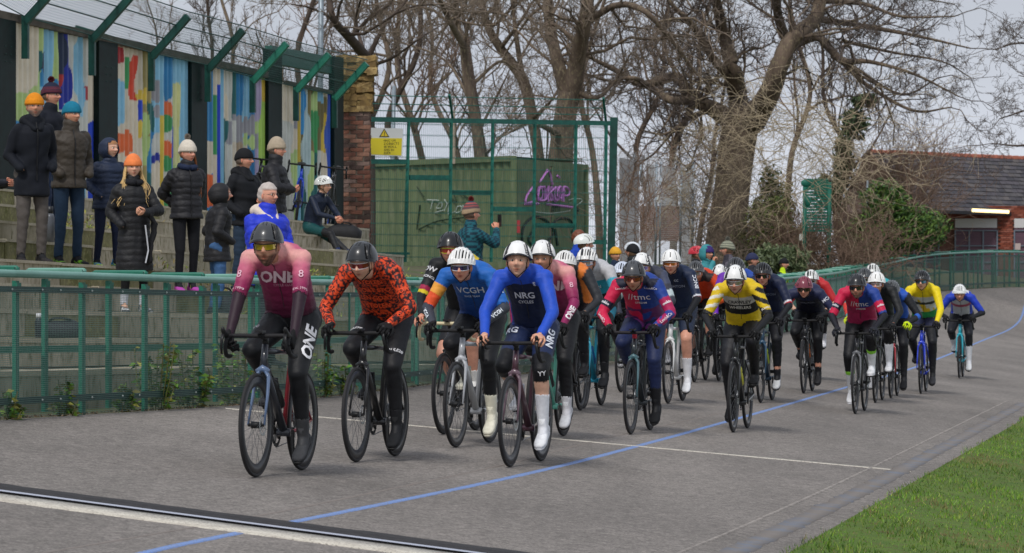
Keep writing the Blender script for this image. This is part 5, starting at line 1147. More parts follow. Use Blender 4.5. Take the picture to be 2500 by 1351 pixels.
# ------------------------------------------------------------------ racing cyclists
def rider(px_, py_, top, cfg):
    s = gs(px_, py_); C0 = gp(px_, py_)
    tr = np.array([np.interp(C0[1] + 1, FY, FX) - np.interp(C0[1], FY, FX), 1]); ti = np.array([inner(C0[1] + 1) - inner(C0[1]), 1]); w_ = np.clip((C0[0] - outer(C0[1])) / (inner(C0[1]) - outer(C0[1])), 0, 1)
    hd = nrm(-(tr * (1 - w_) + ti * w_)); a_ = R(cfg.get('turn', 0)); hd = V(hd[0] * math.cos(a_) - hd[1] * math.sin(a_), hd[0] * math.sin(a_) + hd[1] * math.cos(a_))
    rear = C0[:2] - hd * .995; zr = float(ground(*rear)); X = nrm(np.array([*(C0[:2] - rear), C0[2] - zr])); Yv = nrm(np.cross((0, 0, 1), X)); ln_ = R(cfg.get('lean', 0)); Zv = np.cross(X, Yv); Y2 = Yv * math.cos(ln_) + Zv * math.sin(ln_); Z2 = np.cross(X, Y2)
    M = Matrix.Identity(4)
    for i in range(3): M[i][0], M[i][1], M[i][2] = X[i], Y2[i], Z2[i]
    org = C0 - X * .585; 
    for i in range(3): M[i][3] = org[i]
    T_ = (py_ - top) / s / 1.0 * (1 - .45 / C0[1]) + cfg.get('dt', 0)   # helmet top above the ground
    bicycle(M, cfg, cfg['bike'], 'racing bicycles')
    t = thing('person', cfg['label'], 'cyclist', mtx=M, group='racing cyclists')
    B = Body(); vox = cfg.get('vox', .011); hi = vox < .013
    drops = cfg.get('drops', 0); fat = cfg.get('fat', 1.0)
    hcz = T_ - .156; Sz = hcz - (.075 if T_ > 1.66 else .035 if T_ > 1.6 else .02)
    H = V(-.18, 0, 1.05); tl = .56; a = math.asin(np.clip((Sz - H[2]) / tl, .3, .95)); S = H + V(math.cos(a) * tl, 0, math.sin(a) * tl)
    ax = nrm(S - H); bk = np.cross(ax, (0, 1, 0)) * -1; bk = bk if bk[0] < 0 else -bk       # back direction (up/behind)
    side = V(0, 1, 0)
    secs = []
    for t_, hw, hd_, bul in ((-.1, .14, .10, 0), (0, .172, .125, .0), (.2, .166, .124, .025), (.42, .162, .118, .045), (.65, .174, .122, .05), (.85, .182, .114, .04), (.97, .158, .09, .025), (1.05, .09, .06, .01)):
        secs.append((H + (S - H) * t_ + bk * bul, side, bk, hw * fat, hd_ * (1 + (fat - 1) * 1.3)))
    B.mb.loft(secs, 18, 2.3)
    for k_ in range(4):
        for yo in (-.085, 0, .085): B.bones.append((0, 0, secs[k_ * 2][0] + V(0, yo * fat, 0), secs[min(k_ * 2 + 2, 7)][0] + V(0, yo * fat, 0), .118 * fat, .112 * fat, (k_ * .25, k_ * .25 + .25)))
    hc = V(S[0] + cfg.get('hx', .15) + .035, cfg.get('hy', 0), hcz)
    B.seg('neck', 0, S + V(-.02, 0, -.02), hc + V(-.045, 0, -.035), .075, .058)
    hands = []
    for s_ in (1, -1):
        sh = S + V(.0, s_ * .178 * fat, -.03) - ax * .02
        if drops: wr = V(.50, s_ * .225, .875); hdn, hnn = V(.55, 0, -.83), V(.2, -s_ * .45, -.3)
        else: wr = V(.515, s_ * .212, .975); hdn, hnn = V(.93, 0, -.12), V(.05, -s_ * .35, -.93)
        el, w2 = ik(sh, wr, .30, .265, V(-.35, s_ * .75, -.55))
        B.seg('uarm', s_, sh, el, .058 * (.6 + .4 * fat), .043); B.seg('farm', s_, el, w2, .042, .027); B.mb.cap_(sh - V(0, s_ * .05, 0), .062, sh, .062)
        B.seg('hand', s_, w2, w2 + hdn * .03, .026, .022)
        hands.append((s_, w2, hdn, hnn))
        ca = cfg['crank'] + (0 if s_ > 0 else math.pi); pd = BB + V(math.cos(ca) * .172, s_ * .125, math.sin(ca) * .172)
        tilt = .28 + .22 * math.sin(ca) * -1; fd = V(math.cos(tilt), 0, -math.sin(tilt)); up = V(math.sin(tilt), 0, math.cos(tilt)); ank = pd - fd * .115 + up * .098
        hj = H + V(.0, s_ * .088, -.035); kn, ank = ik(hj, ank, .45, .445, V(1, s_ * cfg.get('knee', .10), .35))
        B.seg('thigh', s_, hj, kn, .108 * fat, .063, k=16); mid = kn + (ank - kn) * .3 + V(-.018, 0, 0); B.seg('shin', s_, kn, mid, .060, .060 * (.6 + .4 * fat), (0, .3)); B.seg('shin', s_, mid, ank, .057 * (.6 + .4 * fat), .036, (.3, 1))
        B.mb.ball(hj + V(-.05, 0, .01), .105 * fat, 12, 8); B.seg('foot', s_, ank, ank + fd * .06 - up * .05, .036, .034)
        hands[-1] += (ank, fd, up)
    B.finish(vox, 3)
    HMm = look_mtx(R(cfg.get('yaw', 0)), R(cfg.get('pitch', 6)), R(cfg.get('roll', 0))); HM = np.array(HMm)
    hv, hf, hcC = head_geo(cfg.get('skin', 'pale'), cfg.get('beard'), cfg.get('hair', '#4a3a2e'), cfg.get('bd', 0), hi=hi)
    extra = [(hv @ HM.T + hc, hf, hcC)]; bare = cfg.get('bare_hands', 0)
    for (s_, w2, hdn, hnn, ank, fd, up) in hands:
        v, f = hand_geo(w2, hdn, hnn, s_ * 1, (32, 62, 52) if not drops else (45, 70, 50), 1.04, k=6 if hi else 5)
        if bare: extra.append((v, f, hx(SKIN[cfg.get('skin', 'pale')]) * V(1.0, .9, .85)))
        else: ob('glove', mesh('glove', (v - w2) * 1.13 + w2, f, True, np.tile(hx(cfg.get('glove', '#151517')), (len(v), 1))), t, m_cloth)
    bo = B.body_mesh(t, cfg.get('skin', 'pale'), extra)
    if cfg.get('lens'): glasses(t, hc, HM, cfg['lens'], cfg.get('gframe', '#e8e8e8'))
    else: put_eyes(t, hc, HM)
    helmet(t, hc, HM, cfg.get('hs', 'aero'), cfg.get('hcol', '#e6e6e4'), cfg.get('hcol2'), hi)
    L, Tt = B.L, B.T
    slv = cfg.get('sleeve', 1.0)      # sleeve end: <1 on upper arm, 2 = full length
    jer = (L == 0) & (Tt > .16) | ((L == 1) & (Tt < slv)) | ((L == 2) & (slv > 1)) | ((L == 7) & (Tt < .3))
    B.garment('jersey', jer, cfg['jersey'], m_lycra, t, .006, .0028, 46)
    if hi:
        bz = B.bvh(.0065); pz = []
        for q_ in np.linspace(.22, .93, 14):
            o_ = H + (S - H) * q_; ht = bz.ray_cast(Vector(o_ - bk * .4 + V(.05, 0, 0)), Vector(bk), .6)
            if ht[0]: pz.append(np.array(ht[0]) - bk * .001)
        if len(pz) > 3: q = MB(); q.tube(pz, .0028, 4); q.o('zip', cm('#202226', .5), t)
    for s_ in ((1, -1) if slv <= 1 and cfg.get('warm') else ()): B.garment('arm_warmer', (B.S == s_) & (((L == 1) & (Tt >= slv)) | (L == 2) | ((L == 3))), cfg['warm'] if callable(cfg['warm']) else hx(cfg['warm']), m_lycra, t, .004, .001, 40)
    if L is not None and not bare: pass
    te = cfg.get('tights_end', 1.72)   # 1..2 on the shin, <1 on the thigh
    tg = ((L == 0) & (Tt <= .16)) | ((L == 4) & (Tt < te)) | ((L == 5) & (Tt < te - 1))
    tc_ = cfg.get('tights', '#191a1f'); B.garment('tights' if te > 1.5 else 'shorts', tg, tc_ if callable(tc_) else hx(tc_), m_lycra, t, .0035, .0016, 60)
    se = cfg.get('sock', (1.72, '#1c1d21')); 
    for s_ in ((1, -1) if se else ()): B.garment('sock', (B.S == s_) & (((L == 5) & (Tt >= se[0] - 1)) | (L == 6)), (lambda c: (lambda l, t_, p, s_: np.where((t_[:, None] < se[0] - 1 + .09) & (l[:, None] == 5), hx(se[2]), hx(c)) if len(se) > 2 else np.tile(hx(c), (len(l), 1))))(se[1]), m_lycra, t, .0045, .0008, 50)
    for (s_, w2, hdn, hnn, ank, fd, up) in hands:
        q, so = shoe_geo(ank, fd, up, 1.0, cfg.get('over', 1)); v, f = q.arr(); sh = ob('shoe', mesh('shoe', v, f, True, np.tile(hx(cfg.get('shoe', '#1d1e21')), (len(v), 1))), t, m_cloth if cfg.get('over', 1) else m_puff); so.o('sole', cm(cfg.get('sole', '#161617'), .6), sh, True)
    if cfg.get('text'):
        bv = B.bvh(.006)
        for it in cfg['text']:
            txt, where, size, colr = it[:4]; kw = it[4] if len(it) > 4 else {}
            mm = cm(colr, .6)
            if where[0] == 'chest':      # (across, along 0..1)
                c = H + (S - H) * where[2] + V(0, where[1], 0) + bk * .0; nn = V(.85, .0, -.10) if True else -bk; nn = nrm(-bk * .4 + V(1, 0, .0)); upv = ax
            else:                        # ('uarm'|'farm'|'thigh'|'shin', side, t, roll 0|90)
                bb = [b for b in B.bones if b[0] == LBL[where[0]] and b[1] == where[1]][0]; c = bb[2] + (bb[3] - bb[2]) * where[2]; bd_ = nrm(bb[2] - bb[3]); nn = V(1, where[1] * kw.pop('out', .35), .1); nn = nrm(nn - bd_ * (nn @ bd_)); upv = bd_ if where[3] == 90 else np.cross(nn, bd_) * where[1]
            wrap_text(bv, txt, c, nn, upv, size, mm, t, **kw)
    return t
def jfun(base, *rules):
    """base hex and rules (condition, colour): condition gets label, t, point, side"""
    def f(l, t, p, s):
        c = np.tile(hx(base), (len(l), 1))
        for cond, cc in rules:
            m_ = np.clip(np.asarray(cond(l, t, p, s), float), 0, 1)[:, None]; cc = hx(cc) if isinstance(cc, str) else cc(l, t, p, s); c = c * (1 - m_) + cc * m_
        return c
    return f
ARM_ = lambda l: (l == 1) | (l == 2)
def pink(l, t, p, s):
    z = np.where(l == 0, np.clip(t * 1.15 - .2, 0, 1), np.where(l == 1, .95 - t * .8, np.where(l == 7, 1, .0))); a, b, c, d = hx('#3f1029'), hx('#8a2352'), hx('#c0607c'), hx('#dea29c')
    out = np.where(z[:, None] < .35, a + (b - a) * smooth01(z, .0, .35)[:, None], np.where(z[:, None] < .7, b + (c - b) * smooth01(z, .35, .7)[:, None], c + (d - c) * smooth01(z, .7, 1)[:, None])); return out
def graffiti(l, t, p, s):
    n = wob(p, 95, 2, 6) + .7 * wob(p, 150, 8, 5); m_ = (smooth01(abs(n), .42, .55))[:, None]; return hx('#d9481f') * m_ + hx('#26151a') * (1 - m_)
def stripes(c1, c2, f=60): return lambda l, t, p, s: np.where((np.sin((p[:, 2] + p[:, 1] * .3) * f) > 0)[:, None], hx(c1), hx(c2))
BLK_ = '#17181c'; DN = R(-80)
tmcj = jfun('#c8204a', (lambda l, t, p, s: ((l == 0) & (p[:, 1] > .0)) | ((l == 1) & (s > 0) & (t < .5)), '#22408f'), (lambda l, t, p, s: (l == 1) & (s > 0) & (t > .5), '#b02458'), (lambda l, t, p, s: (l == 2) & (s > 0) & (wob(p, 40, 3) > 0), '#2a3f8c'), (lambda l, t, p, s: (l == 2) & (s > 0) & (wob(p, 40, 3) <= 0), '#a8245c'),
    (lambda l, t, p, s: (l == 0) & (t < .35) & (wob(p, 25, 4) > 0), '#5a2458'), (lambda l, t, p, s: (l == 1) & (s < 0) & (abs(t - .68) < .1), '#1c2238'), (lambda l, t, p, s: (l == 0) & (t > .93), '#1c1f33'))
def rider_cfgs():
    yield 625, 1165, 528, dict(label='bearded cyclist in pink and maroon jersey leading the race on the left', bike='grey blue and red road bicycle of the leading rider in pink', frame='#2c3038', rear='#8c2430', fork='#5c7090', crank=R(-84), drops=1, jersey=pink, sleeve=.92, warm='#2c1a26', tights='#15171b', tights_end=1.70, sock=(1.7, '#3a3b3e'), shoe='#3f4043', hcol='#3f4144', hcol2='#232427', lens='#b89a20', gframe='#26262a', beard='#2e1f17', bd=1.0, skin='mid', hair='#3a2a20', vox=.009, pitch=8, yaw=6, bottle='#1b1c1e', rim='rim_deep',
        text=[('ONE', ('chest', -.01, .64), .118, '#ecd3dc', dict(bold=.035, shear=.25)), ('CYCLE CLUB', ('chest', .03, .52), .024, '#dca0b8', {}), ('Est. 1999', ('uarm', 1, .84, 90), .026, '#e8c8d4', {}), ('8', ('uarm', 1, .5, 90), .075, '#e6bccb', {}), ('8', ('uarm', -1, .5, 90), .075, '#e6bccb', {}), ('Est. 1999', ('uarm', -1, .84, 90), .026, '#e8c8d4', {}), ('ONE', ('thigh', 1, .55, 0), .12, '#e8e8ec', dict(bold=.03, out=1.2, shear=.2)), ('CC', ('thigh', -1, .62, 90), .035, '#dddde2', dict(bold=.03))])
    yield 870, 1128, 580, dict(label='cyclist in black jersey covered in orange lettering, second in the race', bike='black road bicycle under the rider in the orange lettered jersey', frame='#1b1c1f', crank=R(-76), jersey=graffiti, sleeve=2, tights='#17181c', tights_end=1.72, sock=(1.72, '#1a1b1f'), shoe='#1e1f22', hcol='#2f3134', hcol2='#1a1b1d', lens='#8a1c1c', gframe='#e8e8ea', beard='#8a6a4a', bd=.3, skin='pale', hair='#5a3c28', vox=.009, pitch=14, yaw=-4, rim='rim_deep', hx=.17,
        text=[('RULE28', ('thigh', -1, .66, 90), .034, '#d6d6da', dict(shear=.3, bold=.02)), ('RULE28', ('thigh', 1, .8, 90), .034, '#d6d6da', dict(shear=.3, bold=.02)), ('STOLEN', ('chest', 0, .75), .05, '#e8552a', dict(bold=.03)), ('GOAT STO', ('chest', 0, .58), .05, '#e8552a', dict(bold=.03)), ('LEN GOAT', ('chest', 0, .42), .05, '#e8552a', dict(bold=.03)), ('STOLEN', ('chest', 0, .26), .05, '#e8552a', dict(bold=.03)),
              ('GOAT', ('uarm', 1, .55, 90), .05, '#e8552a', dict(bold=.03)), ('STOLE', ('uarm', -1, .9, 90), .04, '#e8552a', dict(bold=.03)), ('GOAT', ('uarm', -1, .5, 90), .05, '#e8552a', dict(bold=.03)), ('STOL', ('farm', 1, .3, 90), .045, '#e8552a', dict(bold=.03)), ('GOAT', ('farm', 1, .6, 90), .04, '#e8552a', dict(bold=.03)), ('STOLE', ('farm', -1, .3, 90), .04, '#e8552a', dict(bold=.03)), ('GOAT', ('farm', -1, .6, 90), .04, '#e8552a', dict(bold=.03))])
    yield 1083, 1060, 557, dict(label='cyclist in black jersey with yellow arm band, half hidden behind the blue and orange rider', bike='black bicycle with cream bar tape behind the silver one', tape='#d8cba6', frame='#1a1b1d', crank=R(10), jersey=jfun('#17181c', (lambda l, t, p, s: (l == 1) & (abs(t - .78) < .07), '#a02048'), (lambda l, t, p, s: (l == 1) & (abs(t - .9) < .05), '#d8c020'), (lambda l, t, p, s: (l == 0) & (p[:, 1] > .08) & (t > .5), '#c8b020')), sleeve=2, bare_hands=1, tights='#1a1b20', tights_end=.8, sock=(1.75, '#e0dfdc'), shoe='#2a2b2e', over=0, hcol='#1d1e21', hs='aero', lens='#b5382a', gframe='#c8d830', skin='rosy', bd=.4, beard='#7a5a40', vox=.011, pitch=4, yaw=8,
        text=[('OW', ('uarm', -1, .22, 90), .06, '#dcdce0', dict(bold=.02)), ('RACING', ('uarm', -1, .45, 90), .03, '#dcdce0', dict(bold=.02))])
    yield 1113, 1092, 595, dict(label='cyclist in blue jersey with orange sleeve cuff and white vented helmet', bike='silver road bicycle with long silver fork legs', frame='#a8abb0', fork='#b4b7bc', crank=R(-78), disc=0, jersey=jfun('#1f62b4', (lambda l, t, p, s: smooth01(-t, -.7, -.2) * (l == 0), '#14336e'), (lambda l, t, p, s: (l == 1) & (s < 0) & (t > .3), '#e8a040'), (lambda l, t, p, s: (l == 1) & (s < 0) & (t > .58), '#e2542a')), sleeve=.92, warm='#3a3e48', tights='#16171b', tights_end=1.62, sock=(1.62, '#e4e0cc'), shoe='#e6e2cf', sole='#c8c4b4', over=1, hcol='#e8e8e6', hs='vent', lens='#4a3a6a', gframe='#e8e8ea', skin='rosy', hair='#777068', vox=.009, pitch=8, yaw=6, rimc='#3c3d40',
        text=[('VCGH', ('chest', 0, .60), .082, '#dfe6ee', dict(bold=.01)), ('RACE TEAM', ('chest', 0, .47), .024, '#dfe6ee', {}), ('VCGH', ('uarm', 1, .6, 90), .045, '#e6ecf2', dict(bold=.02)), ('VCGH', ('farm', -1, .5, 0), .045, '#e6ecf2', dict(bold=.03)), ('VCGH', ('farm', 1, .5, 0), .045, '#e6ecf2', dict(bold=.03)), ('velotoze', ('shin', 1, .9, 90), .04, '#2a2a28', {})])
    yield 1245, 1140, 577, dict(label='young cyclist with bare face in bright blue jersey with navy chest', bike='dark maroon road bicycle with plain black handlebar in front centre', frame='#4a2f3a', fork='#6a5560', crank=R(-50), comp=0, jersey=jfun('#2450c0', (lambda l, t, p, s: (l == 0) & (t < .72) & (abs(p[:, 1]) < .15), '#16213f'), (lambda l, t, p, s: (l == 0) & (t < .72) & (abs(p[:, 1]) >= .13), '#1c3a8c')), sleeve=2, bare_hands=1, tights=jfun('#1f2c50', (lambda l, t, p, s: ((l == 4) & (t > .72)) | (l == 5), '#141519')), tights_end=1.16, sock=(1.42, '#e2e4ea'), shoe='#e6e8ec', sole='#d0d2d6', over=1, hcol='#ebebea', hcol2='#26272b', skin='pale', hair='#4a3020', vox=.009, pitch=-2, yaw=8, hx=.11, rim='rim_deep', fat=.95,
        text=[('NRG', ('chest', 0, .6), .075, '#e0e4ee', dict(bold=.02)), ('CYCLES', ('chest', 0, .48), .034, '#e0e4ee', dict(bold=.01)), ('S', ('chest', .1, .82), .05, '#e0e4ee', dict(bold=.04)), ('RG', ('thigh', -1, .3, 90), .08, '#dfe3ee', dict(bold=.03)), ('NRG', ('thigh', 1, .4, 0), .085, '#dfe3ee', dict(bold=.03, out=.8)), ('YY', ('shin', 1, .02, 90), .05, '#e6e6ea', dict(bold=.02))])
    yield 1310, 1075, 578, dict(label='second cyclist in pink and maroon jersey, riding just behind the blue clad rider', bike='mint green road bicycle behind the maroon one', frame='#5fae9c', fork='#5fae9c', crank=R(-72), jersey=pink, sleeve=.9, warm='#8a2458', tights='#16161a', tights_end=1.74, sock=(1.74, '#c8c8ce'), shoe='#c9cbd0', over=1, hcol='#e9e9e8', hcol2='#303136', skin='mid', bd=.4, beard='#5a4638', vox=.011, yaw=4, bottle='#2a2b2e',
        text=[('ONE', ('chest', 0.02, .66), .13, '#e8ccd6', dict(bold=.035, shear=.25)), ('ONE', ('farm', 1, .55, 0), .07, '#e8e0e4', dict(bold=.04, out=.6)), ('8', ('uarm', 1, .5, 90), .07, '#e6bccb', {})])
    yield 1372, 1010, 606, dict(label='cyclist in dark grey jacket nearly hidden behind the second pink rider', bike='black bicycle nearly hidden behind the mint green one', crank=R(30), jersey=jfun('#2c2e33', (lambda l, t, p, s: (l == 0) & (p[:, 1] > .1), '#d87830')), sleeve=2, hcol='#e0e0de', hs='vent', vox=.015, lens='#3a3030')
    yield 1425, 997, 598, dict(label='cyclist in grey, white and turquoise jersey with black arm bands', bike='turquoise and black road bicycle under the grey and turquoise rider', frame='#1f8fae', fork='#2a98b4', stem='#2a7a8c', crank=R(-20), jersey=jfun('#b9b9bd', (lambda l, t, p, s: (l == 0) & (t < .62), '#2c9ab0'), (lambda l, t, p, s: (l == 0) & (t < .36), '#17181c'), (lambda l, t, p, s: (l == 1) & (t > .35), '#3fa0b8'), (lambda l, t, p, s: ((l == 1) & (t > .62)) | (l == 2), '#1b1c20')), sleeve=2, tights=jfun('#17181c', (lambda l, t, p, s: (l == 4) & (t < .45), '#2a86a0')), hcol='#e8e8e6', hcol2='#303238', hs='vent', lens='#b09a98', gframe='#30a8d8', skin='rosy', vox=.012, yaw=0, bottle='#2468a8', fat=1.08, shoe='#1d1e22',
        text=[('SEXTON', ('chest', 0, .52), .05, '#e8e8ea', dict(bold=.01)), ('CYCLING', ('uarm', 1, .68, 90), .03, '#e8e8ea', dict(bold=.02)), ('GUERCIOTTI', ('farm', -1, .4, 0), .03, '#e8e8ea', dict(bold=.02)), ('SUNDRIES', ('farm', 1, .4, 0), .03, '#e8e8ea', dict(bold=.02))])
    yield 1540, 1060, 630, dict(label='cyclist in red and blue tmc jersey with grey helmet, nearer of the two such jerseys', bike='teal grey road bicycle with red brake hoods', frame='#2c3338', fork='#476a72', stem='#c02840', tape='#201d22', crank=R(-84), jersey=tmcj, sleeve=2, tights=jfun('#1f2a50', (lambda l, t, p, s: (l == 4) & (t < .3) & (wob(p, 20, 2) > .2), '#7a3a80')), tights_end=1.6, sock=(1.6, '#17181c'), shoe='#17181b', hcol='#46484c', hcol2='#2c2d30', lens='#8a3020', gframe='#2a2a2e', skin='mid', bd=.3, beard='#4a3626', vox=.010, pitch=12, yaw=4, hx=.16,
        text=[('//tmc', ('chest', 0, .62), .10, '#ece6ec', dict(bold=.0)), ('STREAM', ('chest', .01, .47), .03, '#e8e2e8', dict(bold=.01)), ('ookio', ('uarm', -1, .68, 90), .036, '#ececf0', dict(bold=.03)), ('ookio', ('uarm', 1, .68, 90), .036, '#ececf0', dict(bold=.03)), ('Lewis&Co', ('farm', -1, .5, 0), .042, '#ecdce4', dict(bold=.015)), ('Lewis&Co', ('farm', 1, .5, 0), .042, '#ecdce4', dict(bold=.015)), ('Lewis&Co', ('chest', .13, .86), .03, '#ece6ec', {}), ('Lewis&Co', ('chest', -.13, .86), .03, '#ece6ec', {})])
    yield 1560, 1000, 612, dict(label='cyclist in black and pale grey jersey with purple glasses beside the navy clad rider', bike='black bicycle hidden behind the teal grey one', crank=R(60), jersey=jfun('#3a3c48', (lambda l, t, p, s: (l == 1) & (abs(t - .75) < .12), '#b9c8cc'), (lambda l, t, p, s: (l == 1) & (t < .4), '#444a60')), sleeve=2, hcol='#e8e8e6', hs='aero', hcol2='#2a2b2f', lens='#4c2c78', skin='rosy', vox=.013)
    yield 1516, 957, 648, dict(label='cyclist hidden behind the nearer red and blue rider, only a pale helmet sliver showing', bike='black bicycle with its front wheel left of the teal grey one', crank=R(0), jersey='#26304a' and jfun('#26304a'), sleeve=2, hcol='#c8d0e0', hs='vent', vox=.016, lens='#333333', shoe='#dcdce0', over=0, dt=.06)
    yield 1631, 985, 604, dict(label='tall cyclist in navy jersey with white lettering on the sleeve and bare knees', bike='white road bicycle under the navy clad rider with bare knees', frame='#d8d9da', fork='#dcdddd', crank=R(-58), jersey=jfun('#1b2844', (lambda l, t, p, s: (l == 1) & (abs(t - .92) < .03), '#d8dce4'), (lambda l, t, p, s: (l == 1) & (t > .95), '#b04048')), sleeve=.98, warm='#16171c', tights='#222c42', tights_end=.86, sock=(1.48, '#e4e4e8'), shoe='#e2e3e6', over=0, hcol='#ececea', hs='aero2', lens='#c86a20', gframe='#e8e8ea', skin='rosy', vox=.012, yaw=6, fat=1.05,
        text=[('BNCC', ('uarm', 1, .4, 0), .06, '#e4e8f0', dict(bold=.015, out=.8)), ('BRIGHTON', ('chest', 0, .62), .045, '#aab4cc', {}), ('CC', ('chest', .03, .78), .035, '#c8d0e0', dict(bold=.02))])
    yield 1695, 933, 634, dict(label='bearded cyclist in bright orange jersey with grey helmet', bike='black bicycle under the bearded rider in orange', crank=R(20), jersey=jfun('#c8401c', (lambda l, t, p, s: (l == 0) & (t > .85), '#2a2224'), (lambda l, t, p, s: (l == 2) | ((l == 1) & (t > .3)), '#dc5a20')), sleeve=2, tights='#1b1c20', tights_end=.9, bare_hands=0, sock=(1.7, '#202124'), hcol='#4a4c4f', hs='vent', lens='#9a8a88', gframe='#5a4a48', beard='#7a4a2c', bd=1, skin='rosy', vox=.013, glove='#201f22', fat=1.08)
    yield 1755, 930, 643, dict(label='cyclist in navy long sleeves with white helmet, head lowered behind the yellow rider', bike='black bicycle of the rider in navy long sleeves, hidden left of the yellow rider', crank=R(80), jersey=jfun('#24304e'), sleeve=2, hcol='#e6e6e4', hcol2='#26272a', lens='#40302c', vox=.015, pitch=16)
    yield 1790, 975, 624, dict(label='cyclist in purple and blue long sleeves with dark vented helmet behind the yellow rider', bike='black bicycle mostly hidden directly behind the yellow rider', frame='#1c1e22', crank=R(40), jersey=jfun('#6a2aa8', (lambda l, t, p, s: (p[:, 1] > .02), '#2048a0')), sleeve=2, hcol='#3c3e42', hs='vent', lens='#4a3a30', vox=.014, glove='#18181b')
    yield 1790, 1055, 642, dict(label='cyclist in yellow and black club jersey with white helmet and clear glasses', bike='black road bicycle with yellow bottle under the yellow and black rider', frame='#26282b', crank=R(70), jersey=jfun('#d8b81c', (lambda l, t, p, s: (l == 0) & (t < .66) & (t > .5), '#c8c6c0'), (lambda l, t, p, s: (l == 0) & (t <= .5) & (t > .34), '#1c1c1e'), (lambda l, t, p, s: (l == 1) & (s > 0) & (np.sin(p[:, 2] * 70 + p[:, 1] * 30) > 0), '#1c1c1e'), (lambda l, t, p, s: (l == 1) & (s < 0) & (np.sin(p[:, 2] * 80 - p[:, 1] * 20) > .35), '#e2e0d8'), (lambda l, t, p, s: (l == 1) & (t > .82), '#1e1e20')), sleeve=.95, warm='#1b1c20', tights=jfun('#2a2b30', (lambda l, t, p, s: ((l == 4) & (t > .7)) | (l == 5), '#1b1b20')), hcol='#eaeae8', hcol2='#2a2b2f', lens='#a8988c', gframe='#ececee', skin='rosy', bd=.4, beard='#9a8c80', vox=.010, pitch=14, yaw=2, bottle='#d0cc50', shoe='#17181b', hx=.17,
        text=[('CRAWLEY', ('chest', 0, .60), .05, '#28282a', dict(bold=.02)), ('WHEELERS', ('chest', 0, .46), .044, '#e0ddd4', dict(bold=.02)), ('CRAWLEY', ('uarm', 1, .75, 90), .028, '#e8e4dc', dict(bold=.02))])
    yield 1857, 983, 637, dict(label='cyclist in navy jersey with red and white cuffs and dark helmet with red badge', bike='dark blue bicycle with lime bottle right of the yellow rider', frame='#2a4258', fork='#30506a', crank=R(-40), jersey=jfun('#1b2440', (lambda l, t, p, s: (l == 1) & (abs(t - .86) < .03), '#e0e0e6'), (lambda l, t, p, s: (l == 1) & (t > .89), '#b82838')), sleeve=.97, warm='#1b1c22', tights='#1a1b20', hcol='#26272b', hs='vent', hcol2='#3a3c40', lens='#1e1c20', gframe='#222226', skin='rosy', vox=.012, bottle='#c0d838', shoe='#c8cacc', over=0, sock=(1.8, '#1a1b20'), glove='#1b1b20', yaw=2,
        text=[('BRIGHTON', ('chest', 0, .58), .045, '#8a94ac', {}), ('B', ('chest', .0, .8), .035, '#c03040', dict(bold=.05))])
    yield 1962, 960, 672, dict(label='cyclist in navy BMCC jersey with maroon helmet', bike='black road bicycle with orange bottle under the maroon helmeted rider', crank=R(-62), jersey=jfun('#262c4c', (lambda l, t, p, s: (l == 0) & (t < .6), '#161a2c'), (lambda l, t, p, s: (l == 1) & (abs(t - .84) < .05), '#c8ccd8'), (lambda l, t, p, s: (l == 1) & (t > .9), '#c06058')), sleeve=.96, warm='#16171b', tights='#17181c', hcol='#7c3848', hs='aero', lens='#3a2c20', gframe='#2a2a2c', skin='rosy', vox=.011, pitch=14, bottle='#e07020', shoe='#1c1c20', over=0, sock=(1.85, '#1a1b1f'), hx=.17,
        text=[('BMCC', ('uarm', 1, .36, 90), .06, '#e2e4ee', dict(bold=.02, out=.15)), ('BMCC', ('uarm', -1, .36, 90), .06, '#e2e4ee', dict(bold=.02, out=.15)), ('BRIGHTON', ('chest', 0, .5), .035, '#9aa0b4', {})])
    yield 1978, 928, 656, dict(label='cyclist in red with white helmet directly behind the maroon helmeted rider', bike='bicycle hidden behind the orange bottled one', crank=R(70), jersey=jfun('#b82a30'), sleeve=1, warm='#c8a088', hcol='#e2e4e2', hcol2='#26302c', hs='vent', lens='#333030', vox=.016, sock=(1.6, '#e6e6ea'), shoe='#e2e2e6')
    yield 2088, 1010, 665, dict(label='bearded cyclist in red and blue tmc jersey, black helmet and tall white overshoes', bike='black and grey road bicycle of the bearded rider with white socks', frame='#2b2c2f', fork='#6a6c70', crank=R(62), jersey=jfun('#c8204a', (lambda l, t, p, s: ((l == 0) & (p[:, 1] > .0)) | ((l == 1) & (s > 0) & (t < .4)), '#22408f'), (lambda l, t, p, s: (l == 0) & (t < .45), '#a02450'), (lambda l, t, p, s: (l == 1) & (s > 0) & (t > .82), '#24408a'), (lambda l, t, p, s: (l == 1) & (s < 0) & (abs(t - .6) < .1), '#1c2238')), sleeve=.93, warm='#1d1e26', tights='#1b1c20', tights_end=1.42, sock=(1.42, '#e4e6ea', '#8ad040'), shoe='#e8e9ec', sole='#d8d8dc', hcol='#232427', hcol2='#3a3b3f', lens='#2c2c30', gframe='#202022', skin='rosy', beard='#5a4a40', bd=.6, vox=.011, pitch=8, yaw=-2, glove='#25272f',
        text=[('//tmc', ('chest', 0, .6), .10, '#ece6ec', {}), ('STREAM', ('chest', .01, .45), .03, '#e8e2e8', dict(bold=.01)), ('ookio', ('uarm', -1, .6, 90), .036, '#ececf0', dict(bold=.03)), ('ookio', ('uarm', 1, .6, 90), .036, '#ececf0', dict(bold=.03))])
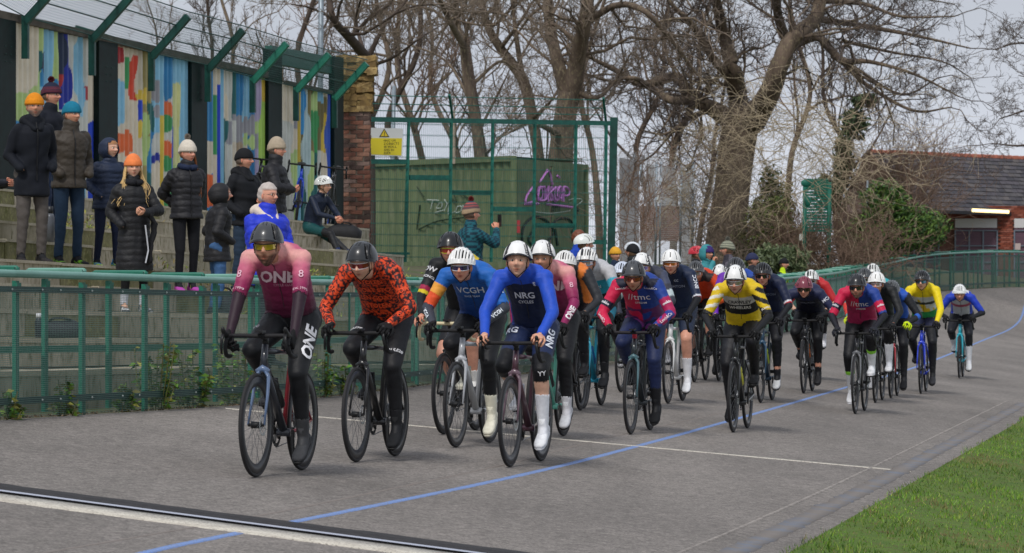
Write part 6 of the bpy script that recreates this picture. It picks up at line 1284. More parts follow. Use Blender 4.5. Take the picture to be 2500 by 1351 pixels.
    yield 2137, 983, 660, dict(label='cyclist in plain black jacket with white helmet and white shoes', bike='black bicycle of the rider in the plain black jacket', crank=R(35), jersey=jfun('#1e2023'), sleeve=2, tights='#17181b', tights_end=1.3, sock=(1.3, '#e2e4ea'), shoe='#d9dade', sole='#2a2b2d', hcol='#eaeae8', hs='aero2', lens='#b89aa0', gframe='#e8e8ea', skin='rosy', vox=.012, glove='#1c1d20', yaw=-4)
    yield 2108, 950, 657, dict(label='cyclist in teal and red with grey vented helmet behind the farther red and blue rider', bike='bicycle hidden behind the black and grey one', crank=R(0), jersey=jfun('#c83a30', (lambda l, t, p, s: (l == 1) | (t > .85), '#2a9a9a')), sleeve=2, hcol='#4a4d50', hs='vent', lens='#443c38', vox=.015, glove='#c8d830', dt=.03)
    yield 2128, 925, 644, dict(label='cyclist in teal with white and grey vented helmet behind the farther red and blue rider', bike='bicycle farthest behind in the small second group', crank=R(90), jersey=jfun('#2a9aa0'), sleeve=2, hcol='#dcdedc', hcol2='#4a4e50', hs='vent', lens='#443c38', vox=.016, dt=.02)
    yield 2175, 972, 685, dict(label='cyclist in blue and black jersey with neon yellow gloves and grey helmet', bike='black and red bicycle of the rider with neon gloves', frame='#1c1d20', fork='#a02430', crank=R(-60), jersey=jfun('#1f50b0', (lambda l, t, p, s: (l == 1) | (l == 2), '#202226'), (lambda l, t, p, s: (l == 2) & (abs(t - .2) < .1), '#2a60c0')), sleeve=2, hcol='#55585b', hs='vent', lens='#403a38', vox=.013, glove='#c8e020', pitch=18, shoe='#1b1c20', dt=.02)
    yield 2248, 961, 657, dict(label='cyclist in bright yellow long sleeved jersey with black helmet and blue mirrored glasses', bike='blue and red road bicycle under the yellow sleeved rider', frame='#2440c8', fork='#3048d0', crank=R(-55), jersey=jfun('#e8d018', (lambda l, t, p, s: (l == 0) & (t < .62), '#c8cccc'), (lambda l, t, p, s: (l == 0) & (t < .62) & (wob(p, 30, 5) > .35), '#d8b820'), (lambda l, t, p, s: (l == 0) & (t < .3), '#2c8a48'), (lambda l, t, p, s: (l == 0) & (abs(t - .45) < .03), '#3a4038')), sleeve=2, tights=jfun('#1c1d22', (lambda l, t, p, s: (l == 4) & (t < .5), '#2a2e4a')), hcol='#26282b', hs='vent', lens='#1a5a70', gframe='#1c2024', skin='pale', vox=.011, yaw=-6, pitch=4, tights_end=1.8, sock=(1.8, '#202124'), shoe='#2a2b30', over=0, glove='#1c1c20', hx=.13)
    yield 2342, 923, 692, dict(label='last cyclist in blue and white jersey with white helmet on the far right', bike='turquoise road bicycle of the last rider', frame='#20a0b4', fork='#28a8bc', crank=R(-55), jersey=jfun('#c8c8d0', (lambda l, t, p, s: (l == 1) | (t > .85) | (abs(p[:, 1]) > .13), '#1f3cb0'), (lambda l, t, p, s: (l == 0) & (abs(t - .5) < .06), '#b05068')), sleeve=.96, warm='#1b1c22', tights='#1c1d24', tights_end=1.45, sock=(1.45, '#dcdee4'), shoe='#d8dadc', over=0, hcol='#e6e8e8', hs='vent', skin='rosy', lens=None, vox=.012, pitch=16, yaw=4, hx=.17)
for px_, py_, tp_, cf in rider_cfgs(): rider(px_, py_, tp_, cf)
# ------------------------------------------------------------------ spectators
def beanie(parent, hc, HM, c, cuff=1, pom=None, tall=.0, knit=1, pattern=None):
    nu, nv = 64, 22; v = []; cc = []
    for i in range(nv):
        t = i / (nv - 1); el = R(90) * (1 - t) 
        for j in range(nu):
            a = j * 2 * math.pi / nu; r = (.001 + math.cos(el)) if t < 1 else 1; rib = 1 + .012 * math.sin(a * 22)
            z = math.sin(el) * (.122 + tall) + .026; w_ = 1 + (.035 if cuff and t > .72 else 0)
            v.append((math.cos(a) * .121 * r * rib * w_ - .010, math.sin(a) * .098 * r * rib * w_, z - .0 - (.028 * max(0, -math.cos(a)) * t ** 2)))
            cc.append(hx(pattern(t, a) if pattern else c))
    n0 = nv * nu
    for j in range(nu): a = j * 2 * math.pi / nu; v.append((math.cos(a) * .108 - .010, math.sin(a) * .086, .016 - .03 * max(0, -math.cos(a)))); cc.append(hx(c))
    f = [(i * nu + j, (i + 1) * nu + j, (i + 1) * nu + (j + 1) % nu, i * nu + (j + 1) % nu) for i in range(nv) for j in range(nu)]
    f.append(tuple(range(nu)))
    h = ob('beanie', mesh('beanie', np.array(v) @ HM.T + hc, f, True, np.array(cc)), parent, m_cloth)
    if pom:
        P = rng.normal(size=(420, 3)); P /= np.linalg.norm(P, axis=1)[:, None]; c0 = V(-.01, 0, .175 + tall); ln = [(np.array([c0, c0 + p * rng.uniform(.028, .042)]), .0022) for p in P]; vv, ff = tubes_np(ln, 3)
        stuff(ob('pompom', mesh('pompom', vv @ HM.T + hc, ff, False, np.tile(hx(pom), (len(vv), 1))), h, m_cloth))
    return h
def hood_up(parent, hc, HM, c, m):
    nu, nv = 40, 26; v = []; ok = []
    for i in range(nv):
        th = math.pi * .86 * i / (nv - 1)
        for j in range(nu):
            a = j * 2 * math.pi / nu; x, y, z = math.sin(th) * math.cos(a), math.sin(th) * math.sin(a), math.cos(th)
            fr = x > .62 + .1 * (z > .5) and z < .75; wv = 1 + .02 * math.sin(8 * z + 3 * y); v.append((x * .145 * wv - .03, y * .122 * wv, z * .158 * wv - .002)); ok.append(not fr)
    f = [(i * nu + j, (i + 1) * nu + j, (i + 1) * nu + (j + 1) % nu, i * nu + (j + 1) % nu) for i in range(nv - 1) for j in range(nu)]; f = [q for q in f if all(ok[k] for k in q)]
    v = np.array(v); vi = v * .9 - V(.002, 0, 0); n = len(v); 
    f2 = f + [tuple(k + n for k in q[::-1]) for q in f]
    from collections import Counter
    E_ = Counter(); 
    for q in f:
        for a, b in zip(q, q[1:] + q[:1]): E_[(min(a, b), max(a, b))] += 1
    for q in f:
        for a, b in zip(q, q[1:] + q[:1]):
            if E_[(min(a, b), max(a, b))] == 1: f2.append((b, a, a + n, b + n))
    return ob('hood', mesh('hood', np.r_[v, vi] @ HM.T + hc, f2, True, np.tile(hx(c), (2 * n, 1))), parent, m)
def long_hair(parent, hc, HM, c, n=260, L=.42, spread=.05, sides=(1, -1), fwd=.03, tail=0):
    ln = []
    for k in range(n):
        s_ = sides[k % len(sides)]; a = rng.uniform(1.2, 2.6) * s_
        if tail: a = s_ * rng.uniform(.9, 1.5)
        p0 = V(.075 * math.cos(a) - .01, .082 * math.sin(a), rng.uniform(-.01, .05)) @ HM.T + hc; ff_ = rng.uniform(-.2, 1)
        p1 = p0 + V(fwd * ff_ * .4, s_ * rng.uniform(.01, .03), -L * .3); p2 = p0 + V(fwd * ff_ * 2.4, s_ * rng.uniform(.0, .05) + rng.normal() * spread * .4, -L * .66); p3 = p0 + V(fwd * ff_ * 3, s_ * .03 + rng.normal() * spread, -L * rng.uniform(.85, 1.15))
        ln.append((catmull([p0, p1, p2, p3], 3), np.linspace(.0045, .0022, 10)))
    vv, ff = tubes_np(ln, 4); g_ = rng.uniform(.75, 1.2, len(vv) // 40 + 1)
    return stuff(ob('hair', mesh('hair', vv, ff, True, np.clip(hx(c) * np.repeat(g_, 40)[:len(vv), None], 0, 1)), parent, m_cloth))
def stander(cfg):
    """cfg: p (feet point), face (world heading deg, -90 looks at the camera), h height"""
    h = cfg.get('h', 1.75) / 1.75; p = cfg['p']
    t = thing('person', cfg['label'], cfg.get('cat', 'spectator'), p, R(cfg.get('face', -80)), 'spectators and stewards')
    B = Body(); J = Body(); vox = cfg.get('vox', .014); jk = cfg.get('jk', 1.0); fat = cfg.get('fat', 1.0)
    k_ = len(cfg['label']) * 2.399; lean = V(cfg.get('bend', .03 * math.sin(k_)), .02 * math.sin(k_ * 1.7), 0); S = V(.0, 0, 1.43) + lean; Hc = V(0, 0, .95); hc = V(.03, 0, 1.625) + lean * 1.2
    ax = nrm(S - Hc); side = V(0, 1, 0); fw = np.cross(side, ax)
    def torso(b, k, lo=-.05, hem=None):
        secs = [(Hc + (S - Hc) * q, side, fw, a * k * fat, d_ * k * fat) for q, a, d_ in ((lo, .155, .105), (.1, .16, .11), (.35, .145, .105), (.6, .16, .115), (.85, .172, .11), (.96, .14, .085), (1.04, .08, .06))]
        if hem is not None: secs = [(V(hem[0] * 0, 0, hem[1]), side, V(1, 0, 0), .165 * k * hem[2] * fat, .12 * k * hem[2] * fat)] + secs
        b.mb.loft([(s0, s1, s2, s3, s4 * (1.17 if hem is not None else 1)) for s0, s1, s2, s3, s4 in secs], 18, 2.3)
    torso(B, .95); b_ = B.bones
    for q in range(3): b_.append((0, 0, Hc + (S - Hc) * q / 3, Hc + (S - Hc) * (q + 1) / 3, .12, .12, (q / 3, (q + 1) / 3)))
    B.seg('neck', 0, S, hc - V(.015, 0, .06), .055, .052)
    hem = cfg.get('hem', .84); torso(J, 1.0 + .085 * jk, 0.0, (0, hem, 1.0 + .02 * jk + (.12 if hem < .7 else 0)))
    for q in range(3): J.bones.append((0, 0, V(0, 0, hem) + (S - V(0, 0, hem)) * q / 3, V(0, 0, hem) + (S - V(0, 0, hem)) * (q + 1) / 3, .14, .14, (q / 3, (q + 1) / 3)))
    J.mb.cap_(S - V(0, 0, .02), .075 + .01 * jk, S + V(.012, 0, .06 + cfg.get('collar', .0)), .066 + .012 * jk)
    poses = dict(down=(V(.02, .25, .88), V(-.4, .5, 0)), pockets=(V(.12, .17, .98), V(-1, .42, 0)), crossed=(V(.20, -.06, 1.16), V(-.1, 1, -.9)), behind=(V(-.15, .05, .98), V(-.5, .8, 0)), hold=(V(.26, .05, 1.12), V(0, 1, -.8)), phone=(V(.36, .06, 1.43), V(.2, .6, -1)), clap=(V(.3, .03, 1.15), V(0, .8, -1)), face=(V(.22, .04, 1.48), V(0, .8, -1)))
    arms = cfg.get('arms', ('down', 'down')); hand_ = []
    for s_, nm in zip((1, -1), arms):
        tgt, pole = poses[nm]; M_ = V(1, s_, 1); sh = S + V(0, s_ * .158 * fat, -.045); tg = tgt * M_ + lean * (.8 if nm != 'down' else .3); el, wr = ik(sh, tg, .29, .26, pole * M_)
        B.seg('uarm', s_, sh, el, .052, .04); B.seg('farm', s_, el, wr, .038, .027); B.seg('hand', s_, wr, wr + nrm(wr - el) * .02, .026, .022)
        J.seg('uarm', s_, sh, el, .059 + .009 * jk, .050 + .008 * jk); J.seg('farm', s_, el, wr - nrm(wr - el) * .005, .048 + .009 * jk, .036 + .006 * jk)
        hd = nrm(wr - el)
        if nm in ('phone', 'face'): hd = V(.1, -s_ * .2, 1)
        hand_.append((s_, wr, hd, nm))
        st_ = cfg.get('step', float(np.sin(len(cfg['label']) * 1.7)) * .03); hj = V(0, s_ * .088, .90); kn = V(.02 + st_ * s_, s_ * .10, .49); an = V(-.03 + st_ * s_ * 2, s_ * cfg.get('stance', .11), .085)
        if cfg.get('child'): pass
        B.seg('thigh', s_, hj, kn, .085 * fat, .058); B.seg('shin', s_, kn, an, .054, .038); B.seg('foot', s_, an, an + V(.05, 0, -.03), .038, .034); B.mb.ball(hj + V(-.03, 0, .03), .09 * fat, 12, 8)
        hand_[-1] += (an,)
    B.finish(vox, 3); J.finish(vox, 4)
    HM = np.array(look_mtx(R(cfg.get('yaw', 0)), R(cfg.get('pitch', 0)), R(cfg.get('roll', 0)))); hs_ = cfg.get('head', 1.0)
    hv, hf, hC = head_geo(cfg.get('skin', 'rosy'), cfg.get('beard'), cfg.get('hair', '#5a4632'), cfg.get('bd', 0), bald=cfg.get('bald', 0)); extra = [(hv * hs_ @ HM.T + hc, hf, hC)]
    for s_, wr, hd, nm, an in hand_:
        if nm in ('pockets', 'crossed', 'behind') and not cfg.get('showhands'): continue
        v, f = hand_geo(wr, hd, V(0, -s_, 0) if nm in ('down', 'clap') else V(.3, -s_, .3), s_ if nm == 'down' else -s_, (25, 35, 25) if nm in ('down', 'clap') else (50, 55, 40), .97)
        if cfg.get('glove'): ob('glove', mesh('glove', v, f, True, np.tile(hx(cfg['glove']), (len(v), 1))), t, m_cloth)
        else: extra.append((v, f, hx(SKIN[cfg.get('skin', 'rosy')]) * V(1, .88, .82)))
    B.body_mesh(t, cfg.get('skin', 'rosy'), extra); put_eyes(t, hc, HM, hs_) if not cfg.get('lens') else glasses(t, hc, HM, cfg['lens'])
    if cfg.get('specs'): specs(t, hc, HM)
    # trousers
    tr = cfg.get('trousers', '#2a2c30'); loose = cfg.get('loose', .010); te = cfg.get('tr_end', .97)
    B.garment('trousers', ((B.L == 0) & (B.T < .25)) | (B.L == 4) | ((B.L == 5) & (B.T < te)), hx(tr), cfg.get('trm', m_cloth), t, loose, .005 if loose > .006 else .001, 26)
    for s_ in (1, -1): 
        if te >= .9: B.garment('sock', (B.S == s_) & (((B.L == 5) & (B.T >= te)) | (B.L == 6)), hx('#1f2024'), m_cloth, t, .006, .001)
        else: B.garment('sock', (B.S == s_) & ((B.L == 5) & (B.T >= te)), hx(cfg.get('sock', '#dddddd')), m_cloth, t, .005, .001)
    puff = cfg.get('puff', 0); jm = m_puff if puff else m_cloth; jc = cfg.get('jacket', '#20242a')
    rib = (lambda T_, L_, P_: puff * .011 * (abs(np.sin(np.where(L_ == 0, (P_[:, 2] + .004 * np.sin(P_[:, 1] * 30)) * 44, T_ * 12))) ** .5 - .7)) if puff else None
    J.garment('jacket', np.ones(len(J.P), bool), jc if callable(jc) else hx(jc), jm, t, .004, .008 if not puff else .005, 17 if not puff else 30, rib)
    if cfg.get('zip'): pass
    for s_, wr, hd, nm, an in hand_:
        q, so = shoe_geo(an, V(1, s_ * .15, 0), V(0, 0, 1), 1.0, 0); v, f = q.arr(); sc_ = hx(cfg.get('shoe', '#26262a')); cc = np.tile(sc_, (len(v), 1))
        if cfg.get('shoe2'): cc[wob(v, 60, 4) > .25] = hx(cfg['shoe2'])
        s2 = ob('shoe', mesh('shoe', v, f, True, cc), t, m_cloth); so.o('sole', cm(cfg.get('sole', '#2a2a2c'), .6), s2, True)
    hat = cfg.get('hat')
    if hat: beanie(t, hc, HM * hs_, hat, cfg.get('cuff', 1), cfg.get('pom'), cfg.get('tall', .0), pattern=cfg.get('hatp'))
    if cfg.get('helmet'): helmet(t, hc, HM, cfg.get('hs', 'vent'), cfg['helmet'])
    if cfg.get('hood'): hood_up(t, hc + V(-.0, 0, 0), HM, cfg['hood'], jm)
    elif cfg.get('hood_down'):
        q = MB(); q.ball(S + V(-.07, 0, .05), (.085, .13, .075), 16, 10); q.cap_(S + V(-.02, .09, .05), .045, S + V(.12, .03, -.04), .03); q.cap_(S + V(-.02, -.09, .05), .045, S + V(.12, -.03, -.04), .03); v, f = q.arr(); ob('hood', mesh('hood', v, f, True, np.tile(hx(cfg['hood_down']), (len(v), 1))), t, jm)
    if cfg.get('long_hair'): long_hair(t, hc, HM, *cfg['long_hair'][:1], **cfg['long_hair'][1])
    if cfg.get('scarf'):
        q = MB(); a = np.linspace(0, 2 * math.pi, 15)[:-1]; q.tube([V(.02 + .085 * math.cos(x), .09 * math.sin(x), 1.475 + .02 * math.cos(x) * -1) + lean for x in np.r_[a, a[:1]]], .036, 8); v, f = q.arr(); v += (wob(v, 60, 3) * .004)[:, None]
        ob('scarf', mesh('scarf', v, f, True, np.tile(hx(cfg['scarf']), (len(v), 1))), t, m_cloth)
    t.scale = (h * cfg.get('wide', 1), h * cfg.get('wide', 1), h); return t, J, hc, hand_
def zipper(t, J, S_=0, c='#101114', z0=.86, z1=1.46):
    bv = J.bvh(.008); pts = []
    for z in np.linspace(z0, z1, 14):
        hit = bv.ray_cast(Vector((.6, 0, z)), Vector((-1, 0, 0)), 1); 
        if hit[0]: pts.append(np.array(hit[0]) + V(.004, 0, 0))
    if len(pts) > 2: q = MB(); q.tube(pts, .006, 5); q.o('zip', cm(c, .4), t)
def where(x, i, du=.35): return on_step(x, i, du)
t, J, _, _ = stander(dict(label='tall man in navy parka and orange beanie with grey trousers on the terrace', p=where(78, 4), face=-62, yaw=-12, h=1.80, jacket='#12161f', hem=.70, jk=1.1, hat='#d8861a', trousers='#55504d', shoe='#2c2a2b', sole='#b8b0a8', arms=('pockets', 'pockets'), hood_down='#0f131b', beard='#6a6260', bd=.5, skin='mid', hair='#4a4038', vox=.012)); zipper(t, J)
stander(dict(label='person in dark coat and maroon pompom hat hidden behind the orange beanie man', p=where(118, 5), face=-30, h=1.83, jacket='#161a24', hat='#1c2238', pom='#6a2a30', hatp=lambda t, a: '#1c2238' if t < .6 else ('#6a2832' if math.sin(t * 60) > 0 else '#1c2238'), skin='rosy', trousers='#23304a'))
t, J, _, _ = stander(dict(label='man in brown puffer jacket, teal beanie and blue jeans standing with hands in pockets', p=where(168, 4), face=-58, yaw=14, h=1.78, jacket='#3a332b', hem=.84, jk=1.6, puff=.5, hat='#14708c', trousers='#1f3248', shoe='#24252a', shoe2='#7ab82a', arms=('pockets', 'pockets'), collar=.05, skin='mid', hair='#3a342e', cuff=0, vox=.012)); zipper(t, J)
stander(dict(label='boy in navy puffer jacket with hood up and navy leggings', p=where(262, 4, .2), face=-60, yaw=20, h=1.42, jacket='#1a2740', hem=.8, jk=1.3, puff=1, hood='#1a2740', trousers='#141c34', loose=.003, shoe='#2a7ab0', shoe2='#b8d83a', sole='#d8d8d8', arms=('pockets', 'pockets'), skin='pale', hair='#9a6a40', head=1.08, wide=1.1))
t, J, hc, hn = stander(dict(label='blonde woman with long hair and salmon beanie in long black quilted coat', p=where(328, 2, .35), face=-66, yaw=-8, h=1.60, jacket='#15161a', hem=.48, jk=1.3, puff=.8, hat='#e8824a', tall=.015, trousers='#121316', loose=.003, tr_end=.55, sock='#c9ccd6', shoe='#4a4c50', shoe2='#d8dadc', sole='#d8dadc', arms=('hold', 'pockets'), skin='pale', hair='#c9a56a', scarf='#1c1d22', long_hair=('#d9b880', dict(n=420, L=.40, spread=.05, fwd=.03)), vox=.012))
q = MB(); P_ = catmull([V(.22, .1, 1.12), V(.2, .16, .95), V(.2, .12, .75), V(.2, .1, .55)], 6); q.tube(P_, .06, 10, flat=(.4, 1.2)); v, f = q.arr(); v += (wob(v, 30, 3) * .012)[:, None]; ob('scarf', mesh('scarf', v, f, True, np.tile(hx('#17181b'), (len(v), 1))), t, m_cloth)
q = MB(); q.tube([V(.27, .04, .98), V(.265, .06, .84), V(.255, .08, .7), V(.25, .05, .56)], .016, 6, flat=(.3, 1.3)); q.o('scarf_edge', cm('#c9ccd4', .8), t)
t, J, _, _ = stander(dict(label='woman in white bobble hat, black puffer jacket and black leggings, hands behind her back', p=where(455, 3), face=-62, yaw=16, h=1.69, jacket='#1c1c21', hem=.86, jk=1.7, puff=1, hat='#cfc6b8', tall=.02, pom='#9a9084', trousers='#15161c', loose=.003, tr_end=.93, sock='#a8a0b8', shoe='#b04aa8', sole='#d8c8c0', arms=('behind', 'behind'), skin='rosy', hair='#7a4a2c', scarf='#1f2a44', long_hair=('#8a5430', dict(n=170, L=.48, spread=.02, sides=(1,), tail=1)), vox=.012)); zipper(t, J)
stander(dict(label='child seen from behind in black quilted jacket with hood up and blue jeans', p=where(530, 2), face=20, h=1.42, jacket='#1a1a1e', hem=.72, jk=1.5, puff=.35, hood='#1a1a1e', trousers='#3d5f8a', shoe='#2a2c33', arms=('pockets', 'pockets'), wide=1.12, head=1.08))
stander(dict(label='man in black jacket, black beanie and dark jeans looking towards the riders', p=where(600, 3), face=-40, yaw=20, h=1.72, jacket='#191b20', jk=1.0, hat='#16171b', cuff=0, trousers='#28384c', shoe='#c9c4ba', arms=('hold', 'pockets'), hood_down='#14161a', skin='rosy', hair='#5a5048', vox=.012))
stander(dict(label='person in black puffer jacket and tall beige beanie looking away to the right', p=where(668, 4), face=-15, h=1.76, jacket='#1b1b20', jk=1.7, puff=1, hat='#a89a86', tall=.03, collar=.05, trousers='#23262e', arms=('crossed', 'hold'), skin='rosy', hair='#4a4038'))
stander(dict(label='older man with short white hair and glasses in bright blue puffer jacket over cream hood', p=where(650, 0, .1), face=-48, yaw=10, h=1.80, jacket='#2038c8', hem=.78, jk=1.8, puff=.9, hood_down='#d8cabb', trousers='#30343c', arms=('crossed', 'crossed'), skin='rosy', hair='#b8b0aa', specs=1, vox=.012, fat=1.1))
# ---- seated cyclist resting on the top steps
def seated(label, x, i, face):
    p = on_step(x, i, .1); t = thing('person', label, 'spectator', p, R(face), 'spectators and stewards'); B = Body(); H = V(-.05, 0, .11); S = V(.10, 0, .58); hc = V(.20, 0, .75); ax = nrm(S - H); side = V(0, 1, 0); fw = np.cross(side, ax)
    B.mb.loft([(H + (S - H) * q + fw * -.03 * math.sin(q * 3), side, fw, a, d_) for q, a, d_ in ((-.15, .13, .1), (0, .165, .125), (.3, .145, .11), (.65, .16, .115), (.9, .165, .1), (1.05, .09, .06))], 18, 2.3)
    for q in range(3): B.bones.append((0, 0, H + (S - H) * q / 3, H + (S - H) * (q + 1) / 3, .12, .12, (q / 3, (q + 1) / 3)))
    B.seg('neck', 0, S, hc - V(.02, 0, .05), .06, .054); ex = []; ft = []
    for s_ in (1, -1):
        sh = S + V(0, s_ * .17, -.03); wr = V(.46, s_ * .05, .26); el, wr = ik(sh, wr, .29, .26, V(-.3, s_, -.6)); B.seg('uarm', s_, sh, el, .05, .04); B.seg('farm', s_, el, wr, .038, .027); B.seg('hand', s_, wr, wr + V(.02, 0, 0), .026, .022)
        v, f = hand_geo(wr, V(.7, -s_ * .5, -.4), V(0, -s_, -.3), -s_, (30, 45, 30)); ex.append((v, f, hx(SKIN['rosy']) * V(1, .88, .82)))
        hj = H + V(.02, s_ * .09, 0); an = V(.62 + .12 * (s_ > 0), s_ * .10, -.36); kn, an = ik(hj, an, .44, .44, V(.7, 0, 1)); B.seg('thigh', s_, hj, kn, .092, .06); B.seg('shin', s_, kn, an, .055, .037); B.seg('foot', s_, an, an + V(.05, 0, -.03), .038, .036); ft.append((s_, an))
    B.finish(.012, 3); HM = np.array(look_mtx(R(8), R(4))); hv, hf, hC = head_geo('pale', hair='#5a4632'); ex.append((hv @ HM.T + hc, hf, hC)); B.body_mesh(t, 'pale', ex); put_eyes(t, hc, HM); helmet(t, hc, HM, 'vent', '#dcdedc')
    L, T_ = B.L, B.T
    B.garment('jersey', ((L == 0) & (T_ > .08)) | (L == 1) | (L == 2), hx('#1a2438'), m_lycra, t, .007, .002)
    B.garment('shorts', ((L == 0) & (T_ <= .08)) | ((L == 4) & (T_ < .72)), hx('#164a4c'), m_lycra, t, .005, .001)
    for s_ in (1, -1): B.garment('leg_warmer', (B.S == s_) & (((L == 4) & (T_ >= .72)) | ((L == 5) & (T_ < .6))), hx('#222326'), m_lycra, t, .004, .001); B.garment('sock', (B.S == s_) & (((L == 5) & (T_ >= .6)) | (L == 6)), hx('#1a2c58'), m_lycra, t, .006, .001)
    for s_, an in ft: q, so = shoe_geo(an, V(1, s_ * .1, -.12), V(.12, 0, 1), 1, 1); v, f = q.arr(); sh = ob('shoe', mesh('shoe', v, f, True, np.tile(hx('#1a2c58'), (len(v), 1))), t, m_cloth); so.o('sole', cm('#17181b', .6), sh, True)
    bv = B.bvh(.007); wrap_text(bv, 'castelli', H + (V(.42, -.09, .2)) * .5, (0, -1, .3), (0, 0, 1), .05, cm('#c8d8d0', .6), t)
seated('cyclist in navy jersey and white helmet sitting on the top steps beside leaning bicycles', 768, 7, -38)
# ---- people beyond the barrier
def behind(label, x, top, s, h, **k): 
    foot = at(x, top + h * s * 1.02, s); k.update(label=label, p=foot, h=h); k.setdefault('vox', .018); return stander(k)
t, J, hc, hn = behind('man in teal checked jacket and pompom hat photographing with a phone', 1150, 492, 190, 1.76, face=32, yaw=-5, jk=1.0, skin='rosy', hair='#4a3a30', pom='#8a3a38', tall=.02, vox=.012, arms=('down', 'phone'), trousers='#23262c',
    jacket=lambda l, t_, p, s_: np.where(((np.sin(p[:, 2] * 95) > 0) ^ (np.sin(np.where(l == 0, p[:, 1] + p[:, 0] * .6, t_ * .3) * 95) > 0))[:, None], hx('#1f5a66'), hx('#16303e')), hat='#3a3a4a', hatp=lambda t_, a: ('#a8504c' if .36 < t_ < .44 or .6 < t_ < .66 else '#2f4a5c' if t_ < .3 else '#5a4448' if t_ < .78 else '#a08a70'))
wr = hn[1][1]; ph = MB(); ph.box(wr + V(.045, -.0, .115), (.012, .078, .158)); po = ph.o('mobile_phone', cm('#141519', .3)); po.parent = None; po.matrix_world = Matrix.Translation(t.location) @ Matrix.Rotation(t.rotation_euler.z, 4, 'Z') @ Matrix.Diagonal((*t.scale, 1)); tag(po, 'black mobile phone held up by the man in the checked jacket', 'phone')
behind('man with curly reddish hair in bright blue jacket behind the barrier', 1409, 555, 165, 1.76, face=-20, jacket='#1f44a8', hair='#6a3a24', skin='rosy')
behind('cyclist in black jacket and white helmet seen from the side behind the barrier', 1430, 570, 172, 1.76, face=10, jacket='#1d1f22', helmet='#dfe4e0', hs='aero', skin='rosy', collar=.04)
behind('person in yellow beanie half hidden at the foot of the dark steel post', 1502, 600, 150, 1.68, face=-60, jacket='#22304a', hat='#d8a030', skin='mid')
behind('steward in black hooded coat under a yellow high visibility vest', 1548, 592, 158, 1.72, face=130, jacket=lambda l, t_, p, s_: np.where(((l == 0) & (t_ < .82))[:, None], hx('#b8e01c'), hx('#25282a')), hat='#1b1c20', cuff=0, skin='rosy', collar=.06)
behind('person in white helmet behind the high visibility steward', 1540, 590, 140, 1.72, face=160, jacket='#2a2c30', helmet='#d5dbe2')
behind('cyclist in red helmet mostly hidden behind the teal hooded photographer', 1696, 600, 140, 1.70, face=-20, jacket='#26282e', helmet='#c03040', skin='rosy')
behind('person in teal hooded top holding a phone to the face', 1720, 596, 150, 1.70, face=-50, jacket='#3f8a92', hood='#3f8a92', hat='#3a2a6a', arms=('down', 'face'), skin='mid', vox=.015)
behind('person in grey bobble beanie and mottled dark coat seen from the side', 1783, 585, 150, 1.78, face=165, jacket=lambda l, t_, p, s_: np.where((wob(p, 22, 4) > .1)[:, None], hx('#5a5660'), hx('#35333c')), hat='#8a8c7c', pom='#8a8a80', skin='rosy', hatp=lambda t_, a: '#9a9c88' if math.sin(t_ * 30) > 0 else '#6a6c60', vox=.015)
behind('person in navy beanie behind the rider in purple and blue', 1838, 615, 135, 1.70, face=-10, jacket='#2a2c34', hat='#2a3050', skin='rosy')
behind('steward in yellow high visibility vest and black beanie by the far barrier', 1908, 628, 108, 1.70, face=-30, jacket=lambda l, t_, p, s_: np.where(((l == 0) & (abs(p[:, 1]) > .03))[:, None], hx('#b8d81c'), hx('#22252a')), hat='#17181b', cuff=0, skin='rosy')
behind('clapping spectator at the very left edge with only the hands in view', -52, 300, 225, 1.8, face=0, jacket='#2a2c34', arms=('clap', 'clap'), skin='rosy')
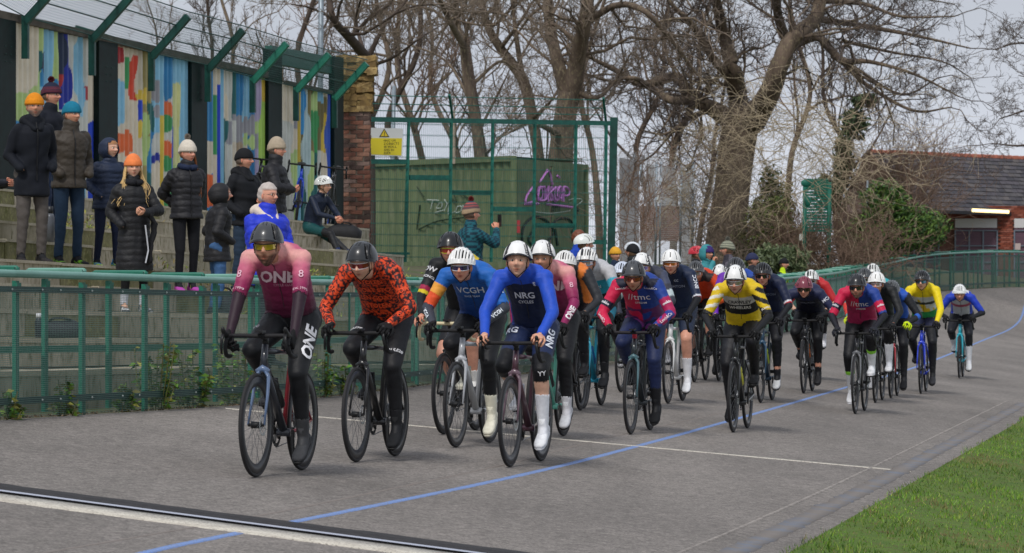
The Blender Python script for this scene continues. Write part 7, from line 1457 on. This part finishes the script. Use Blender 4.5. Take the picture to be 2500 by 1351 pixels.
# ---- bicycles leaning on the painted wall, bags on the steps
def wall_bike(x, i, du, label, cfg, turn=0, lean=8):
    p = on_step(x, i, du); a = math.atan2(D[1], D[0]) + R(turn); M = Matrix.Translation(p) @ Matrix.Rotation(a, 4, 'Z') @ Matrix.Rotation(R(-lean), 4, 'X'); c = dict(crank=.4); c.update(cfg); return bicycle(M, c, label)
wall_bike(722, 8, .35, 'bright blue road bicycle leaning on the painted wall beside the seated cyclist', dict(frame='#1c44c8', fork='#1c44c8', comp=0, rim='rim_deep'), 200, 6)
wall_bike(800, 8, .15, 'black road bicycle with grey bars leaning by the dark column beside the seated cyclist', dict(frame='#2a2c30', comp=0), -165, 8)
wall_bike(640, 8, .3, 'dark bicycle leaning on the painted wall behind the man in the black beanie', dict(frame='#202226', comp=0), 185, 6)
def bag(label, c, p, size, cat='bag', strap=1):
    t = thing('bag', label, cat, p); q = MB(); a, b, h = size; q.loft([(V(0, 0, z * h), (1, 0, 0), (0, 1, 0), a * k, b * k) for z, k in ((0, .85), (.08, 1), (.5, 1.02), (.8, .85), (1, .5))], 18, 3); v, f = q.arr(); v += (wob(v, 18, 2) * .012)[:, None]; ob('bag_body', mesh('bag_body', v, f), t, mat('bag_cloth_' + c[1:], c, .7, var=.2, bump=.4, scale=12))
    if strap: q = MB(); q.tube(catmull([V(-a * .6, 0, h * .8), V(-a * .3, -b * .6, h * 1.12), V(a * .3, -b * .6, h * 1.1), V(a * .6, 0, h * .8)], 5), .012, 6); q.o('strap', cm('#1a1b1e', .7), t, True)
    return t
bag('black sports bag lying on the step beside the seated cyclist', '#1d1e21', on_step(838, 7, .3), (.28, .16, .24))
bag('black bag lying on the lower step behind the left end of the barrier', '#20222a', on_step(150, 1, .3), (.22, .12, .16))
bag('dark bag with orange edge at the feet of the hooded child', '#2a2d36', on_step(553, 2, .25), (.12, .1, .26))
bt = thing('bottle', 'black drinks bottle with white cap standing on the lower step beside the black bag', 'bottle', on_step(95, 1, .25)); q = MB(); q.loft([(V(0, 0, z), (1, 0, 0), (0, 1, 0), r, r) for z, r in ((0, .034), (.01, .037), (.15, .037), (.17, .028), (.185, .024))], 14); q.o('bottle_body', cm('#22252c', .35), bt, True); q = MB(); q.loft([(V(0, 0, z), (1, 0, 0), (0, 1, 0), r, r) for z, r in ((.183, .026), (.215, .026), (.22, .02))], 12); q.o('cap', cm('#d5d8dc', .4), bt, True)
bt = thing('flask', 'grey steel flask standing on the step between the parka man and the jeans man', 'flask', on_step(122, 5, .1)); q = MB(); q.loft([(V(0, 0, z), (1, 0, 0), (0, 1, 0), r, r) for z, r in ((0, .05), (.3, .05), (.34, .035))], 14); q.o('flask_body', cm('#5c6068', .35), bt, True); q = MB(); q.loft([(V(0, 0, z), (1, 0, 0), (0, 1, 0), r, r) for z, r in ((.335, .036), (.42, .036))], 12); q.o('cap', cm('#2a2c30', .4), bt, True)
